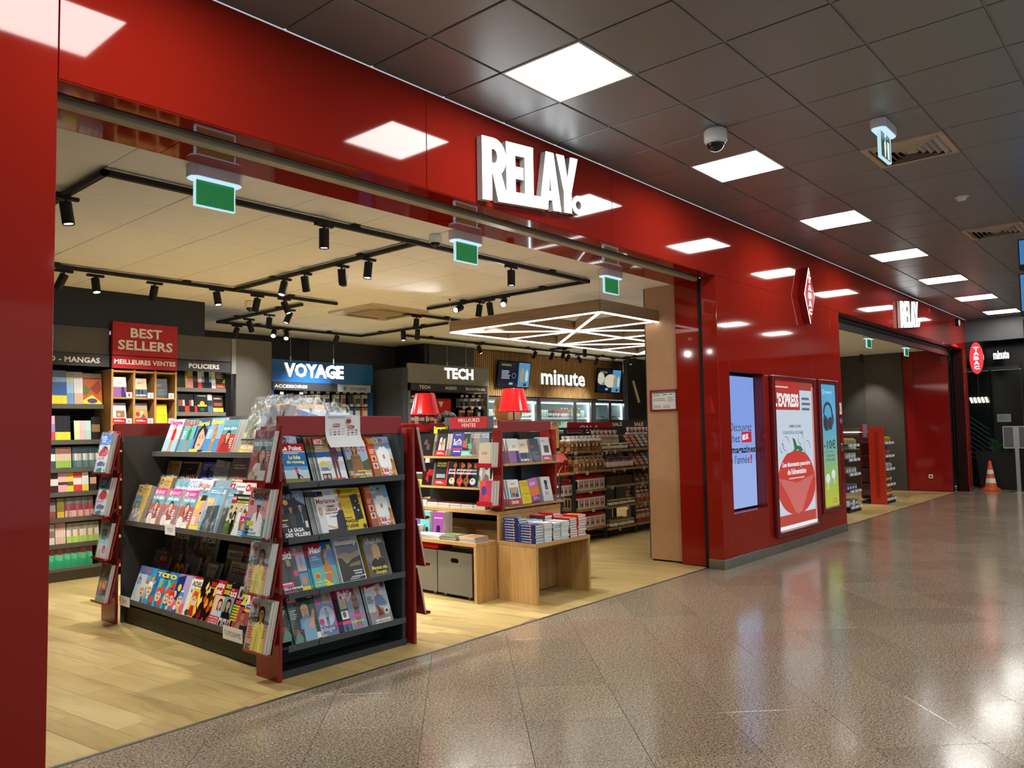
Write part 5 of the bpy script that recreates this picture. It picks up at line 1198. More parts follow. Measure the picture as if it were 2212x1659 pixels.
c = cov('jeux', .2, .26, '4aa4c4'); c.r(0, .78, 1, .22, 'c83a1e').t("JEUX", .12, .8, .56, .16, 'f6f6f6', .06).r(0, .68, 1, .09, 'd83a7a').p([(.05, .3), (.3, .65), (.5, .6), (.34, .34)], 'f0d82e').p([(.5, .3), (.7, .62), (.95, .56), (.76, .32)], 'f0d82e').e(.3, .18, .2, .12, '3aa04a')
c = cov('glasses', .18, .24, '8a1f24'); c.r(0, 0, 1, .55, '3a2a3a').e(.32, .76, .2, .2, 'f0c01e').e(.7, .76, .2, .2, 'f0c01e').e(.32, .74, .1, .11, '6a3a14').e(.7, .74, .1, .11, '6a3a14').l(.1, .1, .8, .3, 4, 'c8a060')
c = cov('carpack', .2, .31, '8a98a8'); c.r(0, .72, 1, .28, '1f66b8').l(.1, .78, .6, .16, 3, 'cfe0f4').r(.55, .74, .3, .12, '3a86d0').r(0, .0, 1, .7, 'cfd4da').p([(.05, .5), (.3, .62), (.9, .6), (.96, .5), (.7, .42), (.15, .42)], 'c41c30').p([(.3, .62), (.45, .68), (.75, .66), (.85, .6)], '3a3a40').t("sport 700", .12, .33, .55, .07, 'b8242c', .03).p([(.1, .24), (.4, .3), (.9, .26), (.8, .18), (.2, .17)], '4a5a9a').p([(.1, .08), (.5, .14), (.95, .1), (.9, .03), (.2, .02)], '2a8a94').r(.7, .02, .14, .12, 'e8e8e4')
c = cov('bluepack', .17, .27, 'b8d4dc'); c.r(0, .7, 1, .3, '8a6a70').r(.05, .42, .8, .5, '9ad0dc').r(.18, .52, .5, .3, '6a7a78').e(.4, .66, .14, .1, 'b08a78').r(.2, .1, .7, .3, 'd0d8dc').e(.3, .18, .14, .1, 'd8c84a').e(.7, .26, .18, .12, 'd03a8a').r(.0, .0, 1, .08, 'c8c0b8')
c = cov('toypack', .17, .28, '5a5a72'); c.r(0, .72, 1, .28, '6a5440').r(0, .45, 1, .27, '4a6a9a').p([(.1, .62), (.6, .66), (.7, .56), (.4, .5), (.3, .3), (.16, .32)], 'f0a81e').e(.6, .42, .28, .18, 'e08a4a').e(.4, .3, .16, .1, 'd84a2a').e(.7, .26, .2, .1, '2a3a6a').r(0, 0, 1, .16, '8ab088')
COVM = {}
def cover_mesh(k):
    if k not in COVM: COVM[k] = CV[k][0].mesh('cover_print')
    return COVM[k]
BODY = {}
def body_mesh(w_, h_, t, spine, paper='dcd9d0'):
    key = (w_, h_, t, spine, paper)
    if key not in BODY:
        b = B(paper, 'pages').box(-w_ / 2, 0, 0, w_ / 2, t, h_)
        b.C[5] = spine; b.M[5] = 'cover'; b.C[4] = spine; b.M[4] = 'cover'
        BODY[key] = b.mesh('magazine')
    return BODY[key]
SPINES = {'running': 'b3161f', 'match': '6a7a5a', 'vsd': 'b5481c', 'jdnews': '1a2630', 'marianne': 'b0b4b8', 'obs': 'c0a41c', 'voici': '2a3036', 'maxi': '3a98a8', 'society': 'c9cdd6', 'valeurs': 'a08420', 'gala': '1c2a28', 'closer': 'b83a84', 'public': '5a5a30', 'femme': 'a8b0b8'}
def mag(k, loc, yaw, lean, label=None, group=None, t=.006, cat='magazine', name='magazine', roll=0.0, sc=1.0, sx=1.0):
    c, w_, h_ = CV[k]
    o = link(name, body_mesh(w_, h_, t, SPINES.get(k, 'b8b4ac')), None, loc, None, label, cat, group)
    o.matrix_world = Matrix.Translation(loc) @ Matrix.Rotation(yaw, 4, 'Z') @ Matrix.Rotation(-lean, 4, 'X') @ Matrix.Rotation(roll, 4, 'Y') @ Matrix.Diagonal((sc * sx, sc, sc, 1))
    link('cover', cover_mesh(k), o)
    return o
def px_of(p):
    d = Vector(p) - CAM
    return 1106 + FPX * d.dot(_rr) / d.dot(_f), 829.5 - FPX * d.dot(_uu) / d.dot(_f)
def solve(px, f, lo, hi):       # parameter at which f(t) stands in pixel column px
    s = 1 if px_of(f(hi))[0] > px_of(f(lo))[0] else -1
    for _ in range(40):
        m_ = (lo + hi) / 2
        if (px_of(f(m_))[0] - px) * s < 0: lo = m_
        else: hi = m_
    return (lo + hi) / 2
# ================================================================== the magazine gondola in front
CH, RD = '43403c', '86201a'
FRONT, LEFT, RIGHT = 0.0, -PI / 2, PI / 2
def stack(k, loc, yaw, lean, n, t, lab, rest, grp, dx=-.004, sc=1.0, dz=0.0, jit=.003, roll=0.0, sx=1.0):
    first = None
    for i in range(n):
        off = Matrix.Rotation(yaw, 4, 'Z') @ Vector((dx * i + (R.uniform(-jit, jit) if i else 0), t * sc * 1.03 / math.cos(lean) * i, t * sc * math.sin(lean) + abs(math.sin(roll)) * .1))
        o = mag(k, Vector(loc) + off, yaw, lean, lab if i == 0 else (rest if n == 2 else nth(i - 1, rest, 'of the')), None if i == 0 and n == 1 else grp, t, roll=roll, sc=sc, sx=sx)
        first = first or o
    return first
def wrap(o, w_, h_, t, top=.04, side=.008, tint='dfe6ea'):       # clear bag around a magazine
    b = B(tint, 'film')
    x = w_ / 2 + side
    q = random.Random(int(w_ * 1e4 + h_ * 1e5))
    n, m_ = 6, 7
    for y0, sg in ((-.005, 1), (t + .004, -1)):
        P, F = [], []
        for j in range(m_ + 1):
            for i in range(n + 1):
                ed = 1 if 0 < i < n and 0 < j < m_ else 0
                P.append((-x + 2 * x * i / n, y0 - sg * ed * q.uniform(.0, .006), -.002 + (h_ + top) * j / m_ + (q.uniform(-.012, .008) if j == m_ else 0)))
        for j in range(m_):
            for i in range(n):
                a = j * (n + 1) + i; F.append((a, a + 1, a + n + 2, a + n + 1) if sg > 0 else (a, a + n + 1, a + n + 2, a + 1))
        b.add(P, F, smooth=True)
    return obj('wrapper', b, o)
g = empty('magazine_gondola', 'dark double-sided magazine gondola with red header, red corner fins and sloping shelves', 'gondola', (0, 0, 0))
obj('header', B(RD, 'redpaint').bbox(2.618, 4.165, 1.435, 3.592, 4.185, 1.556, .004), g)
obj('top_tray', B(CH, 'powder').box(2.634, 4.346, 1.41, 3.57, 4.62, 1.418), g)
obj('header', B(RD, 'redpaint').bbox(2.618, 6.515, 1.445, 3.592, 6.535, 1.556, .004), g)
obj('spine_panel', B('57575a', 'powder').box(3.07, 4.64, .1, 3.11, 6.375, 1.588), g)
ep = B(CH, 'powder').box(2.632, 4.365, 0, 3.58, 4.385, 1.44)
obj('end_panel', ep, g); obj('end_panel', B('4a4845', 'powder').box(2.632, 6.385, 0, 3.58, 6.405, 1.452), g)
sl = B('2b3034', 'powder').box(2.632, 4.345, .02, 3.575, 4.362, 1.435)
for zz in [.09, .125, .32, .355, .62, .655, .95, .985, 1.28, 1.315, 1.40]:
    for k in range(4): sl.box(2.68 + k * .225, 4.3435, zz, 2.86 + k * .225, 4.3452, zz + .008, '08090a')
obj('slotted_panel', sl, g)
sp_ = B('2a2724', 'powder').box(3.05, 4.39, .1, 3.068, 6.38, 1.44)
for zz in [.46, .5, .62, .66, .72, 1.1, 1.14, 1.18, 1.36]:
    for k in range(8): sp_.box(3.0482, 4.45 + k * .24, zz, 3.05, 4.63 + k * .24, zz + .01, '0b0a09')
obj('slotted_panel', sp_, g)
obj('upright', B('2f3438', 'powder').box(2.60, 4.14, .0, 2.632, 4.36, 1.436), g); obj('upright', B('33383c', 'powder').box(3.56, 4.14, 0, 3.59, 4.36, 1.436), g)
obj('base_tray', B('26292c', 'powder').box(2.632, 4.14, .012, 3.56, 4.345, .03).box(2.60, 4.128, 0, 3.59, 4.14, .045, '34383b'), g)
for z0 in (1.122, .792, .466, .158):       # shelves of the short front side, lips in two lengths
    s = obj('shelf', B('3b4043', 'powder').box(2.634, 4.122, z0 + .013, 3.56, 4.343, z0 + .017), g)
    obj('lip', B('474d50', 'powder').bbox(2.66, 4.116, z0 - .006, 2.872, 4.121, z0 + .033, .0015), s)
    obj('lip', B('474d50', 'powder').bbox(2.878, 4.116, z0 - .006, 3.575, 4.121, z0 + .033, .0015), s)
for x, z, nm in ((2.855, 1.292, 'shelf'), (2.628, .768, 'shelf'), (2.616, .176, 'shelf')):      # shelves of the long side
    s = obj(nm, B(CH, 'powder').box(x + .004, 4.388, z - .004, 3.05, 6.382, z), g)
    for a, b_ in ((4.388, 5.128), (5.132, 6.382)): obj('lip', B('57544f', 'powder').bbox(x, a, z - .006, x + .004, b_, z + .034, .0015), s)
    if z < 1.2:
        obj('riser', B('2e2b28', 'powder').box(2.77, 4.39, z, 3.049, 6.38, z + .085), s); obj('riser', B('2e2b28', 'powder').box(2.91, 4.39, z + .085, 3.049, 6.38, z + .2), s)
pl = B('45423a', 'powder').box(2.662, 4.4, .0, 2.675, 6.37, .135)
pl.box(2.6615, 4.4, .0, 2.662, 6.37, .012, '0e0d0b').box(2.6612, 5.13, .012, 2.662, 5.134, .135, '15140f').box(2.6612, 4.4, .07, 2.662, 6.37, .0715, '2a2822')
obj('plinth', pl, g)
def holder(x, y, zb, sg, wd=.24, top=.325):
    # plate leaning out from a fin, with a small ledge; sg -1 faces -X, +1 faces +X
    b = B(RD, 'redpaint')
    x1 = x + sg * .006; x0 = x + sg * .075
    b.add([(x0, y - wd / 2, zb), (x0, y + wd / 2, zb), (x1, y + wd / 2, zb + top), (x1, y - wd / 2, zb + top), (x0 - sg * .004, y - wd / 2, zb), (x0 - sg * .004, y + wd / 2, zb), (x1 - sg * .004, y + wd / 2, zb + top), (x1 - sg * .004, y - wd / 2, zb + top)],
          [(0, 1, 2, 3), (7, 6, 5, 4), (0, 4, 5, 1), (1, 5, 6, 2), (2, 6, 7, 3), (3, 7, 4, 0)])
    h_ = obj('holder', b, g)
    obj('ledge', B('8c2018', 'redpaint').box(x0, y - wd / 2, zb - .004, x0 + sg * .05, y + wd / 2, zb).box(x0 + sg * .046, y - wd / 2, zb, x0 + sg * .05, y + wd / 2, zb + .012), h_)
    b2 = B(RD, 'redpaint'); b2.box(x, y - .02, zb + .02, x0 - sg * .016, y + .02, zb + .05); obj('bracket', b2, h_)
FINS = ((2.575, 4.083, 4.333, -1), (2.575, 6.362, 6.622, -1), (3.618, 4.083, 4.333, 1))
for x, y0, y1, sg in FINS:
    obj('fin', B(RD, 'redpaint').bbox(x, y0, 0, x + .024, y1, 1.475, .004), g)
ZB = (1.168, .843, .518, .188)
for z in ZB: holder(2.575, 4.155, z, -1); holder(2.575, 6.385, z, -1, .24); holder(3.642, 4.2, z, 1)
HL = .205
def on_holder(k, x, y, zb, sg, n, t, lab, rest, film=None, sc=1.0, grp=''):
    xb = x + sg * (.075 + .004 + n * t * 1.05)
    o = stack(k, (xb, y, zb + .001), LEFT if sg < 0 else RIGHT, HL, n, t, lab, rest, grp, dx=.0015, sc=sc)
    if film: wrap(o, CV[k][1], CV[k][2], t * 1.05, top=film)
    return o
on_holder('mcgrey', 2.575, 4.155, ZB[0], -1, 3, .009, 'bagged fashion monthly with a cream disc in the top left red holder', 'copies behind the bagged fashion monthly in the top red holder', .05, grp='fashion monthlies in the top holder')
on_holder('good', 2.575, 4.165, ZB[1], -1, 7, .0065, 'pink magazine of a man in a blue bucket hat, second red holder', 'copies behind the pink bucket hat magazine', grp='pink bucket hat magazines')
on_holder('peps', 2.575, 4.165, ZB[2], -1, 4, .010, 'yellow dress magazine in a blue topped bag, third red holder', 'copies behind the blue topped bagged yellow dress magazine', .045, grp='yellow dress magazines in the third holder')
on_holder('peps', 2.575, 4.165, ZB[3], -1, 5, .008, 'unbagged yellow dress magazine in the lowest red holder', 'copies behind the unbagged yellow dress magazine', grp='yellow dress magazines in the lowest holder')
on_holder('carpack', 2.575, 6.385, ZB[0], -1, 3, .014, 'bagged car magazine with a blue top in the upper far holder', 'copies behind the blue topped bagged car magazine', .02, grp='car magazines in the upper far holder')
on_holder('carpack', 2.575, 6.385, ZB[1], -1, 3, .014, 'bagged car magazine in the second far red holder', 'copies behind the second bagged car magazine', .01, sc=.95, grp='car magazines in the second far holder')
on_holder('bluepack', 2.575, 6.385, ZB[2], -1, 2, .014, 'bagged pale blue toy magazine in the third far holder', 'copy behind the pale blue toy magazine', .03, grp='pale blue toy magazines')
on_holder('toypack', 2.575, 6.385, ZB[3], -1, 2, .014, 'bagged magazine with an orange water toy in the lowest far holder', 'copy behind the orange water toy magazine', .01, grp='water toy magazines')
for i, (z, k) in enumerate(zip(ZB, ('bagpack', 'mc', 'tv', 'teal'))):
    on_holder(k, 3.642, 4.2, z, 1, 3, .008, 'magazines seen edge-on in the %s holder of the right fin' % ORD[i], 'magazines seen edge-on in the %s holder of the right fin' % ORD[i], grp='edge-on magazines, %s holder of the right fin' % ORD[i])
# ---- the short front side, shelf by shelf (pixel column of each cover's middle, in the photograph)
def fx(px, z): return solve(px, lambda x: (x, 4.15, z), 2.4, 3.8)
FLN = .40
def face(k, px, z, n, t, lab, rest='', dx=-.003, y=4.134, up=.018, sc=1.0, roll=0.0, grp=None, sx=.88):
    zz = z + .0015 + up
    stack(k, (fx(px, zz), y, zz), FRONT, FLN, n, t, lab, rest, grp or rest, dx=dx, sc=sc, roll=roll, sx=sx)
Z1, Z2, Z3, Z4 = 1.122, .792, .466, .158
face('jdnews', 641, Z1, 1, .005, 'dark magazine peeping out above the blue running cover', y=4.19, up=.04, sc=.95)
face('running', 643, Z1, 2, .008, 'magazine with red masthead and a runner on blue', 'copy behind the runner magazine', roll=.03, sc=.95)
face('match', 722, Z1, 6, .0085, 'front copy of the beach weekly with a woman in a violet bikini', 'beach weeklies fanned behind the violet bikini cover', dx=-.0055, sc=1.0)
face('elle', 781, Z1 + .0, 2, .006, 'front weekly of the long-haired woman before a lake', 'weekly of the long-haired woman peeping out behind its twin', grp='long-haired woman weeklies', dx=-.004)
face('vsd', 833, Z1, 5, .006, 'orange edged magazine of a man in white, upper shelf', 'copies behind the orange edged magazine, upper shelf', dx=-.003)
face('jdnews', 642, Z2, 2, .006, 'dark news magazine of three men in suits', 'copy behind the three men news magazine', roll=.02)
face('marianne', 722, Z2, 7, .008, 'white news weekly with red name and two politicians', 'white news weeklies fanned behind the front one', dx=-.005)
face('obs', 768, Z2, 2, .006, 'yellow weekly with a black telephone on it', 'copy behind the yellow weekly', roll=.03)
face('vsd', 828, Z2, 4, .006, 'orange edged magazine of a man in white, second shelf', 'copies behind the orange edged magazine, second shelf', dx=-.003)
face('voici', 642, Z3, 2, .006, 'celebrity weekly with red masthead and a dark couple', 'copy behind the dark couple weekly')
face('maxi', 706, Z3, 4, .006, 'turquoise weekly of a woman in a yellow bikini', 'copies behind the turquoise bikini weekly', dx=-.006)
face('society', 764, Z3, 2, .009, 'white framed magazine with a city under evening sky', 'copy behind the city magazine')
face('valeurs', 822, Z3, 3, .007, 'gold framed magazine of a blonde woman on grey', 'copies behind the gold framed blonde magazine', dx=-.004)
face('gala', 642, Z4, 3, .009, 'dark green star weekly at the left end of the bottom shelf', 'copies behind the left dark green star weekly', dx=-.003, y=4.15, up=.045)
face('gala', 664, Z4, 3, .007, 'dark green star weekly of a blonde in denim, in front', 'copies behind the denim blonde weekly', dx=-.006, y=4.128)
face('closer', 705, Z4, 2, .006, 'magenta framed weekly of a man at the beach', 'copy behind the magenta framed weekly')
face('public', 768, Z4, 5, .006, 'blue-grey weekly with pink title and a woman in swimwear', 'copies behind the pink titled weekly', dx=-.005)
face('femme', 825, Z4, 3, .006, 'pale blue magazine of a woman in a sunhat, hands at her knees', 'copies behind the sunhat magazine', dx=-.004)
# ---- the long left side
def sy(px, X, z): return solve(px, lambda y: (X, y, z), 3.9, 7.0)
def side(k, px, X, z, n, t, lab, rest='', lean=.34, sc=1.0, roll=0.0, film=None, dx=.002, grp=None):
    if X > 2.9: lean = .22
    o = stack(k, (X, sy(px, X, z), z + .0015), LEFT, lean, n, t, lab, rest, grp or rest, dx=dx, sc=sc, roll=roll)
    if film is not None: wrap(o, CV[k][1], CV[k][2], t, top=film)
    return o
XT, ZT = 2.868, 1.292
side('sum1', 359, XT, ZT, 4, .006, 'top shelf magazine of a woman in a red dress', 'copies behind the red dress magazine', sc=1.06)
side('sum2', 392, XT, ZT, 3, .006, 'top shelf magazine of a woman in a green jacket', 'copies behind the green jacket magazine', sc=1.02)
side('sum3', 419, XT, ZT, 3, .006, 'top shelf magazine filled by a young woman\'s face', 'copies behind the young face magazine', sc=1.02)
side('sum4', 447, XT, ZT, 3, .006, 'top shelf magazine of a blonde on the beach', 'copies behind the beach blonde magazine', sc=1.04)
side('mc', 478, XT, ZT, 9, .011, 'top shelf magazine with a brunette on red, front of a thick row', 'grey-edged copies in the thick row on the top shelf', sc=1.02)
side('special', 527, XT, ZT, 2, .008, 'bagged summer special leaning at the end of the top shelf', 'copy behind the bagged summer special', film=.16, roll=.05)
XM = (2.648, 2.785, 2.925); ZM = (.768, .853, .968)
side('stripebag', 287, XM[0], ZM[0], 1, .03, 'yellow gift pack with a navy striped cloth bag', sc=1.05, film=.01)
side('mcgift', 322, XM[0], ZM[0], 3, .016, 'pink topped gift pack nearest to the striped bag', 'packs behind the first pink topped gift pack', film=.0)
side('mcgift', 353, XM[0], ZM[0], 3, .016, 'middle one of the three pink topped gift packs', 'packs behind the middle pink topped gift pack', film=.0)
side('mcgift', 388, XM[0], ZM[0], 3, .016, 'pink topped gift pack beside the big face cover', 'packs behind the third pink topped gift pack', film=.0)
side('sante', 418, XM[0], ZM[0], 2, .006, 'middle shelf magazine with a large face and yellow name', 'copy behind the large face magazine')
side('bagpack', 441, XM[0], ZM[0], 2, .03, 'blue gift pack holding a dark grey cloth bag', 'blue gift pack behind the dark bag pack', sc=1.05, film=.0)
side('bagpack', 468, XM[0] + .02, ZM[0], 1, .03, 'second blue bag pack, half hidden behind the first', film=.0)
side('wedding', 494, XM[0], ZM[0], 2, .006, 'society magazine with a bride and groom', 'copy behind the bride and groom magazine', sc=1.04)
side('cestdit', 522, XM[0], ZM[0], 2, .006, 'gossip magazine with white words on magenta', 'copy behind the magenta gossip magazine')
side('yellowpack', 336, XM[1], ZM[1], 2, .014, 'yellow gift pack standing behind the pink ones', 'yellow gift pack behind the front yellow one', film=.02)
side('mc', 372, XM[1], ZM[1], 2, .01, 'brunette on red monthly in the second row', 'copy behind the second row monthly', film=.02)
side('voguew', 398, XM[1], ZM[1], 2, .01, 'white fashion magazine with blue serif name', 'copy behind the white fashion magazine')
side('teal', 422, XM[1], ZM[1], 2, .01, 'teal magazine with a woman in green, second row', 'copy behind the teal magazine', film=.02)
side('kid9', 458, XM[1], ZM[1], 2, .01, 'colourful bagged title between teal and white magazines', 'copy behind the colourful bagged title')
side('questions', 491, XM[1], ZM[1], 2, .006, 'white magazine with grey words in the second row', 'copy behind the white worded magazine')
side('choc', 525, XM[1], ZM[1], 2, .006, 'photo magazine with red name and two faces', 'copy behind the two faces magazine')
side('yellowpack', 361, XM[2], ZM[2], 1, .014, 'shaded yellow pack at the back left of the middle shelf', film=.01)
side('lamode', 398, XM[2], ZM[2], 1, .02, 'black square box set with pink edge and pink letters', sc=1.1)
side('vogue', 437, XM[2], ZM[2], 2, .008, 'blue fashion magazine with a headless dark jacket', 'copy behind the blue fashion magazine')
side('greyfold', 462, XM[2], ZM[2], 2, .008, 'grey fashion magazine beside the blue one', 'copy behind the grey fashion magazine', roll=.1)
side('games', 505, XM[2], ZM[2], 2, .012, 'bagged puzzle magazine in the shade of the top shelf', 'copy behind the bagged puzzle magazine', sc=1.1, film=.02)
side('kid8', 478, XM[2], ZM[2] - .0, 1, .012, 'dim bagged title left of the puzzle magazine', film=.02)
XL = (2.634, 2.785, 2.925); ZL = (.176, .261, .376)
KL = 'comic and play titles on the lowest shelf'
for px, k, n, lab in ((292, 'kid1', 2, 'pale blue colouring magazine at the left end of the lowest shelf'), (311, 'kid2', 2, 'sky blue play magazine beside the colouring one'), (328, 'kid3', 2, 'turquoise play magazine with yellow letters'), (346, 'kid3', 2, 'second turquoise play magazine, beside its twin'), (361, 'kid4', 2, 'blue and red comic magazine'), (374, 'kid5', 5, 'lilac comic at the front of a thick row')):
    side(k, px, XL[0], ZL[0], n, .007, lab, 'copies behind the ' + lab.split(' at ')[0].split(' beside ')[0].split(', ')[0], grp=None)
side('kid6', 392, XL[0] + .02, ZL[0], 5, .008, 'green and red comic with thick spines', 'comics behind the green and red one')
side('adele', 404, XL[0], ZL[0], 3, .009, 'cream comic of a red-haired girl', 'copies behind the red-haired girl comic')
side('fire', 428, XL[0], ZL[0], 2, .01, 'black comic with orange flames', 'copy behind the flames comic', sc=1.04)
side('vraies', 455, XL[0], ZL[0], 2, .006, 'true-story magazine with white words on red', 'copy behind the true-story magazine', sc=1.05)
side('police', 484, XL[0], ZL[0], 2, .006, 'black crime magazine of a hooded woman', 'copy behind the hooded woman magazine', sc=1.04)
side('zapp', 512, XL[0], ZL[0], 2, .006, 'listings magazine with a big yellow letter', 'copy behind the yellow letter magazine', sc=.98)
side('tv', 531, XL[0], ZL[0], 2, .006, 'listings magazine with a red oval', 'copy behind the red oval magazine', sc=1.08)
side('jeux', 333, XL[1], ZL[1], 1, .01, 'games magazine with white word on red behind the play titles')
side('glasses', 368, XL[1] - .03, ZL[1], 1, .02, 'play pack with big yellow toy glasses')
for i, (px, k, lab) in enumerate(((318, 'kid9', 'bagged children\'s pack at the left of the second row'), (350, 'kid8', 'bagged yellowish children\'s pack in the second row'), (392, 'kid9', 'bagged children\'s pack with a bright plastic toy'))):
    side(k, px, XL[1] + .03, ZL[1], 1, .02, lab, film=.02)
side('theophile', 435, XL[1], ZL[1], 2, .01, 'brown children\'s magazine with a white crest', 'copy behind the white crest magazine')
side('detective', 490, XL[1], ZL[1], 2, .006, 'grey crime weekly with red banner and two faces', 'copy behind the two faced crime weekly', sc=1.08)
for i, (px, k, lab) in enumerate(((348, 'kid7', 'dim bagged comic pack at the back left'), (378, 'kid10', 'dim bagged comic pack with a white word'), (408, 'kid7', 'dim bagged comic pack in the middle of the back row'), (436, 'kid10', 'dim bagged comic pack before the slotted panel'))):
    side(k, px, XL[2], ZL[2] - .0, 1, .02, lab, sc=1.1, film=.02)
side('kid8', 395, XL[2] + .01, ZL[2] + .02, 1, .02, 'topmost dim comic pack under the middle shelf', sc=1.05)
side('monde', 494, XL[2], ZL[2], 2, .006, 'pale young people\'s newspaper magazine at the back', 'copy behind the young people\'s magazine', sc=1.02)
side('crim', 528, XL[2], ZL[2], 2, .006, 'reddish crime magazine at the back right', 'copy behind the reddish crime magazine')
# shelf tickets
def ticket(px, X, z, t_, w_, h_, lab, tw=.5):
    c = Cov(w_, h_, 'e9e6e2', 'paper'); c.t(t_, .5 - tw / 2, .3, tw, .38, '3a3a44', .0)
    o = obj('shelf_ticket', B('e9e6e2', 'gloss').bbox(-w_ / 2, 0, 0, w_ / 2, .004, h_, .0015), label=lab, cat='ticket', loc=(X, sy(px, X, z), z), rot=(0, 0, LEFT))
    obj('print', c.b, o, loc=(0, -.0002, 0))
ticket(367, 2.6225, .742, 'MODE', .155, .075, 'white shelf ticket under the pink gift packs')
ticket(269, 2.6105, .148, 'ENFANTS', .17, .075, 'white shelf ticket at the left end of the lowest lip')
ticket(502, 2.6105, .142, 'TV & PROGRAMMES', .24, .085, 'white shelf ticket under the listings magazines', .84)
# bagged parcels lying on top, the notice and its magnet
def parcel(loc, yaw, lean, w_, h_, t, k, lab):
    o = empty('bagged_magazine', lab, 'magazine', loc)
    o.matrix_world = Matrix.Translation(loc) @ Matrix.Rotation(yaw, 4, 'Z') @ Matrix.Rotation(-lean, 4, 'X')
    b = B('c9ccd0', 'pages').box(-w_ / 2, 0, 0, w_ / 2, t, h_); obj('bundle', b, o)
    q = random.Random(k)
    c = Cov(w_, h_, ('c8d4e0', 'd8c8b8', 'b8c4d4')[k % 3])
    for i in range(7): c.p([(q.random(), q.random()) for _ in range(4)], q.choice(['8aa8d0', 'd8a070', 'e8e4de', '4a6aa8', 'c8d8e8', 'b86a5a']))
    c.r(.1, .1, .5, .22, 'e8eaf0').r(.0, .85, 1, .15, 'd0b090' if k % 2 else 'a8bcd8')
    obj('print', c.b, o)
    wrap(o, w_, h_, t, top=.07, side=.02, tint='eef4fa')
parcel((2.74, 4.46, 1.42), LEFT, .25, .30, .22, .05, 3, 'bagged pack leaning at the corner behind the red header')
parcel((2.92, 4.50, 1.42), LEFT + .7, .2, .26, .2, .05, 4, 'bagged pack with an orange print beside the red header')
parcel((2.97, 4.36, 1.42), FRONT + .12, .35, .40, .235, .07, 5, 'large bagged pack lying behind the red header')
parcel((3.30, 4.40, 1.42), FRONT + .35, .35, .24, .18, .05, 6, 'bagged pack at the right behind the large one')
nt_ = empty('paper_notice', 'curling white notice held on the red header by a magnet', 'notice', (3.092, 4.163, 1.345))
Wn, Hn = .275, .205
b = B('d9dde0', 'paper'); P, F = [], []
for j in range(9):
    v = j / 8
    for i in range(5): P.append(((i / 4 - .5) * Wn, -.0015 - .055 * max(0, .42 - v) ** 1.6 * 4 - (.004 if v < .4 else 0), Hn * v + .012))
for j in range(8):
    for i in range(4): F.append((j * 5 + i, j * 5 + i + 1, j * 5 + i + 6, j * 5 + i + 5))
b.add(P, F, smooth=True)
obj('sheet', b, nt_)
c = Cov(Wn, Hn * .72, 'd9dde0', 'paper', y0=-.0075); c.b = B('d9dde0', 'paper')
c.l(.06, .88, .8, .07, 2, '6a7080').r(.22, .5, .17, .12, 'b02a38').r(.64, .42, .17, .12, 'b02a38').e(.255, .56, .02, .03, 'f0f0f0').e(.675, .48, .02, .03, 'f0f0f0').l(.29, .52, .08, .07, 1, 'f0d8dc').l(.71, .44, .08, .07, 1, 'f0d8dc')
for j in range(4):
    for i in range(4): c.r(.1 + i * .115, .34 - j * .11 + i * .01, .075, .045, ('b8505a', 'c87078', '8a96a0', '3a4458')[(i + j * 3) % 4] if (i * j) % 3 else 'b8bcc4')
    for i in range(3): c.r(.6 + i * .115, .3 - j * .1 + i * .01, .075, .04, ('c87078', '8a96a0', '2a3448')[(i + j) % 3] if j < 3 else 'b8bcc4')
obj('print', c.b, nt_, loc=(0, 0, .012 + Hn * .28))
obj('magnet', B('b81c1e', 'gloss').cyl((3.13 - 3.092, -.0095, .178), (3.13 - 3.092, -.02, .178), .0155, .0145, 20), nt_)
# ================================================================== the book island
WD = 'bf9660'
def bcov(key, bg, w_=.14, h_=.21, title='', tc='f4f4f4', ty=.6, th=.12, tw=.8, band='', art=(), author='', ac='f4f4f4', seed=None):
    c = cov(key, w_, h_, bg)
    if seed is not None:
        q = random.Random(seed)
        for i in range(6):
            x, y, r_ = q.uniform(.15, .85), q.uniform(.2, .7), q.uniform(.08, .25)
            c.p([(x - r_, y - r_ * .5), (x + r_, y - r_ * .7), (x + r_ * .6, y + r_ * .6), (x - r_ * .5, y + r_ * .5)], art[i % len(art)])
    elif art: 
        for a in art: getattr(c, a[0])(*a[1:])
    if band: c.r(0, 0, 1, .24, band).l(.15, .07, .7, .1, 2, 'f4e8e4' if band != 'e6cf2a' else '5a5010')
    for i, s_ in enumerate(title.split('|') if title else ()): c.t(s_, .5 - tw / 2, ty - i * th * 1.15, tw, th, tc, .03)
    for i, s_ in enumerate(author.split('|') if author else ()): c.t(s_, .1, .86 - i * .1, .8, .075, ac, .02)
    return key
bcov('b_blue', '14181e', art=('1d5a86', '3a8ac0', '0e1a26', 'c8d8e4'), seed=1, band='c4202c'); bcov('b_dark', '1c1718', art=('3a2a2a', '5a4440', '120e10'), seed=2)
bcov('b_bw', '2a2826', art=(('p', [(.2, .25), (.3, .8), (.5, .85), (.46, .25)], 'd8d4cc'), ('p', [(.5, .25), (.6, .75), (.8, .8), (.84, .25)], 'b8b4ac'), ('r', .3, .5, .4, .12, 'd86a54')), band='c4202c')
bcov('b_meute', '473a9c', .15, .22, 'LA|MEUTE', 'f2f2f2', .6, .13, .72, art=(('l', .25, .86, .5, .07, 2, 'c8c4e8'), ('r', .1, .27, .8, .05, 'd8485a'), ('r', .2, .17, .6, .05, 'f2e8ec')))
bcov('b_teal', '14201e', art=('1f8a7a', '58c8b8', 'd8583a'), seed=3, band='7fd0c0'); bcov('b_grey', '9a9590', .13, .22, '', art=(('l', .1, .05, .8, .55, 6, '7a746e'), ('p', [(.1, .1), (.5, .5), (.9, .05)], '8a5a52')), author='FRANCK|THILLIEZ', ac='e8e4e0')
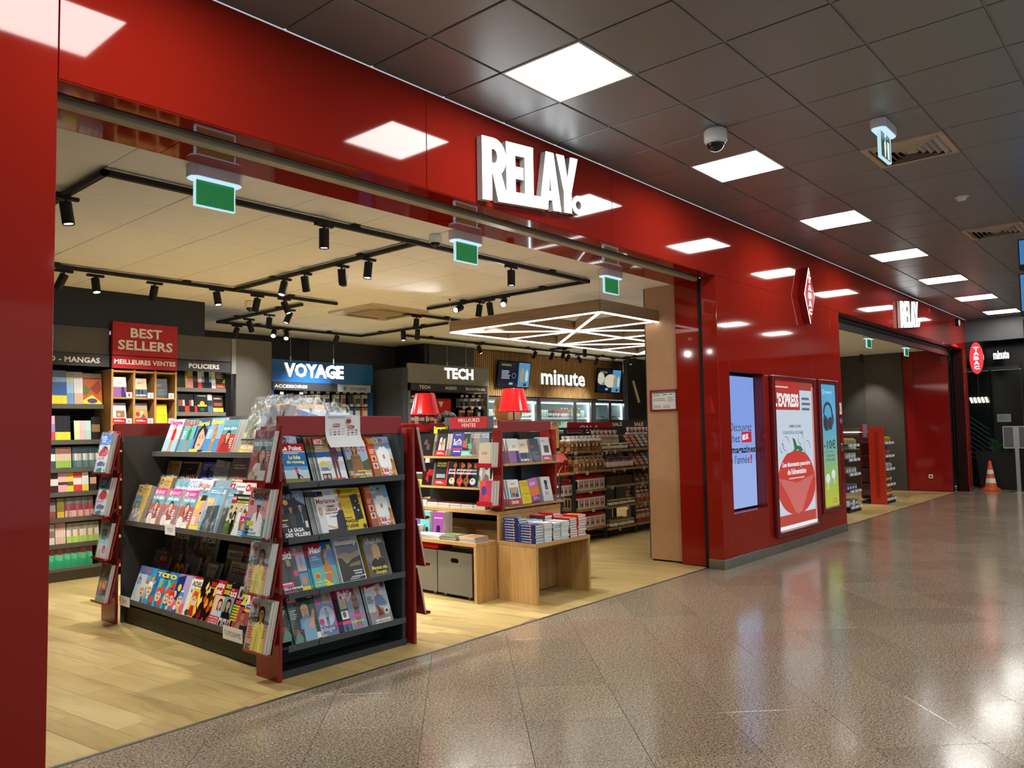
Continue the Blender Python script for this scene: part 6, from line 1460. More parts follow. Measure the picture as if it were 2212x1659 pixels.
bcov('b_blue2', '6a8698', .14, .22, '', art=(('r', 0, 0, 1, .45, '7a5a48'), ('l', .2, .38, .6, .12, 2, '2c3c48')), band='b8202c', author='MICHAEL|CONNELLY', ac='dbe6ee')
bcov('b_yel', '3c4632', art=(('r', .2, .5, .6, .3, 'd8a8b0'),), band='e6cf2a'); bcov('b_red', '1a1214', art=('c41c24', 'a8141c', '2a1214', 'e83a3a'), seed=5)
bcov('b_musso', '20262e', .15, .23, '', art=(('r', .1, .3, .8, .16, '8aa09a'),), band='c4202c', author='GUILLAUME|MUSSO', ac='d8c83a')
for i, a in enumerate(('e8c8a0', 'd84a2a', '8a5a3a', 'd8d8e0')): bcov('b_enig%d' % i, '20242e', .155, .22, 'JEUX|ÉNIGMES', 'eef0f4', .62, .1, .6, art=(('r', 0, 0, .12, 1, 'd0402e'), ('e', .7, .86, .16, .09, 'c8702a'), ('e', .55, .22, .24, .14, a), ('e', .5, .26, .05, .04, '14161a')))
bcov('b_white', 'dfe2e4', art=(('e', .35, .85, .16, .1, '4a3a2a'), ('p', [(.1, .2), (.3, .6), (.6, .5), (.7, .2)], '8a7060'), ('p', [(.3, 0), (.5, .3), (.8, .2), (.9, 0)], '8ab0a0')))
bcov('b_cream', 'dccfbb', art=(('l', .2, .5, .6, .12, 2, 'b86a60'),)); bcov('b_pink', 'c8406a', art=(('r', .0, .5, .5, .5, 'e8584a'), ('e', .6, .3, .24, .12, 'd84a3a'), ('e', .35, .6, .2, .2, '4a4aa0')))
bcov('b_viol', 'dfe4d8', .15, .22, '', art=(('r', 0, 0, 1, .5, '8a5a8e'), ('l', .4, .62, .5, .12, 2, 'b88a80'), ('p', [(.6, 0), (.62, .35), (.85, .35), (.95, 0)], '2a3a6a'), ('e', .74, .42, .08, .08, '20182a')))
bcov('b_cream2', 'd8ccb4', .13, .21, 'DA EMPOLI', 'f4f4f4', .06, .09, .9, art=(('l', .2, .7, .6, .1, 2, '9a6a5a'), ('r', 0, 0, 1, .42, '4a5a72'), ('e', .3, .3, .08, .1, '1a2030'), ('e', .6, .26, .08, .12, '1a2030')))
bcov('b_slate', '3e4a52', .13, .215, art=(('l', .1, .6, .4, .1, 2, 'c8684a'), ('l', .1, .1, .8, .35, 6, '6a7278'))); bcov('b_pale', 'c4ccd2', .14, .225, art=(('r', .3, .35, .5, .3, '4a4038'), ('l', .1, .8, .6, .08, 1, '8a9298')), band='b02838')
bcov('b_dicker', 'e4e6e6', .15, .225, 'DICKER', 'f4f4f4', .06, .11, .5, art=(('r', .1, .3, .8, .4, '5a9ac0'), ('p', [(.1, .7), (.9, .7), (.7, .45), (.3, .5)], 'c8a070'), ('e', .4, .42, .12, .08, 'b83a3a'), ('e', .7, .38, .1, .08, '2a2a3a'), ('r', 0, 0, 1, .26, 'b83a44'), ('e', .2, .12, .1, .09, 'c8a080'), ('l', .3, .8, .5, .08, 2, '6a7a88')))
bcov('b_coelho', 'd8c31e', .125, .21, 'Les Valkyries', '4a4a14', .4, .06, .76, art=(('p', [(.2, .5), (.5, .62), (.8, .5), (.5, .66)], 'b8a416'), ('l', .25, .1, .5, .2, 5, 'b8a416')), author='PAULO|COELHO', ac='8a7a14')
bcov('b_orange', 'b86ab0', .13, .21, '', art=(('r', 0, .25, 1, .4, 'd8783a'), ('l', .15, .7, .7, .16, 2, 'f0c8e0'), ('r', 0, 0, 1, .25, '7a3a8a'), ('l', .15, .08, .7, .14, 2, 'e8a8d0'))); bcov('b_key', 'cfd3d8', .14, .225, '', art=(('e', .5, .78, .17, .1, '1c2026'), ('p', [(.4, .74), (.6, .74), (.66, .48), (.34, .48)], '1c2026'), ('p', [(.44, .5), (.5, .66), (.56, .5)], 'c89878'), ('l', .25, .25, .5, .16, 3, '8a6a70')))
bcov('b_jetty', '6ab8b4', .14, .21, 'DIC|LE SOMMEIL', '2a4a50', .72, .08, .7, art=(('p', [(.1, .05), (.5, .3), (.9, .1), (.8, 0)], 'e8eaea'), ('e', .75, .2, .14, .12, '1c2024'))); bcov('b_jaca', '9a4a9e', .14, .21, 'JACARANDA', 'f2e8f2', .7, .07, .8, art=(('e', .5, .3, .2, .14, '2a1a30'), ('p', [(.25, 0), (.35, .25), (.65, .25), (.75, 0)], '2a1a30'))); bcov('b_purp', '6a4a8a', .14, .21, art=('c84a8a', '4a3a7a', 'd8c8e0'), seed=8)
isl = empty('book_island', 'oak and red bestseller island with red corner fins and low shelves', 'bookshelf', (0, 0, 0))
wb = B(WD, 'oak_y')
obj('console_top', B(WD, 'oak_y').bbox(5.035, 4.575, .712, 5.905, 6.3, .745, .002), isl)
obj('side_panel', B('b58f5c', 'oak_x').bbox(5.06, 4.578, .0, 5.905, 4.60, .711, .002), isl)
obj('side_panel', B('b58f5c', 'oak_x').bbox(5.04, 6.27, 0, 5.905, 6.295, .711, .002), isl)
obj('post', B(WD, 'oak_z').bbox(5.036, 4.576, 0, 5.058, 4.602, .711, .001), isl)
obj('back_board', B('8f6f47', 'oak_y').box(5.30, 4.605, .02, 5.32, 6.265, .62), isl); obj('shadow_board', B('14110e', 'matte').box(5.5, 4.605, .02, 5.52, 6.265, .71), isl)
obj('header', B(RD, 'redpaint').bbox(5.078, 4.60, 1.432, 5.812, 4.618, 1.53, .003), isl); obj('header', B('c01c1a', 'redpaint').bbox(5.078, 5.885, 1.45, 5.812, 5.905, 1.533, .003), isl)
obj('spine_panel', B('1f2b30', 'powder').box(5.44, 4.66, .746, 5.46, 5.88, 1.47), isl); obj('end_panel', B('22313a', 'powder').box(5.1, 4.72, .746, 5.79, 4.735, 1.43), isl)
obj('fin', B(RD, 'redpaint').bbox(5.055, 4.555, .747, 5.078, 4.66, 1.457, .003), isl); obj('fin', B(RD, 'redpaint').bbox(5.81, 4.555, .747, 5.833, 4.74, 1.45, .003), isl)
obj('fin', B(RD, 'redpaint').bbox(5.055, 5.85, .747, 5.078, 5.95, 1.457, .003), isl); obj('kick_strip', B('7a1014', 'redpaint').box(5.08, 4.6, .746, 5.81, 4.61, .775), isl)
for z in (1.214, .938): obj('shelf', B('c59d66', 'oak_y').bbox(5.06, 4.762, z - .018, 5.438, 5.846, z, .002), isl)
for z in (1.152, .782): 
    s = obj('shelf', B('b08a55', 'oak_x').bbox(5.084, 4.545, z - .018, 5.93, 4.719, z, .002), isl)
    obj('clear_lip', B('f8fbfc', 'glass').box(5.5, 4.541, z + .001, 5.93, 4.5445, z + .06), s)
sg_ = empty('bestseller_sign', 'red sign reading best sales on a grey board over the book island', 'sign', (5.452, 5.34, 1.47), rot=(0, 0, LEFT))
obj('board', B('55585c', 'powder').box(-.33, .0, 0, .32, .015, .115), sg_)
rb = B('b8202c', 'paint').box(-.245, -.006, .0, .255, -.0005, .113); obj('plate', rb, sg_)
t_ = B('f4f4f4', 'paint').text('MEILLEURES', (-.13, -.0065, .064), X_, Z_, .29, .035).text('VENTES', (-.085, -.0065, .016), X_, Z_, .19, .035); obj('lettering', t_, sg_)
def lamp(x, y, z, lab, dark):
    o = empty('shelf_lamp', lab, 'lamp', (x, y, z), group='red shade lamps')
    prof = [(.150, .085), (.152, .092), (.147, .098), (.098, .30), (.096, .302)]
    obj('lamp_shade', B('c8141a', 'gloss').lathe(prof, 40).lathe([(r - .003, z_) for r, z_ in prof][::-1], 40, col='e8b0a0', fin='paper'), o)
    obj('pole', B('3a2a28', 'metal').cyl((0, 0, .01), (0, 0, .25), .006, n=10).cyl((0, 0, .19), (0, 0, .24), .018, n=12), o)
    obj('base', B('3a2a28', 'metal').lathe([(0, 0), (.06, 0), (.06, .008), (.01, .012)], 20), o)
lamp(5.51, 4.80, 1.531, 'red shaded lamp in front, above the endcap of the book island', 0)
lamp(5.40, 5.90, 1.534, 'red shaded lamp at the rear end of the book island', 1)
# books leaning on the island's shelves
def bx(px, X, z): return sy(px, X, z)
def lbook(k, px, X, z, n, t, lab, rest='', lean=.2, **kw): 
    o = stack(k, (X, sy(px, X, z), z + .001), LEFT, lean, n, t, lab, rest, rest, **kw)
    return o
def book(*a, **k):
    o = a[0](*a[1:], **k)
for px, k, n, t, lab in ((902, 'b_blue', 3, .02, 'blue and black thriller at the left of the upper island shelf'), (923, 'b_dark', 2, .025, 'dark brown novel beside the blue thriller'), (951, 'b_bw', 3, .022, 'black and white novel with a red band under the yellow card'), (985, 'b_meute', 4, .022, 'violet novel with white capitals'),
                      (1007, 'b_teal', 2, .02, 'black and teal novel on the upper island shelf'), (1022, 'b_grey', 3, .02, 'grey novel with pale author capitals'), (1046, 'b_blue2', 3, .022, 'slate blue novel with pale author capitals and a red band')):
    lbook(k, px, 5.085, 1.214, n, t, lab, 'copies behind the ' + lab.split(' on the')[0].split(' at the')[0], dx=.002)
for px, k, n, t, lab in ((902, 'b_yel', 2, .02, 'small green novel with a broad yellow band'), (921, 'b_red', 2, .025, 'black novel with red shapes on the lower island shelf'), (949, 'b_musso', 4, .03, 'thick dark novel with yellow author capitals'), (973, 'b_enig0', 2, .02, 'first black riddle book from the thick novel'), (990, 'b_enig1', 2, .02, 'second black riddle book from the thick novel'),
                      (1004, 'b_enig2', 2, .02, 'third black riddle book from the thick novel'), (1018, 'b_enig3', 2, .02, 'fourth black riddle book, beside the white ones'), (1032, 'b_white', 3, .015, 'white book with a brown roundel beside the riddle books'), (1050, 'b_white', 3, .015, 'white book with a brown roundel against the red fin')):
    lbook(k, px, 5.085, .938, n, t, lab, 'copies behind the ' + lab.split(' on the')[0].split(',')[0], dx=.002)
o = obj('header_card', B('1a1a14', 'paper').box(-.10, 0, 0, .10, .002, .075), label='black card with yellow writing above the black and white novel', cat='card', loc=(5.13, sy(953, 5.13, 1.42), 1.428), rot=(0, 0, LEFT))
c = Cov(.2, .075, '2a281c').r(0, 0, .25, .55, 'e6d22a').t("Passeport !", .02, .42, .9, .5, 'f0de2e', .05); obj('print', c.b, o, loc=(0, -.0003, 0))
for zb, k, lab in ((1.13, 'b_cream', 'cream novel in the upper holder of the island\'s red fin'), (.80, 'b_pink', 'pink and orange novel in the lower red holder')):
    h_ = B('b8202a', 'redpaint').add([(5.04, 4.56, zb), (5.04, 4.74, zb), (5.055, 4.74, zb + .2), (5.055, 4.56, zb + .2), (5.036, 4.56, zb), (5.036, 4.74, zb), (5.051, 4.74, zb + .2), (5.051, 4.56, zb + .2)], [(0, 1, 2, 3), (7, 6, 5, 4), (0, 4, 5, 1), (1, 5, 6, 2), (2, 6, 7, 3), (3, 7, 4, 0)])
    h_.box(4.93, 4.56, zb - .004, 5.04, 4.74, zb).box(4.93, 4.56, zb, 4.934, 4.74, zb + .035)
    obj('holder', h_, isl)
    stack(k, (4.936, 4.65, zb + .001), LEFT, .1, 3, .03, lab, 'copies behind the ' + lab.split(' in ')[0], 'copies behind the ' + lab.split(' in ')[0], dx=.003)
def rbook(k, px, z, n, t, lab, rest, roll=0.0, dx=-.004):
    stack(k, (solve(px, lambda x: (x, 4.56, z), 4.9, 6.4), 4.56, z + .001), FRONT, .22, n, t, lab, rest, rest, dx=dx, roll=roll)
rbook('b_viol', 1115, 1.152, 6, .016, 'front copy of the pale novel with a violet lower half', 'spines of the pale and violet novel fanned left', dx=-.017)
rbook('b_cream2', 1136, 1.152, 3, .018, 'cream novel with a dark photo below', 'copies behind the cream photo novel'); rbook('b_slate', 1160, 1.152, 3, .018, 'slate grey novel with small orange title', 'copies behind the slate grey novel'); rbook('b_pale', 1184, 1.152, 3, .018, 'pale blue novel with red band at the right end', 'copies behind the pale blue novel')
rbook('b_dicker', 1116, .782, 6, .016, 'front copy of the white novel with a portrait on a red band', 'red and white spines of the portrait novel', dx=-.017)
rbook('b_coelho', 1140, .782, 2, .016, 'yellow novel on the lower endcap shelf', 'copy behind the yellow novel'); rbook('b_orange', 1161, .782, 2, .016, 'tilted orange and violet novel', 'copy behind the orange and violet novel', roll=-.12); rbook('b_key', 1186, .782, 3, .018, 'white novel with a black keyhole', 'copies behind the keyhole novel')
# flat books: block of pages with printed cover and spine
_fl = {}
def flatbook(w_, d_, t, top, spine, title='', pap='d9dfdc', sx=0):
    # w_ along X, d_ along Y; spine on the -X side
    key = (w_, d_, t, top, spine, title)
    if key not in _fl:
        b = B(pap, 'pages').box(.002, .002, .0015, w_ - .003, d_ - .003, t - .0015)
        b.box(0, 0, 0, w_, d_, .0015, spine, 'cover').box(0, 0, t - .0015, w_, d_, t, top, 'cover').box(0, 0, .0015, .002, d_, t - .0015, spine, 'cover')
        if title:
            b.box(-.0004, d_ * .28, t * .2, 0, d_ * .38, t * .8, 'd8b090', 'cover').text(title, (-.0005, d_ * .9, t * .3), -Y_, Z_, d_ * .5, t * .4, 0, 'e4e6f2', 'cover', .03)
        _fl[key] = b.mesh('book')
    return _fl[key]
def flat_art(w_, d_, cols, seed):
    q = random.Random(seed); b = B(cols[0], 'cover'); k = 0
    for i in range(5):
        k += 1; x, y = q.uniform(.1, .6) * w_, q.uniform(.1, .6) * d_; a, e_ = q.uniform(.2, .35) * w_, q.uniform(.15, .35) * d_
        b.quad((x, y, k * .0002), (x + a, y, k * .0002), (x + a, y + e_, k * .0002), (x, y + e_, k * .0002), cols[i % len(cols)])
    return b
tb = empty('display_table', 'low oak display table carrying stacks of paperbacks', 'table', (5.02, 4.155, 0))
obj('tabletop', B('b58e58', 'oak_x').bbox(0, 0, .468, .765, .415, .5, .002), tb)
obj('side_panel', B('c29a62', 'oak_z').bbox(.001, .001, .0, .031, .414, .467, .002), tb); obj('side_panel', B('b58e58', 'oak_z').bbox(.734, .001, 0, .764, .414, .467, .002), tb)
obj('back_panel', B('a5814f', 'oak_z').bbox(.032, .375, .01, .733, .397, .38, .002), tb); obj('rail', B('a5814f', 'oak_x').bbox(.032, .24, .40, .733, .262, .467, .002), tb)
COLS = [(5.035, .115, (9, 'navy'), (7, 'navy')), (5.155, .112, (7, 'grey'), (7, 'mixed')), (5.272, .112, (7, 'blue'), (7, 'grey2')), (5.39, .115, (9, 'red'), (8, 'white')), (5.51, .115, (10, 'red2'), (8, 'redd')), (5.63, .125, (8, 'or2'), (8, 'orange'))]
ST = {'navy': ('2a3668', '23306e', 'd8c8b0', '2a3a78'), 'grey': ('b0b4b4', '20262c', 'd8d8d4', '4a5058'), 'mixed': ('e6e8ea', 'cfd4d4', '3a3a3e', 'f0f0f2'), 'blue': ('5aa0cc', 'b0b8ba', 'e8eef2', '3a7ab0'), 'grey2': ('e4e6e8', '3a4448', 'b8584a', 'c8ccd0'),
      'red': ('a02a2c', '8a1c24', 'c8b0a0', '7a1a20'), 'white': ('dfe6ec', 'd5dad8', '6aa8c8', 'e8e8ea'), 'red2': ('c83a26', 'b03024', 'e8c0a0', '8a2018'), 'redd': ('d8482e', '7a1418', 'e8b890', 'b83020'), 'or2': ('e0603a', 'c8cac8', 'f0c8a0', 'd8d8d4'), 'orange': ('e0562c', 'c8301e', 'e8a03a', 'f0d8b0')}
for ci, (x0, wd, back, front) in enumerate(COLS):
    for row, (n, k), y0 in ((1, back, 4.355), (0, front, 4.172)):
        a = ST[k]; t = .0222 if k == 'navy' else R.choice([.021, .023, .019]); d_ = .172; z = .5005
        t = min(t, .2 / n)
        for i in range(n):
            me = flatbook(wd - .006, d_, t - .0004, a[0], a[1], 'LES PROMESSES' if k == 'navy' else '')
            pos = (x0 + R.uniform(-.004, .004), y0 + R.uniform(-.005, .005), z)
            top = i == n - 1
            nm = {'navy': 'navy paperback', 'mixed': 'white paperback', 'grey': 'grey paperback', 'blue': 'pale paperback', 'grey2': 'grey spined paperback', 'red': 'dark red paperback', 'white': 'white edged paperback', 'red2': 'red paperback', 'redd': 'red topped paperback', 'or2': 'orange topped paperback', 'orange': 'orange paperback'}[k]
            where = 'in the %s %s stack of the display table' % (ORD[ci], 'rear' if row else 'front')
            o = link('book', me, None, pos, (0, 0, R.uniform(-.03, .03)), ('uppermost %s ' % nm if top else '%s %s from the top ' % (ordn(n - 1 - i), nm)) + where, 'book', 'paperbacks %s' % where)
            if top: obj('print', flat_art(wd - .006, d_, a[2:] + (a[0],), ci * 7 + row), o, loc=(0, 0, t))
            z += t
lt = empty('low_table', 'low oak table in front of the island over two grey bins', 'table', (4.77, 4.60, 0))
obj('tabletop', B(WD, 'oak_y').bbox(0, 0, .468, .262, 1.65, .5, .002), lt); obj('side_panel', B('c0985f', 'oak_z').bbox(.001, .001, 0, .261, .031, .467, .002), lt); obj('side_panel', B('b58e58', 'oak_z').bbox(.001, 1.6, 0, .261, 1.64, .467, .002), lt)
for i, (y0, y1) in enumerate(((4.70, 5.118), (5.130, 5.545))):
    o = empty('storage_bin', ['grey rolling bin under the low table, beside its oak side', 'grey rolling bin with a red lid under the low table'][i], 'bin', (4.83, y0, 0), group='grey rolling bins')
    W_ = y1 - y0
    b = B('6d6a60', 'powder')
    lp = [(0, 0), (W_, 0), (W_, .365), (0, .365)]
    hx, hz = W_ / 2, .29
    hole = [(hx + sx * .03 + .02 * math.cos(t), hz + .02 * math.sin(t)) for sx, t0 in ((1, -PI / 2), (-1, PI / 2)) for t in [t0 + j * PI / 6 for j in range(7)]]
    tm = shapemesh('bin%d' % i, [lp, hole])
    b.flat(tm, (0, W_, .035), -Y_, Z_, W_, .365, .012, None, None)
    b.box(.012, 0, .035, .19, .012, .40).box(.012, W_ - .012, .035, .19, W_, .40).box(.18, .012, .035, .19, W_ - .012, .40).box(.012, .012, .035, .18, W_ - .012, .05)
    obj('box', b, o)
    if i: obj('lid', B('c41a1c', 'cloth').bbox(-.004, -.002, .402, .195, W_ + .004, .45, .012), o)
    for yy in (.06, W_ - .06):
        for xx in (.03, .15):
            cs = obj('caster', B('5a5a58', 'paint').cyl((xx - .009, yy, .018), (xx + .009, yy, .018), .018, n=14), o)
            obj('fork', B('a8a8a4', 'metal').box(xx - .014, yy - .008, .018, xx - .010, yy + .008, .036).box(xx + .010, yy - .008, .018, xx + .014, yy + .008, .036), cs)
LP = 'flat novels in a row on the island\'s oak top'
q = random.Random(3)
ys = 4.80
for i in range(7):
    n = 2 if i < 5 else 3; z = .7455
    for j in range(n):
        me = flatbook(.13, .145, .019, q.choice(['4a3a30', '8a5a40', '2a2420', 'b08a60', 'a83a4a']), 'd0d4d2')
        o = link('book', me, None, (5.10, ys, z), (0, 0, q.uniform(-.03, .03)), '%s novel of the flat row on the island\'s oak top, counted from the red fin' % ORD[i] if j == n - 1 else 'novel under the %s one of the flat row on the island\'s oak top, layer %s' % (ORD[i], ['one', 'two'][j]), 'book', LP)
        if j == n - 1: obj('print', flat_art(.13, .145, q.choice([('8a5a40', 'd8b090', '3a2a24'), ('b84a4a', 'e8c8b0', '5a2a2a'), ('6a6a5a', 'c8b89a', '2a2a24')]), i), o, loc=(0, 0, .019))
        z += .0195
    ys += .152
# upright and lying stock on the low table
for px, k, n, lab in ((871 + 20, 'b_purp', 1, 'violet patterned novel half hidden by the gondola'), (911, 'b_jetty', 3, 'teal novel with a white shape on the low table'), (941, 'b_jaca', 6, 'magenta novel with a dark head on the low table')):
    stack(k, (4.96 + .0, sy(px, 4.93, .51), .5015), LEFT, .06, n, .016, lab, 'copies behind the ' + lab.split(' on ')[0], 'copies behind the ' + lab.split(' on ')[0], dx=.002)
q = random.Random(9)
for i, (y0, n, t, lab, cc) in enumerate(((4.63, 8, .0058, 'orange topped magazine pile at the corner of the low table', ('c8986a', 'e0b888', 'b07048')), (4.86, 8, .0055, 'green topped magazine pile on the low table', ('6a7a4a', 'b8a878', '8a8a5a')), (5.06, 5, .006, 'thin pale magazine pile on the low table', ('d0ccc0', 'b0a898', '8a8478')), (5.24, 5, .006, 'sprawling grey paper pile on the low table', ('b8b8b4', '8a8a88', 'd8d8d4')), (5.44, 4, .022, 'white novels lying by the gondola fin', ('dcdcd8', 'c8c8c0', 'eae8e4')))):
    z = .5005
    for j in range(n):
        me = flatbook(.165, .19, t - .0003, cc[0], 'd0d0cc')
        top = j == n - 1
        o = link('magazine' if i < 4 else 'book', me, None, (4.785 + q.uniform(-.005, .006), y0 + q.uniform(-.006, .006), z), (0, 0, q.uniform(-.04, .04) + (.12 if i == 3 else 0)), ('uppermost copy of the ' if top else '%s copy from the top of the ' % ordn(n - 1 - j)) + lab, 'magazine' if i < 4 else 'book', lab)
        if top: obj('print', flat_art(.165, .19, cc, i + 40), o, loc=(0, 0, t))
        z += t
o = empty('clipboard', 'oak clipboard hanging beside the island\'s right endcap', 'clipboard', (6.0, 4.70, 1.265))
obj('board', B('c8964e', 'oak_z').bbox(-.065, 0, 0, .065, .006, .245, .003), o); obj('clip', B('9a9a98', 'chrome').box(-.03, -.008, .225, .03, -.0005, .25).cyl((-.02, -.01, .24), (.02, -.01, .24), .005, n=8), o)
obj('bracket', B('2a2a2c', 'powder').box(-.165, .008, .13, .05, .014, .15), o)
# ================================================================== bookcase along the left back
BY = 8.78
bc = empty('wall_bookcase', 'long anthracite bookcase with sloping shelves and lettered strips at the left back', 'bookshelf', (0, 0, 0))
GR = '5c5d5d'
obj('fascia', B(GR, 'powder').box(-.4, 8.64, 2.322, 3.405, 8.70, 2.60).box(4.125, 8.64, 2.322, 4.80, 8.70, 2.60), bc)
obj('end_post', B('86867f', 'powder').box(4.80, 8.63, 2.18, 4.856, 8.70, 2.60).box(4.79, 8.75, .02, 4.856, 9.1, 2.18, '1a1c1e'), bc)
obj('back_panel', B('14171a', 'powder').box(-.4, 9.10, .1, 4.80, 9.13, 2.32), bc)
def strip(par, x0, x1, y, z0, z1, t_, tw, col='34353a', tc='f2f2ee', tx=None, cap=.42):
    s = obj('title_strip', B(col, 'paint').box(x0, y, z0, x1, y + .02, z1), par)
    if t_:
        h_ = (z1 - z0) * cap; cx_ = (x0 + x1) / 2 if tx is None else tx
        obj('lettering', B(tc, 'paint').text(t_, (cx_ - tw / 2, y - .001, (z0 + z1) / 2 - h_ / 2), X_, Z_, tw, h_, bold=.03), s)
strip(bc, 2.0, 3.405, 8.63, 2.19, 2.315, 'BD - MANGAS', .53, tx=3.045, cap=.46); strip(bc, 4.125, 4.79, 8.63, 2.19, 2.31, 'POLICIERS', .37, cap=.46)
obj('plinth', B('5d594f', 'powder').box(-.4, 8.70, 0, 3.40, 8.72, .10).box(-.4, 8.66, .11, 3.40, 8.70, .14), bc)
zs_ = [at_y(110, p_, BY).z for p_ in (872, 951, 1012, 1065, 1121, 1178, 1231)]
for z in zs_: obj('shelf', B('57544d', 'powder').box(-.4, BY, z - .045, 3.415, BY + .005, z).box(-.4, BY, z - .05, 3.415, 9.10, z - .045, '2a2a28'), bc)
pz_ = [at_y(430, p_, 8.74).z for p_ in (838, 890, 925)]
for z in pz_: obj('shelf', B('6a675e', 'powder').box(4.125, 8.74, z - .045, 4.79, 8.745, z).box(4.125, 8.745, z - .05, 4.79, 9.10, z - .045, '2a2a28'), bc)
slots = B('07080a', 'matte')
for i in range(5):
    for j in range(3): slots.box(2.75 + j * .22, 9.096, zs_[0] - .10 - i * .03, 2.93 + j * .22, 9.099, zs_[0] - .085 - i * .03)
obj('slots', slots, bc)
cb_ = empty('pigeonhole_shelf', 'oak pigeonhole shelf with numbered cells under the red best-seller board', 'bookshelf', (3.415, 8.60, 0))
for i in range(4): obj('upright', B('b28a52', 'oak_z').bbox(i * .2283, 0, .02, i * .2283 + .022, .45, 2.17, .002), cb_)
for z in (2.15, 1.865, 1.585, 1.30, 1.0, .7, .4, .1):
    for i in range(3): obj('cell_floor', B('b28a52', 'oak_x').bbox(i * .2283 + .0225, .002, z - .011, i * .2283 + .228, .44, z + .009, .002), cb_)
obj('back_board', B('8a6a40', 'oak_z').box(.022, .441, .1, .69, .449, 2.14), cb_)
bs = empty('bestseller_board', 'big red board with white words best sellers', 'sign', (3.415, 8.60, 2.32))
obj('plate', B('b5141e', 'paint').box(0, -.02, 0, .70, .03, .355), bs)
obj('lettering', B('f4f2ee', 'paint').text('BEST', (.185, -.021, .195), X_, Z_, .34, .105, bold=.03).text('SELLERS', (.055, -.021, .06), X_, Z_, .59, .105, bold=.03), bs)
mv = empty('title_board', 'red strip of white capitals above the numbered pigeonholes', 'sign', (3.415, 8.60, 2.18))
obj('plate', B('b01822', 'paint').box(0, -.015, 0, .70, .02, .132), mv); obj('lettering', B('f4f2ee', 'paint').text('MEILLEURES VENTES', (.02, -.016, .045), X_, Z_, .66, .052, bold=.03), mv)
NUM = ['1', '2', '3', '4', '5', '6']
bcov('b_child', 'e6e6e6', .15, .22, '', art=(('r', .0, .75, 1, .25, 'b8b4c0'), ('r', .3, .28, .6, .34, '8a6a4a'), ('e', .5, .42, .12, .08, 'c8a070')), band='c8141e')
bcov('b_girl', 'd8884a', .15, .22, '', art=(('r', 0, .7, 1, .3, '9a948e'), ('e', .3, .45, .14, .12, '8a3a2a'), ('e', .6, .5, .14, .12, 'd8b070'), ('p', [(.5, .2), (.7, .5), (.9, .2)], '3a5a8a')), band='c8141e')
for i, (k, lab) in enumerate((('b_viol', 'pale violet novel in pigeonhole one'), ('b_cream2', 'cream photo novel in pigeonhole two'), ('b_slate', 'slate novel in pigeonhole three'), ('b_child', 'white novel with a child\'s photo in the cell under pigeonhole one'), ('b_girl', 'orange novel in the cell under pigeonhole two'), ('b_coelho', 'yellow novel in the cell under pigeonhole three'))):
    x = 3.415 + (i % 3) * .2283 + .105; z = (1.874, 1.594)[i // 3]
    stack(k, (x, 8.64, z), FRONT, .18, 3 if i != 5 else 2, .02, lab, 'pigeonhole copies behind the ' + lab.split(' in ')[0], 'pigeonhole copies behind the ' + lab.split(' in ')[0], dx=-.004)
    o = obj('number_card', B('efeeec', 'paper').box(-.03, 0, 0, .03, .003, .06), label='small white card with number %s on the pigeonhole shelf' % 'one two three four five six'.split()[i], cat='card', loc=(x + .078, 8.592, z - .008))
    obj('print', B('b8283c', 'paper').text(NUM[i], (-.011, -.0005, .013), X_, Z_, .02, .034, bold=.04), o)
_sp2 = {}
def spine(w_, h_, d_, cols):
    key = (w_, h_, cols)
    if key not in _sp2:
        b = B('d8d6d0', 'cover'); n = len(cols)
        b.box(0, .0015, 0, w_ - .0008, d_, h_ - .002, 'd4d2cc', 'pages'); z = 0
        for c_, f in cols:
            b.quad((0, 0, z), (w_ - .0008, 0, z), (w_ - .0008, 0, z + f * h_), (0, 0, z + f * h_), c_); z += f * h_
        b.quad((0, 0, 0), (0, 0, h_), (0, d_, h_), (0, d_, 0), cols[0][0])
        _sp2[key] = b.mesh('book')
    return _sp2[key]
def spines(z, px0, px1, w_, h_, pal, lab, Y=BY + .01, tilt=.12, d_=.12):
    x, x1 = at_y(px0, 1000, Y).x, at_y(px1, 1000, Y).x; i = 0
    while x + w_ <= x1 + .004:
        cols = pal[(i * 7 + int(x * 50)) % len(pal)] if len(pal) > 1 else pal[0]
        link('book', spine(w_, h_, d_, cols), None, (x, Y, z + .001), (-tilt, 0, 0), nth(i, lab), 'book', lab); x += w_; i += 1
V = lambda *a: tuple(a)
def bands(*s): return tuple((c_, 1 / len(s)) for c_ in s)
# comics facing out, top shelf; then rows of spines downwards
spines(zs_[0], 107, 143, .052, .35, [V(('d8cc2a', .25), ('2a5a9a', .4), ('7aa0c8', .35))], 'blue comic albums with yellow feet on the top bookcase shelf')
spines(zs_[0], 143, 158, .035, .34, [bands('6a94c0', '9ab8d8', 'b8c8a0')], 'light blue albums on the top bookcase shelf'); spines(zs_[0], 158, 180, .03, .34, [bands('c8a890', 'd8d4d0', 'e0dcd8')], 'whitish albums on the top bookcase shelf')
bcov('b_comic', 'b8582a', .25, .33, '', art=(('p', [(0, 0), (.6, .3), (.9, .1), (1, 0)], 'c8d03a'), ('e', .6, .1, .2, .08, '5a3a7a'), ('e', .3, .45, .2, .16, '5a6a2a'), ('p', [(.5, .5), (.9, .8), (1, .5), (.8, .3)], '8a3a2a'), ('r', 0, .85, 1, .15, 'd8d4ce')))
stack('b_comic', (at_y(195, 900, BY).x, BY + .012, zs_[0] + .001), FRONT, .15, 4, .016, 'orange and green comic album facing out on the top bookcase shelf', 'copies behind the orange comic album', 'copies behind the orange comic album', dx=-.01)
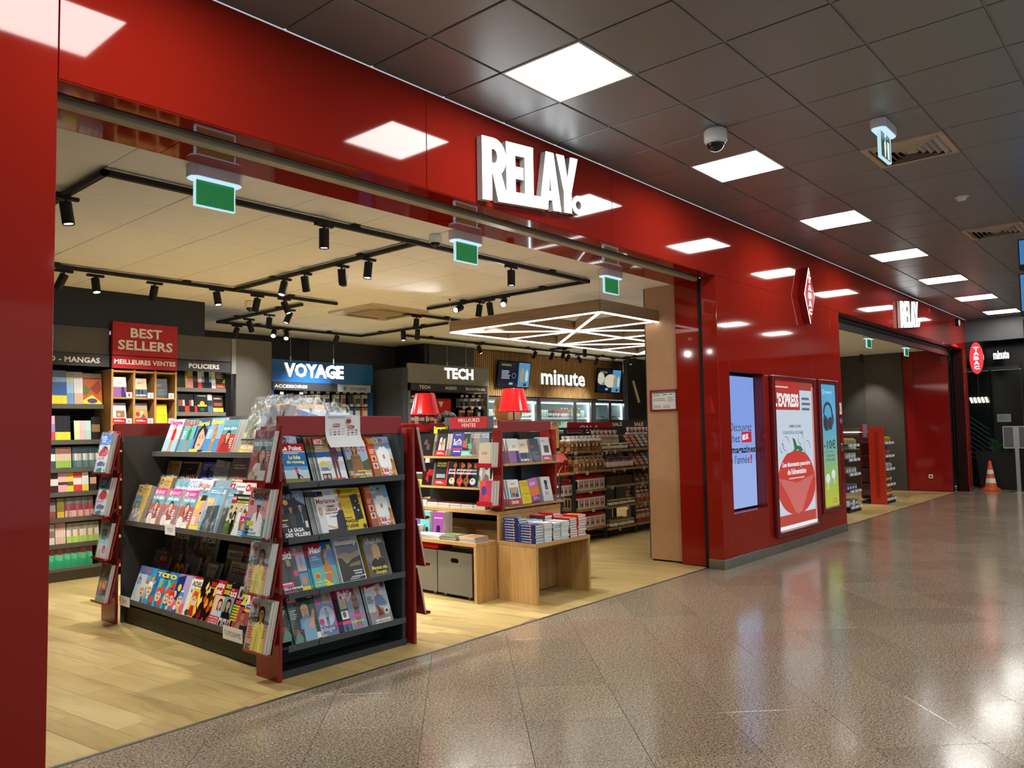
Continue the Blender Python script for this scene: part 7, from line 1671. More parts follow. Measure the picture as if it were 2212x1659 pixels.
spines(zs_[1], 107, 119, .05, .25, [bands('b8485a', '8a7ab8', 'd8a0b0')], 'pink and violet box on the second bookcase shelf'); spines(zs_[1], 119, 156, .048, .25, [V(('d8c83a', .33), ('1c1c20', .67))], 'black box sets with yellow feet on the second bookcase shelf')
spines(zs_[1], 160, 198, .055, .2, [V(('c8d8a0', .5), ('d0e0a8', .5)), V(('d8b0b8', .5), ('e0bcc0', .5)), V(('a8d0c8', .5), ('b0d8d0', .5))], 'pastel striped volumes on the second bookcase shelf'); spines(zs_[1], 198, 216, .028, .24, [bands('1a1816', '8a6a4a', '1c1a1a')], 'black volumes at the right of the second bookcase shelf')
spines(zs_[2], 105, 121, .022, .215, [bands('3a4a50', 'c8d8d4', '20282e'), bands('2a4a58', '8ab0b0', '1c2024')], 'teal manga spines, left of the third bookcase row'); spines(zs_[2], 121, 157, .021, .215, [bands('8ab04a', 'c8b49a', '8a5a50'), bands('a0c05a', 'b8a48a', '7a8a6a')], 'green footed manga spines in the third bookcase row'); spines(zs_[2], 157, 212, .021, .215, [bands('5a7a78', 'b8a8a0', '2c3c44'), bands('4a6a70', 'd8ccc4', '34444c'), bands('3c5a60', '6a8a88', '2a3a40')], 'slate manga spines in the third bookcase row')
spines(zs_[3], 103, 127, .021, .205, [bands('3a1e20', 'd8d4d0', '1a1a1c')], 'black and white manga spines, left of the fourth bookcase row'); spines(zs_[3], 127, 146, .021, .205, [V(('e0a8b0', .35), ('4a3030', .15), ('e0b0b8', .5))], 'pink manga spines in the fourth bookcase row'); spines(zs_[3], 146, 160, .021, .205, [V(('d8c83a', .3), ('5a5040', .2), ('d8c040', .5))], 'yellow manga spines in the fourth bookcase row')
spines(zs_[3], 160, 179, .021, .205, [bands('c83a30', 'e8d8d4', 'd8482e'), bands('3a4aa8', 'd8d8e4', '4a5ab0')], 'red and blue manga spines in the fourth bookcase row'); spines(zs_[3], 179, 196, .021, .205, [bands('d8cc4a', 'd8d8d8', 'e4e4e0')], 'white and yellow manga spines in the fourth bookcase row'); spines(zs_[3], 196, 212, .021, .205, [bands('2a2420', 'c8a080', '1a1614')], 'dark manga spines, right of the fourth bookcase row')
spines(zs_[4], 102, 126, .022, .2, [bands('8a4a40', '8a8a88', '4a4038'), bands('c8b48a', '6a6a68', '3a3430')], 'brown manga spines, left of the fifth bookcase row'); spines(zs_[4], 126, 143, .022, .2, [V(('c8a83a', .3), ('7a7430', .7))], 'olive manga spines in the fifth bookcase row'); spines(zs_[4], 143, 206, .021, .2, [bands('c89890', '8a3a44', '6a6866'), bands('b86a68', '9a5058', '747270'), bands('c8a8a4', '7a3440', '5a5856')], 'grey and red manga spines in the fifth bookcase row')
spines(zs_[5], 101, 123, .022, .205, [bands('d8d8d4', '8a7a68', 'a8a8a8')], 'grey manga spines, left of the sixth bookcase row'); spines(zs_[5], 123, 147, .024, .21, [bands('d8b8a8', 'e0ccbc', 'b88a80')], 'peach manga spines in the sixth bookcase row'); spines(zs_[5], 147, 216, .021, .2, [bands('a8c86a', 'e0dcd8', '8a8478'), bands('9ac05a', 'b88a50', '8c8a80'), bands('b0d074', 'd8d8d4', '989488')], 'green footed white manga spines in the sixth bookcase row')
spines(zs_[6], 99, 204, .022, .19, [V(('2fae74', .45), ('54c890', .3), ('8a3a4a', .25)), V(('28a46c', .5), ('3cb480', .28), ('4a6a5a', .22)), V(('2fae74', .4), ('6acc9c', .3), ('b84a3a', .3))], 'green manga spines in the lowest bookcase row')
PA, PB = pz_[0], pz_[1]
for a, b_, w_, pal, lab in ((379, 399, .028, [bands('1a1e22', '24282c', '12161a')], 'black thrillers, left of the upper crime shelf'), (399, 417, .032, [bands('b8a84a', 'c8b860', '8a8a50'), bands('d08a94', 'c87880', 'b0b060')], 'yellow and pink thrillers on the upper crime shelf'), (417, 427, .025, [bands('1c1c1e', '3a3c2a', '16181a')], 'black thrillers in the middle of the upper crime shelf'),
                          (427, 436, .025, [bands('c83a40', 'd8d4d2', 'e0e0e0')], 'white and red thrillers on the upper crime shelf'), (436, 457, .03, [bands('1a2a38', '6a9ac8', 'b8c8d4'), bands('14181c', '20262c', '14181c')], 'blue and black thrillers on the upper crime shelf'), (457, 466, .025, [bands('c8c8c4', 'd4d4d0', 'e0e0dc')], 'white thrillers on the upper crime shelf')):
    spines(PA, a, b_, w_, .21, pal, lab, Y=8.755)
for a, b_, w_, pal, lab in ((377, 385, .022, [bands('2a5a50', '1a4a44', '2a4a48')], 'teal thrillers on the lower crime shelf'), (385, 420, .026, [bands('18181a', '8a4a3a', '141416'), bands('d83a28', '1c1a1a', '141416'), bands('16181a', 'b8b4b0', '1a1c1e')], 'black thrillers with small marks on the lower crime shelf'), (420, 427, .03, [V(('d8342a', .35), ('16181a', .65))], 'black thrillers with red feet on the lower crime shelf'), (449, 462, .028, [bands('4a6a8a', '2a3440', 'c8ccd0')], 'white and slate thrillers on the lower crime shelf')):
    spines(PB, a, b_, w_, .21, pal, lab, Y=8.755)
bcov('b_corn', '1c2224', .14, .21, '', art=(('e', .5, .45, .22, .16, 'b8a04a'), ('r', .1, .3, .8, .1, 'd8c83a'), ('p', [(.3, .2), (.7, .2), (.6, .05), (.4, .05)], '3a5a50')), author='CORNWELL', ac='d8d8d4'); bcov('b_crime', '2a2a26', .14, .21, '', art=(('l', .1, .55, .7, .35, 5, 'c8c8c0'), ('p', [(.6, .3), (.95, .7), (.95, .3)], 'b8b02a')), band='b84a30'); bcov('b_night', '2a2220', .13, .2, '', art=(('r', .1, .35, .8, .2, '8a4a30'), ('l', .1, .75, .8, .1, 2, 'c8b8a8')), band='d8c82a')
stack('b_crime', (at_y(478, 830, 8.755).x, 8.757, PA + .001), FRONT, .12, 3, .02, 'black thriller with brick red foot facing out on the upper crime shelf', 'copies behind the brick footed thriller', 'copies behind the brick footed thriller', dx=-.02)
stack('b_corn', (at_y(438, 880, 8.755).x, 8.757, PB + .001), FRONT, .12, 2, .02, 'dark thriller with a glowing orb facing out on the lower crime shelf', 'copy behind the orb thriller', 'copies behind the orb thriller')
stack('b_night', (at_y(472, 880, 8.755).x, 8.757, PB + .001), FRONT, .12, 2, .02, 'brown thriller with yellow foot at the right of the lower crime shelf', 'copy behind the yellow footed thriller', 'copies behind the yellow footed thriller')
ep_ = obj('partition_panel', B('5b5a55', 'powder').box(4.862, 8.64, 0, 5.34, 8.70, 2.605), label='tall plain grey panel between the crime shelf and the blue sign', cat='panel')
obj('return_panel', B('4c4b48', 'powder').box(5.33, 8.70, 0, 5.345, 10.85, 2.605), ep_)
# ================================================================== travel and tech peg walls
def pegwall(name, lab, x0, x1, Y, zt, zb, zs0, col, back, sx):
    o = empty(name, lab, 'shelf', (0, 0, 0))
    obj('fascia', B(col, 'gloss' if col == '2262a8' else 'paint').box(x0, Y, zb, x1, Y + .05, zt), o)
    obj('back_panel', B(back, 'powder').box(x0, Y + .30, .05, x1, Y + .33, zs0), o)
    for x in (x0, x1 - .04): obj('post', B(sx, 'powder').box(x, Y + .001, .02, x + .04, Y + .3, zs0), o)
    r = B('0a0b0c', 'powder')
    for k in range(12): r.box(x0 + .05, Y + .297, zs0 - .1 - k * .1, x1 - .05, Y + .2995, zs0 - .085 - k * .1)
    obj('slots', r, o)
    return o
vw = pegwall('travel_wall', 'peg wall of travel goods under a long blue board', 6.43, 8.345, 10.4, 2.585, 2.245, 2.12, '2262a8', '14171b', '1d4f8c')
strip(vw, 6.44, 7.62, 10.39, 2.12, 2.24, 'ACCESSOIRES', .58, tx=6.76); strip(vw, 7.62, 8.29, 10.39, 2.12, 2.24, 'HYGIÈNE', .34, 'aab2bd', '2a6aa8', tx=8.03)
obj('cross', B('2a6aa8', 'paint').box(7.72, 10.386, 2.172, 7.80, 10.389, 2.188).box(7.752, 10.386, 2.14, 7.768, 10.389, 2.22), vw)
tw = pegwall('tech_wall', 'peg wall of phone gear under a long grey board', 8.61, 10.56, 9.8, 2.6, 2.27, 2.14, '8d908f', '191c1f', '77797a')
for i, (s_, w_) in enumerate((('TECH', .25), ('AUDIO', .28), ('ÉCOUTEURS', .50))): strip(tw, 8.65 + i * .62, 8.65 + i * .62 + .618, 9.79, 2.145, 2.268, s_, w_, cap=.46)
obj('end_block', B('4b4f55', 'powder').box(8.50, 9.82, 0, 8.605, 10.88, 2.52), tw)
def hang_letters(t_, lab, a, b_, y0, y1, Y, wires):
    p, q_ = at_y(a, y1, Y), at_y(b_, y0, Y); r_ = at_y(b_, y1, Y)
    o = empty('letter_sign', lab, 'sign', (p.x, Y, p.z))
    h_ = at_y(a, y0, Y).z - p.z
    obj('letters', B('ffffff', 'sign_light').text(t_, (0, 0, 0), X_, Z_, r_.x - p.x, h_, .03, 'ffffff', 'sign_light', .04, side='c9d4dc', sidefin='gloss'), o)
    for wx in wires:
        x = at_y(wx, y0, Y).x - p.x
        obj('wire', B('b8b8b4', 'metal').cyl((x, .003, h_ * .5), (x, .003, SC - p.z), .003, n=5).cyl((x, .003, h_ + .03), (x, .003, h_ + .10), .012, n=8), o)
hang_letters('VOYAGE', 'hanging lit white word in front of the blue board', 612, 740, 783, 814, 10.0, (628, 721)); hang_letters('TECH', 'hanging lit white word in front of the grey board', 958, 1020, 794, 818, 9.4, (966, 1007))
_hg = {}; PEGN = {}; COLN = {'2a3a38': 'dark', 'b8a8a4': 'greyish', '2a5a9a': 'blue', '3a7ab0': 'light blue', 'd87a3a': 'orange', 'e0d8b0': 'yellowish', 'd8a8a8': 'pink', 'e08a4a': 'orange', '3a3a3c': 'dark', '2a2a2c': 'black', '8a8a88': 'grey', 'd8484a': 'red', 'd03a3a': 'red', 'c03a3a': 'red'}
def pegged(px, py, Y, w_, h_, c1, c2, lab, grp, n=3, tag=True):
    k_ = PEGN[grp] = PEGN.get(grp, 0) + 1
    pl_ = '%s peg, %s' % (ordn(k_ - 1), grp)
    p = at_y(px, py, Y)
    key = (w_, h_, c1, c2)
    if key not in _hg:
        b = B(c1, 'cover'); b.box(-w_ / 2, 0, -h_, w_ / 2, .004, 0, c1).box(-w_ * .38, -.012, -h_ * .85, w_ * .38, -.0005, -h_ * .3, c2, 'gloss').box(-w_ * .12, -.0015, -h_ * .14, w_ * .12, -.0003, -h_ * .06, '222')
        _hg[key] = b.mesh('blister_pack')
    for i in range(n): link('blister_pack', _hg[key], None, (p.x, Y + i * .028, p.z), None, ('%s pack in front on the ' % COLN.get(c1, 'pale') if i == 0 else ORD[i] + ' pack behind the front one on the ') + pl_, 'pack', grp)
    if tag:
        t_ = obj('price_tag', B('d8d8dc', 'gloss').box(-.032, 0, 0, .032, .003, .042).box(-.02, -.0006, .012, .016, -.0001, .022, '8a7a8a').cyl((.0, .003, .03), (0, .27, .03), .003, n=5, col='8a8a88', fin='metal'), label='white price tag over the ' + pl_, cat='tag', group='price tags ' + grp, loc=(p.x, Y - .03, p.z + .02))
VG, TG = 'in the travel wall', 'in the tech wall'
for px, w_, c1, c2, n in ((657, .1, 'c8c0b0', '6a3a3a', 2), (672, .1, 'c4c0b4', '3a3a3a', 3), (686, .1, 'd8d4ca', '8a8a80', 3), (706, .1, 'd0d0c8', '2a3a4a', 3), (727, .1, 'cfcfc4', '3a4a3a', 3), (742, .08, 'b8a8a4', '8a1a2a', 2), (757, .1, '2a3a38', '141a1a', 3), (772, .1, 'b8b0a8', '5a4a4a', 3), (788, .1, 'c8c8c8', '3a2a4a', 3)): pegged(px, 853, 10.5, w_, .2, c1, c2, 'small carded travel goods in the upper row of the travel wall', 'upper row ' + VG, n)
for px, c1, c2 in ((741, 'e0d8b0', 'c8b83a'), (757, '2a5a9a', 'd8e0e8'), (772, '3a7ab0', 'e8ecf0'), (788, 'd87a3a', 'e8d8c0')): pegged(px, 881, 10.5, .12, .16, c1, c2, 'wash bags and bottles in the lower row of the travel wall', 'lower row ' + VG, 2)
for i, px in enumerate((603, 645)):
    p = at_y(px, 858, 10.5); b = B('34332f', 'cloth'); pts = [(.13 * math.cos(t), .15 * math.sin(t)) for t in [math.radians(130 - 32 * k) for k in range(10)]]
    for (ax, az), (bx_, bz) in zip(pts, pts[1:]): b.cyl((ax, 0, az), (bx_, 0, bz), .06, n=10)
    for ax, az in (pts[0], pts[-1]): b.ball((ax, 0, az), .06, 10, 6)
    o = obj('neck_pillow', b, label=['dark neck pillow hanging at the left of the travel wall', 'second dark neck pillow, beside the carded goods'][i], cat='pillow', group='neck pillows', loc=(p.x, 10.5, p.z - .16))
    obj('price_tag', B('d8d8dc', 'gloss').box(-.032, -.075, .20, .032, -.072, .242).cyl((0, -.07, .23), (0, .2, .23), .003, n=5, col='8a8a88', fin='metal'), o)
for px, c1, c2 in ((1006, 'c8c4c0', '2a2a2e'), (1020, 'd8d4d0', '3a3a3c'), (1034, 'd4d4d4', '1c1c20'), (1046, 'dcdcdc', '2c2c30'), (996, '8a8a88', '2a2a2c')): pegged(px, 861, 9.9, .085, .16, c1, c2, 'white earphone packs in the upper row of the tech wall', 'upper row ' + TG, 4)
for px, c1, c2 in ((1000, 'd8a8a8', '3a2a2c'), (1018, 'e08a4a', '2a2a2e'), (1034, '3a3a3c', '8a8a8c'), (1046, '2a2a2c', '5a5a5c')): pegged(px, 886, 9.9, .10, .14, c1, c2, 'coloured earphone packs in the middle row of the tech wall', 'middle row ' + TG, 3)
for px, c1, c2 in ((890, 'd8d8dc', '4a6a9a'), (936, 'd0d4d8', '8a9aa8')): pegged(px, 862, 9.9, .09, .2, c1, c2, 'tall pale packs beside the red lamp in the tech wall', 'left part ' + TG, 3)
for i in range(7): pegged(890 + i * 10.5, 899, 9.9, .075, .09, ('d8484a', 'e0dcdc', 'd03a3a', 'e4e0e0')[i % 4], 'd8d8d8', 'small red and white packs low in the tech wall', 'low row ' + TG, 2)
for i in range(7): pegged(890 + i * 10.5, 911, 9.9, .07, .1, ('c03a3a', 'd8d4d4')[i % 2], 'e4e4e4', 'small white packs in the lowest visible row of the tech wall', 'lowest row ' + TG, 2)
p, q_ = at_y(943, 905, 9.85), at_y(975, 862, 9.85)
o = empty('red_display', 'red phone shop display panel with a small white arrowhead', 'display', (p.x, 9.85, p.z))
obj('panel', B('c81a1e', 'gloss').bbox(0, 0, 0, q_.x - p.x, .06, q_.z - p.z, .008).box(.03, -.001, .03, q_.x - p.x - .03, -.0002, q_.z - p.z - .03, 'd82a2a'), o)
W_ = q_.x - p.x; obj('emblem', B('f0e4e4', 'gloss').add([(.05, -.0012, .30), (.17, -.0012, .30), (.11, -.0012, .20)], [(0, 2, 1)]).box(.06, -.0012, .12, .2, -.001, .13, 'b01418'), o)
# ================================================================== fridges, menu screens, lit word
for fi, (x0, x1, xm) in enumerate(((10.53, 12.35, 11.42), (12.41, 14.27, 13.62), (14.34, 15.60, 14.96))):
    fo = empty('drinks_fridge', ['left glass-doored fridge behind the red lamp', 'middle glass-doored fridge full of drinks below the lit word', 'right glass-doored fridge with trays'][fi], 'fridge', (x0, 10.1, 0), group='glass fridges')
    W_ = x1 - x0; M_ = xm - x0
    obj('cabinet', B('c8ccce', 'paint').box(0, .06, .05, .04, .75, 2.08).box(W_ - .04, .06, .05, W_, .75, 2.08).box(0, .06, 2.04, W_, .75, 2.1).box(0, .72, .05, W_, .75, 2.08, 'aeb6ba'), fo)
    obj('led_strip', B('f4fbff', 'fridge_led').box(.045, .09, .2, .06, .10, 2.0).box(W_ - .06, .09, .2, W_ - .045, .10, 2.0).box(.07, .08, 2.0, W_ - .07, .12, 2.02), fo)
    for a, b_ in ((0, M_ - .003), (M_ + .003, W_)):
        d = obj('door', B('a4a8a8', 'metal').bbox(a, 0, .08, a + .05, .045, 2.1, .003).bbox(b_ - .05, 0, .08, b_, .045, 2.1, .003).bbox(a + .05, 0, 2.035, b_ - .05, .045, 2.1, .003).bbox(a + .05, 0, .08, b_ - .05, .045, .15, .003), fo)
        obj('pane', B('dfeaea', 'glass').box(a + .05, .02, .15, b_ - .05, .026, 2.035), d)
        obj('handle', B('8a8c8c', 'metal').bbox(b_ - .045, -.03, .9, b_ - .025, 0, 1.5, .003) if a == 0 else B('8a8c8c', 'metal').bbox(a + .025, -.03, .9, a + .045, 0, 1.5, .003), d)
    for z in (1.70, 1.45, 1.2, .9):
        s = obj('shelf', B('b8bcbe', 'metal').box(.045, .13, z - .012, W_ - .045, .70, z), fo)
        obj('price_rail', B('d8dcdc', 'paint').box(.06, .124, z - .03, W_ - .06, .129, z + .012), s)
PALS = [['a81c24', 'b82a2e', '8a1a1e', 'c8c4c0', 'd8d4cc', 'c03a34', '3a2018'], ['b8242a', 'c8282c', 'd8b070', '8a5a2a', 'e0d8c8', '3a8a34', '5aa83c', 'c87a2a', 'd8a04a', 'e4e0d8', '4a2a1c'], ['8a4a3a', '5a3a2a', '3a3a4a', 'b8a088']]
_bt = {}
for fi, (x0, x1) in enumerate(((10.62, 12.3), (12.48, 14.2))):
    for zi, z in enumerate((1.70, 1.45)):
        x = x0; i = 0
        while x < x1:
            can_ = (zi == 0 and x < x0 + .55) or R.random() < .25
            c_ = PALS[fi][(int(x * 4.2) + zi * 3) % len(PALS[fi])]; cap = R.choice(('d8d8d8', 'c83a3a', '2a2a2a', '3a8a3a'))
            key = (can_, c_, cap)
            if key not in _bt:
                b = B(c_, 'gloss')
                if can_: b.lathe([(0, 0), (.026, 0), (.03, .01), (.03, .15), (.025, .165), (0, .165)], 10, col=c_).lathe([(.0303, .05), (.0303, .1)], 10, col='e4e0dc')
                else: b.lathe([(0, 0), (.03, 0), (.032, .01), (.032, .12), (.014, .17), (.014, .195)], 10, col=c_).lathe([(.0323, .03), (.0323, .1)], 10, col='e8e4da').lathe([(.015, .19), (.015, .212), (0, .212)], 10, col=cap)
                _bt[key] = b.mesh('drink')
            L_ = 'drinks on the %s shelf of the %s glass fridge' % (('upper', 'lower')[zi], ('left', 'middle')[fi])
            link('can' if can_ else 'bottle', _bt[key], None, (x, 10.27 + R.uniform(-.008, .008), z + .0005), None, nth(i, L_), 'can' if can_ else 'bottle', L_)
            x += .072; i += 1
for i in range(7):
    o = obj('food_tray', B('2a2a2c', 'gloss').bbox(-.07, -.05, 0, .07, .05, .03, .006).ball((0, 0, .03), .055, 10, 6, R.choice(PALS[2]), 'gloss', (1, .8, .4)), label=nth(i, 'dark food trays in the right glass fridge'), cat='tray', group='food trays in the right fridge', loc=(14.5 + i * .15, 10.30, (1.4505, 1.7005)[i % 3 == 0]))
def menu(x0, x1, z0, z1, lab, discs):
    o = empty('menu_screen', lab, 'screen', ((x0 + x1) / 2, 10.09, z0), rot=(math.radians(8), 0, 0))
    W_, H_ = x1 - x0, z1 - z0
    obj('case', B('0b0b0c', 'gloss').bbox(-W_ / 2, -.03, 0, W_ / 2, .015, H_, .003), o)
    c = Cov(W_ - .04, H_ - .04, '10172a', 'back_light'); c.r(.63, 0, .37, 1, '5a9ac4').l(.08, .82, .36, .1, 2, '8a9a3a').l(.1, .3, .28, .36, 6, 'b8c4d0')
    if discs: c.e(.12, .6, .16, .26, 'd8d2b8').e(.55, .5, .26, .3, 'dcd6ba', 24)  # cream ellipses: lamp reflections painted into the display
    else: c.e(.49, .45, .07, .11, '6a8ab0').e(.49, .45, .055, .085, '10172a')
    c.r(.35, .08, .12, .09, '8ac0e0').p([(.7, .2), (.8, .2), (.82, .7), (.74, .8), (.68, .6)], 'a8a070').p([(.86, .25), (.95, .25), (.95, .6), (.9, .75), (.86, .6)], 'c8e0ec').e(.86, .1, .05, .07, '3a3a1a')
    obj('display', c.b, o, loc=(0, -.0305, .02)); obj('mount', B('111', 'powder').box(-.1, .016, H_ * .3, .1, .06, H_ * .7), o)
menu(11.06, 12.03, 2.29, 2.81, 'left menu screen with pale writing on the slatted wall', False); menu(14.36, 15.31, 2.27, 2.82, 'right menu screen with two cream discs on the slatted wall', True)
o = empty('letter_sign', 'lit white word on the slatted wall between the menu screens', 'sign', (12.45, 10.13, 2.385))
obj('letters', B('ffffff', 'sign_light').text('minute', (0, 0, 0), X_, Z_, 1.52, .315, .05, 'ffffff', 'sign_light', .02, side='c9d4dc', sidefin='gloss'), o)
o = empty('baguette_emblem', 'cream slanted stick emblem on the black wall', 'emblem', (15.27, 9.6, 2.03))
lp = [(.0, .0), (.07, -.02), (-.1, .50), (-.17, .48)]
obj('stick', B('d8c4a0', 'paint').prism([(.08, -.0), (.16, .02), (-.08, .51), (-.15, .49)], (0, 0, 0), X_, Z_, .015), o)
# ================================================================== delicatessen racks
FR_ = '2c2f31'
fd = empty('delicatessen_rack', 'dark framed rack with oak shelves of regional food', 'shelf', (0, 0, 0))
XB = (7.98, 8.66, 9.37, 10.1, 10.85); FYD = 5.92
for x in XB: obj('post', B(FR_, 'powder').box(x - .015, FYD + .04, 0 if x > 8 else .0, x + .03, FYD + .08, .90).box(x - .012, 6.28, 0, x + .028, 6.32, 1.47), fd)
obj('top_rail', B(FR_, 'powder').box(7.98, 6.26, 1.44, 10.88, 6.30, 1.47).box(8.17, 6.255, 1.17, 8.24, 6.259, 1.44).box(9.32, 6.255, 1.17, 9.40, 6.259, 1.44), fd)
SH = {}
for bi in range(4):
    x0, x1 = XB[bi] + .03, XB[bi + 1] - .015
    for z in ((1.165, .912, .667, .43, .19) if bi == 0 else (1.165, .912, .69, .415, .13)):
        y0 = FYD if z < 1 else FYD + .08
        SH[(bi, z)] = obj('shelf', B('a4804c', 'oak_x').bbox(x0, y0, z - .03, x1, 6.33, z - .002, .002), fd)
def tags(lst):
    for bi, z, x in lst: obj('price_tag', B('b8b8b4', 'gloss').box(x, FYD - .004 if z < 1 else FYD + .076, z - .05, x + .055, FYD - .0005 if z < 1 else FYD + .0795, z - .005), fd)
tags(((0, 1.165, 8.05), (0, .912, 8.18), (0, .667, 8.25), (0, .43, 8.3), (1, 1.165, 8.75), (1, 1.165, 8.95), (1, .912, 8.8), (1, .912, 9.05), (1, .69, 8.75), (1, .415, 9.1), (1, .13, 8.9), (2, .912, 9.55), (2, 1.165, 9.45), (2, .69, 9.5), (2, .415, 9.55)))
side_ = empty('end_rack', 'short dark end rack with red carton boxes beside the delicatessen rack', 'shelf', (0, 0, 0))
obj('shelf', B('b8905a', 'oak_y').bbox(7.62, 5.93, .875, 7.955, 6.40, .90, .002), side_)
for y in (5.93, 6.38): obj('post', B(FR_, 'powder').box(7.64, y, 0, 7.67, y + .02, .874).box(7.92, y, 0, 7.95, y + .02, .874), side_)
for z in (.62, .36): obj('shelf', B(FR_, 'powder').box(7.64, 5.951, z - .015, 7.95, 6.379, z), side_)
# house-shaped biscuit cartons
_ct = {}
def carton(w_, d_, h_, roof, body='e4ddd0', mark='1c1c1c'):
    key = (w_, d_, h_, roof, body)
    if key not in _ct:
        b = B(body, 'cover'); e = h_ * .68
        b.box(0, 0, 0, w_, d_, e, body)
        b.add([(0, 0, e), (w_, 0, e), (w_, d_, e), (0, d_, e), (0, d_ / 2, h_), (w_, d_ / 2, h_)], [(0, 1, 5, 4), (2, 3, 4, 5), (0, 4, 3), (1, 2, 5)], roof)
        for k in range(3): b.box(w_ * (.12 + .28 * k), -.0008, e * .12, w_ * (.24 + .28 * k), -.0002, e * .9, mark if k != 1 else roof)
        b.box(w_ * .3, -.001, e * .3, w_ * .7, -.0009, e * .5, roof)
        for k in range(2): b.box(-.0008, d_ * (.15 + .4 * k), e * .1, -.0002, d_ * (.4 + .4 * k), e * .85, mark)
        _ct[key] = b.mesh('carton')
    return _ct[key]
def cartons(x0, n, y, z, w_, d_, h_, roof, lab, rows=1, body='e4ddd0'):
    for i in range(n):
        for r in range(rows): link('carton', carton(w_ - .003, d_, h_, roof, body), None, (x0 + i * w_, y + r * (d_ + .004), z), None, nth(i, ('rear ' if r else '') + lab), 'carton', lab)
for z, zl in ((.667, 'upper'), (.43, 'middle'), (.19, 'lowest')): cartons(8.04, 5, 5.935, z + .0005, .115, .12, .20, 'b01c22', 'red roofed biscuit cartons on the %s carton shelf' % zl, 2)
cartons(7.66, 2, 6.0, .9015, .13, .13, .24, 'c8201e', 'large red cartons on the end rack', 2, 'c8342c'); cartons(7.68, 3, 5.96, .6205, .085, .12, .19, 'a81c20', 'narrow red roofed cartons inside the end rack', 2)
wire = B('b8a070', 'metal').tube([(7.63, 5.94, .905), (7.70, 5.94, .99), (7.95, 5.94, .99), (7.95, 5.94, .905)], .003).tube([(7.78, 5.94, .905), (7.78, 5.94, .99)], .003); obj('wire_rail', wire, side_)
def bag(w_, d_, h_, c1, c2, tie='b8242a', clear='c8c8c8'):
    key = ('bag', w_, c1, c2, clear)
    if key not in _ct:
        b = B(c1, 'cover'); q = random.Random(int(w_ * 1000) + len(c1)); P = []
        prof = [(1, 0), (1, .25), (1, .5), (1, .66), (.8, .74), (.32, .8), (.55, .92), (.6, 1)]
        for k, (r_, t) in enumerate(prof):
            for i in range(10):
                a = 2 * PI * i / 10; j = q.uniform(.8, 1.1)
                P.append((w_ / 2 * r_ * j * max(-.9, min(.9, 1.3 * math.cos(a))), d_ / 2 * r_ * j * max(-.9, min(.9, 1.3 * math.sin(a))), h_ * t))
        for k in range(len(prof) - 1):
            b.add(P[k * 10:k * 10 + 20], [(i, (i + 1) % 10, 10 + (i + 1) % 10, 10 + i) for i in range(10)], (c1 if k % 2 else c2) if k < 3 else (tie if k == 4 and tie else clear), 'gloss')
        b.box(-w_ * .22, -d_ * .5, h_ * .3, w_ * .22, -d_ * .46, h_ * .5, 'd0c0a4', 'paper')
        _ct[key] = b.mesh('food_bag')
    return _ct[key]
def bags(x0, x1, y, z, w_, h_, pal, lab, rows=2, d_=.09, **k):
    x = x0; i = 0
    while x < x1:
        for r in range(rows): link('food_bag', bag(w_, d_, h_ * (.78 if 'brown' in lab else 1), *pal[(i * 2 + r) % len(pal)], **k), None, (x + w_ / 2, y + r * (d_ + .01), z), (0, 0, R.uniform(-.2, .2)), nth(i, ('rear ' if r else '') + lab), 'bag', lab)
        x += w_ + .006; i += 1
BR = [('6e482a', '8e6440'), ('5c3a20', '80562f'), ('7c5430', 'a07648')]
bags(7.98, 8.62, 6.05, 1.1655, .085, .25, BR, 'brown biscuit bags on the upper delicatessen shelf', 2, tie=''); bags(8.03, 8.64, 5.98, .9125, .085, .24, BR, 'brown biscuit bags on the lower delicatessen shelf', 2, tie='', clear='8a6a48')
bags(8.70, 9.3, 6.2, 1.1655, .1, .26, [('d8ccc0', 'b89a84'), ('c8b8a8', 'a8907c')], 'clear sweet bags with red ties behind the jars', 1); bags(8.72, 9.34, 6.2, .9125, .1, .22, [('5a4a48', '3a3030'), ('7a6460', '4a3c3a')], 'dark sweet bags behind the red bottles', 1)
bags(9.6, 10.5, 6.22, 1.1655, .1, .3, [('d8d4d0', 'c8b0a0')], 'tall clear bags over the chocolate bars', 1, clear='dcdcdc')
def jars(x0, x1, y, z, r_, h_, pal, lab, cap='c8b470', rows=1):
    x = x0; i = 0
    while x < x1:
        c_ = pal[i % len(pal)]; key = ('jar', r_, h_, c_, cap)
        if key not in _ct: _ct[key] = B(c_, 'gloss').lathe([(0, 0), (r_, 0), (r_, h_ * .75), (r_ * .8, h_ * .82)], 10).lathe([(r_ * .9, h_ * .8), (r_ * .9, h_), (0, h_)], 10, col=cap).lathe([(r_ * 1.01, h_ * .15), (r_ * 1.01, h_ * .6)], 10, col='e4dccc').mesh('jar')
        for r in range(rows): link('jar', _ct[key], None, (x + r_, y + r * r_ * 2.2, z), None, nth(i, ('', 'rear ', 'hindmost ')[r] + lab), 'jar', lab)
        x += r_ * 2.15; i += 1
jars(8.70, 9.30, 6.04, 1.1655, .033, .085, ['6a4a6a', '4a3a44', 'c8a83a', '2a2420'], 'small honey and jam jars on the upper shelf'); jars(8.70, 9.3, 5.97, .9125, .034, .15, ['a83040', '8a2030', 'b84a54'], 'red syrup bottles on the lower delicatessen shelf', '1c1a1a')
jars(8.72, 9.3, 5.96, .4155, .033, .08, ['3a3018', '5a4a20', '2a2a1c'], 'dark preserve jars on the low shelf', 'b8a050', 2); jars(8.75, 9.3, 5.96, .1305, .038, .09, ['6a5a28', '8a7434'], 'gold preserve tins on the bottom shelf', 'a8904a', 3)
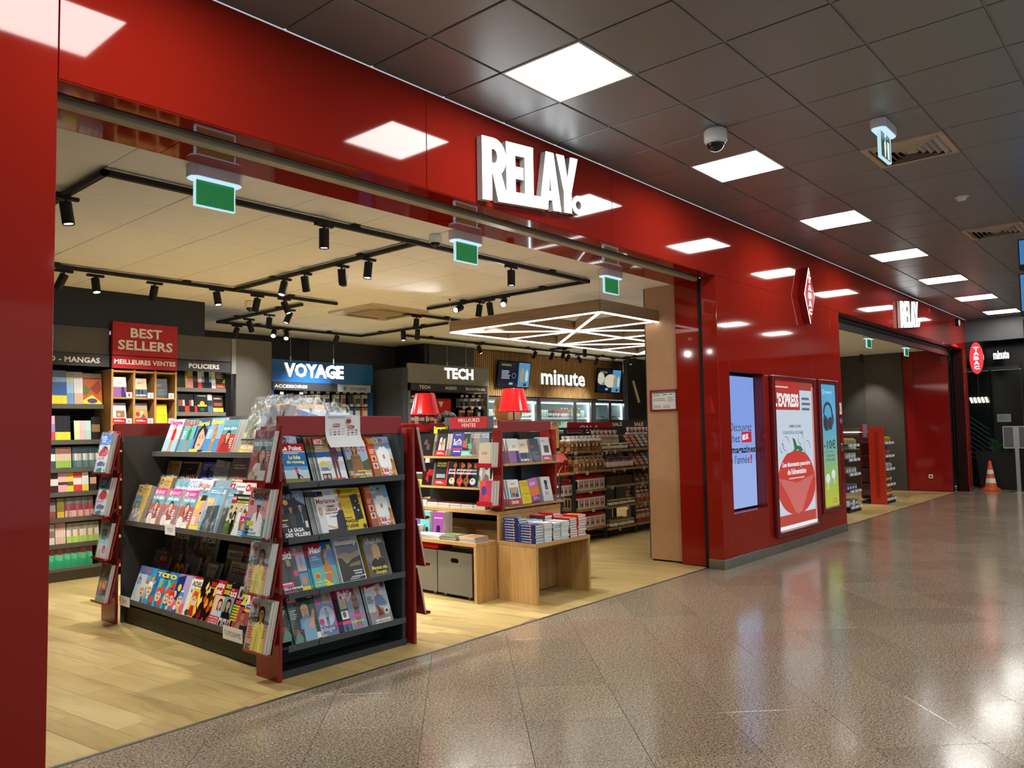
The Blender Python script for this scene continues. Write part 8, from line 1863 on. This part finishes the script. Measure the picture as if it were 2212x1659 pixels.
def basket(x0, x1, y, z, h_):
    o = empty('wicker_basket', 'dark wicker basket on the middle shelf of the delicatessen rack', 'basket', (x0, y, z))
    W_ = x1 - x0; b = B('5a4632', 'cloth')
    for k in range(6):
        zz = .014 + k * h_ / 6
        for a, c_ in (((0, 0), (W_, 0)), ((W_, 0), (W_, .22)), ((W_, .22), (0, .22)), ((0, .22), (0, 0))): b.cyl((*a, zz), (*c_, zz), h_ / 11, n=6)
    for k in range(14): b.box(k * W_ / 13.2, -.012, 0, k * W_ / 13.2 + .012, .0, h_, '6a5440')
    obj('weave', b, o); obj('floor', B('3a2c20', 'matte').box(0, 0, 0, W_, .22, .01), o)
basket(8.70, 9.30, 5.96, .6905, .11)
for i in range(5): link('food_bag', bag(.1, .09, .2, '4a3a30', '6a5444', clear='8a7a6c'), None, (8.76 + i * .12, 6.07, .702), None, nth(i, 'brown bags standing in the wicker basket'), 'bag', 'brown bags in the wicker basket')
def slab(x, y, z, c1, c2, lab, w_=.13, k=0):
    key = ('slab', c1, c2)
    if key not in _ct:
        b = B(c1, 'cover').box(-w_ / 2, 0, 0, w_ / 2, .012, .24, c1)
        for r in range(4): b.box(-w_ * .4, -.006, .03 + r * .052, w_ * .4, -.0004, .03 + r * .052 + .04, c2, 'gloss')
        _ct[key] = b.mesh('chocolate_bar')
    for i in range(3): link('chocolate_bar', _ct[key], None, (x, y + i * .035, z), (-.62, 0, 0), nth(k, ('', 'second layer ', 'third layer ')[i] + lab), 'chocolate bar', lab)
for i in range(7):
    for z, y, zl in ((1.1655, 6.02, 'upper'), (.9125, 5.94, 'middle'), (.6905, 5.94, 'lower')): slab(9.46 + i * .15, y, z, ('2a1c18', '3a2a24')[i % 2], (('b87864', 'a89a94') if zl != 'lower' else ('8a4a3a', '9a6a54'))[(i // 2) % 2], 'slanted chocolate slabs on the %s right shelf' % zl, k=i)
bags(9.42, 10.3, 6.0, .4155, .11, .22, [('c8b088', 'b85a3a'), ('d8c8a0', 'a84a30')], 'tall pasta bags on the low right shelf', 2); bags(9.42, 10.3, 6.0, .1305, .11, .24, [('d0b890', 'a83a2a'), ('c8a878', 'c8b090')], 'tall biscuit bags on the bottom right shelf', 2)
for x in (8.75, 10.4):
    for y in (6.0, 6.25): fd_c = obj('caster', B('141414', 'paint').cyl((x - .01, y, .03), (x + .01, y, .03), .03, n=12), fd)
obj('base_shelf', B(FR_, 'powder').box(8.0, 5.99, .06, 10.85, 6.3, .07), fd)
# red topped gondola behind, dark counter strip with white word
o = empty('red_gondola', 'red topped snack gondola behind the delicatessen rack', 'gondola', (9.12, 6.9, 0))
obj('header', B('a8161c', 'redpaint').box(0, 0, 1.40, 1.15, .02, 1.55), o); obj('body', B('2a2220', 'powder').box(.02, .03, .02, 1.13, .5, 1.39), o)
obj('lettering', B('e8dcd8', 'paint').text('ON A', (.28, -.001, 1.425), X_, Z_, .5, .08, bold=.03), o)
o = empty('counter_sign', 'dark strip with a white word at the edge of the tan pier', 'sign', (12.55, 8.5, 1.45))
obj('plate', B('2c2a28', 'paint').box(0, 0, 0, 1.5, .03, .17), o); obj('lettering', B('e8e4dc', 'paint').text('SALÉ', (.10, -.001, .05), X_, Z_, .34, .085, bold=.03).text('SALÉ', (.88, -.001, .05), X_, Z_, .34, .085, bold=.03), o); obj('body', B('232120', 'powder').box(0, .035, -1.44, 1.5, .5, -.001), o)
# plush bear behind the front lamp
o = empty('plush_bear', 'tan plush bear in a red shirt behind the front red lamp', 'toy', (6.36, 5.62, 1.12))
obj('head', B('b88a58', 'cloth').ball((0, 0, .52), .16, 16, 10, sc=(1, .9, .9)).ball((-.14, 0, .62), .06, 10, 6).ball((.14, 0, .62), .06, 10, 6).ball((-.05, -.13, .47), .075, 12, 8, 'd8b890'), o)
obj('body', B('b81c20', 'cloth').ball((0, 0, .2), .2, 16, 10, sc=(1, .85, 1.05)).ball((-.2, -.06, .26), .075, 10, 6, sc=(1.3, 1, 1)).ball((.2, -.06, .26), .075, 10, 6, sc=(1.3, 1, 1)), o); obj('paw', B('c8a070', 'cloth').ball((.30, -.1, .26), .06, 10, 6), o); obj('paw', B('c8a070', 'cloth').ball((-.30, -.1, .26), .06, 10, 6), o)
obj('stand', B('2a2a2c', 'powder').bbox(-.22, -.18, -1.12, .22, .2, -.002, .004), o)
# ---- shopper standing behind the island: grey curls, glasses, pale top
px_, py_ = 6.22, 6.42
def skin_mesh(name, chain, rad, col, fin, parent=None, **k):
    b = bpy.data.meshes.new(name); V_, E_, rr_ = [], [], []
    for line in chain:
        for i, (p, r_) in enumerate(line):
            p = tuple(p)
            if p in V_: j = V_.index(p)
            else: j = len(V_); V_.append(p); rr_.append(r_)
            if i: E_.append((prev, j))
            prev = j
    b.from_pydata(V_, E_, [])
    t = bpy.data.objects.new(name, b); COL.objects.link(t)
    m = t.modifiers.new('s', 'SKIN'); sv = b.skin_vertices[0] if b.skin_vertices else None
    for i, r_ in enumerate(rr_): b.skin_vertices[0].data[i].radius = (r_, r_ * .85)
    b.skin_vertices[0].data[0].use_root = True
    s = t.modifiers.new('u', 'SUBSURF'); s.levels = 2; s.render_levels = 2
    dg = bpy.context.evaluated_depsgraph_get()
    me = bpy.data.meshes.new_from_object(t.evaluated_get(dg))
    bpy.data.objects.remove(t)
    bb = B(col, fin); bb.add([v.co for v in me.vertices], [tuple(p.vertices) for p in me.polygons], smooth=True)
    return obj(name, bb, parent, **k)
Hh = 1.64
bd = [[((0, 0, .90), .13), ((0, 0, 1.1), .12), ((0, 0, 1.3), .145), ((0, 0, 1.38), .07), ((0, -.01, 1.43), .05), ((0, -.02, 1.50), .085), ((0, -.015, 1.57), .085)],
      [((0, 0, 1.3), .145), ((.17, 0, 1.32), .06), ((.22, .02, 1.06), .045), ((.20, -.12, .86), .035), ((.19, -.17, .80), .03)], [((0, 0, 1.3), .145), ((-.17, 0, 1.32), .06), ((-.22, .02, 1.06), .045), ((-.20, -.12, .86), .035), ((-.19, -.17, .80), .03)],
      [((0, 0, .90), .13), ((.09, 0, .82), .095), ((.10, -.01, .48), .06), ((.10, .02, .09), .042), ((.10, -.10, .04), .035)], [((0, 0, .90), .13), ((-.09, 0, .82), .095), ((-.10, -.01, .48), .06), ((-.10, .02, .09), .042), ((-.10, -.10, .04), .035)]]
per = skin_mesh('person', bd, 0, 'c99a80', 'matte', label='person with grey curly hair and glasses behind the red best sales sign', cat='person', loc=(px_, py_, 0), rot=(0, 0, -.5))
skin_mesh('shirt', [[((0, 0, .92), .145), ((0, 0, 1.1), .136), ((0, 0, 1.31), .158), ((0, 0, 1.375), .085)], [((0, 0, 1.31), .158), ((.172, 0, 1.325), .075), ((.222, .02, 1.06), .058), ((.205, -.11, .88), .048)], [((0, 0, 1.31), .158), ((-.172, 0, 1.325), .075), ((-.222, .02, 1.06), .058), ((-.205, -.11, .88), .048)]], 0, 'd8d4cc', 'cloth', per)
skin_mesh('trousers', [[((0, 0, .95), .14), ((.09, 0, .82), .108), ((.10, -.01, .48), .075), ((.10, .02, .1), .06)], [((0, 0, .95), .14), ((-.09, 0, .82), .108), ((-.10, -.01, .48), .075), ((-.10, .02, .1), .06)]], 0, '2a2e3a', 'cloth', per)
hb = B('6a645e', 'cloth'); q = random.Random(2)
for i in range(120):
    a, t = q.uniform(0, 2 * PI), q.uniform(-.35, 1)
    if math.sin(a) < -.35 and t < .55: continue
    c_ = math.sqrt(1 - t * t); hb.ball((.098 * c_ * math.cos(a), .098 * c_ * math.sin(a), 1.555 + .1 * t), q.uniform(.018, .03), 7, 5, q.choice(['3a3632', '4e4a45', '44403b', '5c5852']))
obj('hair', hb, per)
fb_ = B('c99a80', 'matte').ball((0, -.098, 1.515), .016, 8, 6, sc=(.8, 1, 1.1)).ball((-.034, -.088, 1.535), .011, 8, 6, 'f0ece8').ball((.034, -.088, 1.535), .011, 8, 6, 'f0ece8').ball((-.034, -.097, 1.535), .005, 6, 4, '2a1c14').ball((.034, -.097, 1.535), .005, 6, 4, '2a1c14').box(-.024, -.098, 1.472, .024, -.09, 1.48, '9a4a48')
obj('face', fb_, per)
gl = B('1a1a1c', 'gloss')
for sx in (-1, 1): gl.tube([(sx * .034 + .022 * math.cos(t), -.104, 1.535 + .018 * math.sin(t)) for t in [k * PI / 6 for k in range(13)]], .002, 5).cyl((sx * .056, -.102, 1.538), (sx * .085, -.01, 1.542), .002, n=5)
obj('glasses', gl, per)
# ================================================================== snack racks in the far opening
def snack(x, y, lab, items, w_, d_, red_side):
    o = empty('snack_rack', lab, 'shelf', (x, y, 0))
    if red_side:
        f = B('c0301c', 'redpaint').bbox(0, 0, 0, .024, .27, 1.39, .003); obj('fin', f, o)
        s_ = B('5a1410', 'matte')
        for k in range(42): s_.box(-.0012, .10, .12 + k * .0285, -.0003, .17, .13 + k * .0285)
        obj('slots', s_, o)
    obj('back_panel', B('6a1214' if red_side else '2a2626', 'redpaint').box(.03, d_, .1, w_, d_ + .02, 1.3), o)
    obj('header', B('b01a1a', 'redpaint').box(.1, d_, 1.302, w_ - .1, d_ + .02, 1.45), o); obj('sign_plate', B('8a8290', 'gloss').box(.18, d_ - .01, 1.2, w_ - .2, d_ - .003, 1.45), o)
    obj('base', B('141414', 'powder').box(.03, .02, 0, w_, d_ + .02, .05), o)
    for z in (1.12, .88, .64, .36, .1):
        s = obj('shelf', B('2e2f30', 'powder').box(.03, .03, z - .02, w_, d_ - .001, z), o)
        obj('label_rail', B('a4aab4', 'gloss').box(w_ + .001, .03, z - .045, w_ + .012, d_, z + .005).box(.1, .012, z - .045, w_, .028, z + .005), s)
        for k in range(3): obj('price_label', B('d8dce2', 'paper').box(.14 + k * .2, .0105, z - .035, .24 + k * .2, .0118, z - .003), s)
    return o
ra = snack(15.06, 4.27, 'snack rack with a tall red slotted side in the far opening', 0, .62, .42, True)
rb_ = snack(13.25, 4.32, 'snack rack just behind the right edge of the pier', 0, .62, .42, False)
def fill(x, y, lab0, rows):
    for z, kind, pal, lab in rows:
        for i in range(7):
            xx = x + .06 + i * .08
            L_ = lab + ' ' + lab0
            if kind == 'tri': link('carton', carton(.075, .09, .1, pal[i % len(pal)], pal[(i + 1) % len(pal)]), None, (xx, y + .06, z + .0005), None, nth(i, 'front ' + L_), 'carton', L_); link('carton', carton(.075, .09, .1, pal[(i + 1) % len(pal)], pal[i % len(pal)]), None, (xx, y + .16, z + .0005), None, nth(i, 'rear ' + L_), 'carton', L_)
            elif kind == 'bag': link('food_bag', bag(.085, .07, .2, *pal, clear=pal[0]), None, (xx + .03, y + .1, z + .0005), (0, 0, R.uniform(-.3, .3)), nth(i, L_), 'bag', L_)
            elif i < 4: link('carton_box', B(pal[i % len(pal)], 'cover').bbox(0, 0, 0, .12, .2, .09, .002).box(.03, -.0008, .02, .1, -.0002, .06, 'd8d8d8').mesh('box'), None, (x + .06 + i * .13, y + .06, z + .0005), None, nth(i, L_), 'box', L_)
fill(15.06, 4.27, 'on the red sided rack', ((1.12, 'tri', ('c8a02a', 'a8782a'), 'golden chocolate cartons'), (.88, 'tri', ('6a2a5a', '8a3a4a', 'a8a050'), 'violet chocolate cartons'), (.64, 'tri', ('c8b8a8', 'd8d0c4', '3a8aa0'), 'white and blue chocolate cartons'), (.36, 'bag', ('8a7434', '5a4a1c'), 'gold foil sweet bags'), (.1, 'bag', ('b8923a', 'a82420'), 'red and gold sweet bags')))
fill(13.25, 4.32, 'on the rack behind the pier', ((1.12, 'tri', ('8a7444', 'c8b07a'), 'small golden boxes'), (.88, 'box', ('8a8c8e', 'a4a6a8'), 'grey boxes'), (.64, 'box', ('7c7e80', '9a9c9e'), 'low grey boxes'), (.36, 'box', ('4a4470', '5a5490'), 'violet boxes'), (.1, 'box', ('c8ccd0', '4a5a74'), 'leaning pale boxes')))
o = empty('wall_counter', 'lit counter shelf of sweets along the dark far wall', 'shelf', (17.6, 5.2, 0))
obj('body', B('3a3632', 'powder').box(0, 0, 0, .75, 2.6, .9).box(.6, 0, .9, .75, 2.6, 1.32), o); obj('top', B('6a6864', 'paint').box(-.01, -.01, .901, .599, 2.6, .92), o); obj('light_bar', B('fff0d8', 'strip').box(.55, .02, 1.27, .59, 2.58, 1.285), o); obj('canopy', B('55524e', 'powder').box(.3, 0, 1.33, .75, 2.6, 1.37), o)
for i in range(14): link('carton_box', B(('d8b8a8', 'c87a5a', 'e0d8c8', '3a9a4a')[i % 4], 'cover').bbox(0, 0, 0, .12, .1, .16, .003).mesh('box'), None, (17.72 + (i % 2) * .18, 5.3 + i * .17, .9205), None, nth(i, 'small bright packs on the far lit counter'), 'box', 'packs on the far lit counter')
for i, c_ in enumerate(('3ab03a', '34a834', '44b844')): link('sweet_tube', B(c_, 'gloss').ball((0, 0, .24), .06, 10, 6).cyl((0, 0, 0), (0, 0, .2), .035, n=10, col='b8d0e0').mesh('tube'), None, (14.9 + i * .13, 6.0, .901), None, nth(i, 'green topped sweet tubes beyond the snack racks'), 'tube', 'green topped sweet tubes')
o = empty('sweet_table', 'low table of sweets between the snack racks', 'table', (14.3, 5.6, 0))
obj('tabletop', B('7a6a54', 'oak_x').bbox(0, 0, .86, 1.2, .8, .9, .003), o)
for lx in (.02, 1.13):
    for ly in (.02, .73): obj('leg', B(FR_, 'powder').box(lx, ly, 0, lx + .05, ly + .05, .859), o)
obj('shelf', B('8a6a48', 'oak_x').box(.03, .03, .4, 1.17, .77, .42), o)
o = obj('wall_socket', B('e2e0da', 'gloss').bbox(18.405, 4.28, .28, 18.419, 4.36, .36, .003), label='white double socket low on the red end wall', cat='socket')
obj('outlet', B('4a4a4a', 'matte').cyl((18.4045, 4.32, .32), (18.403, 4.32, .32), .022, n=12), o)
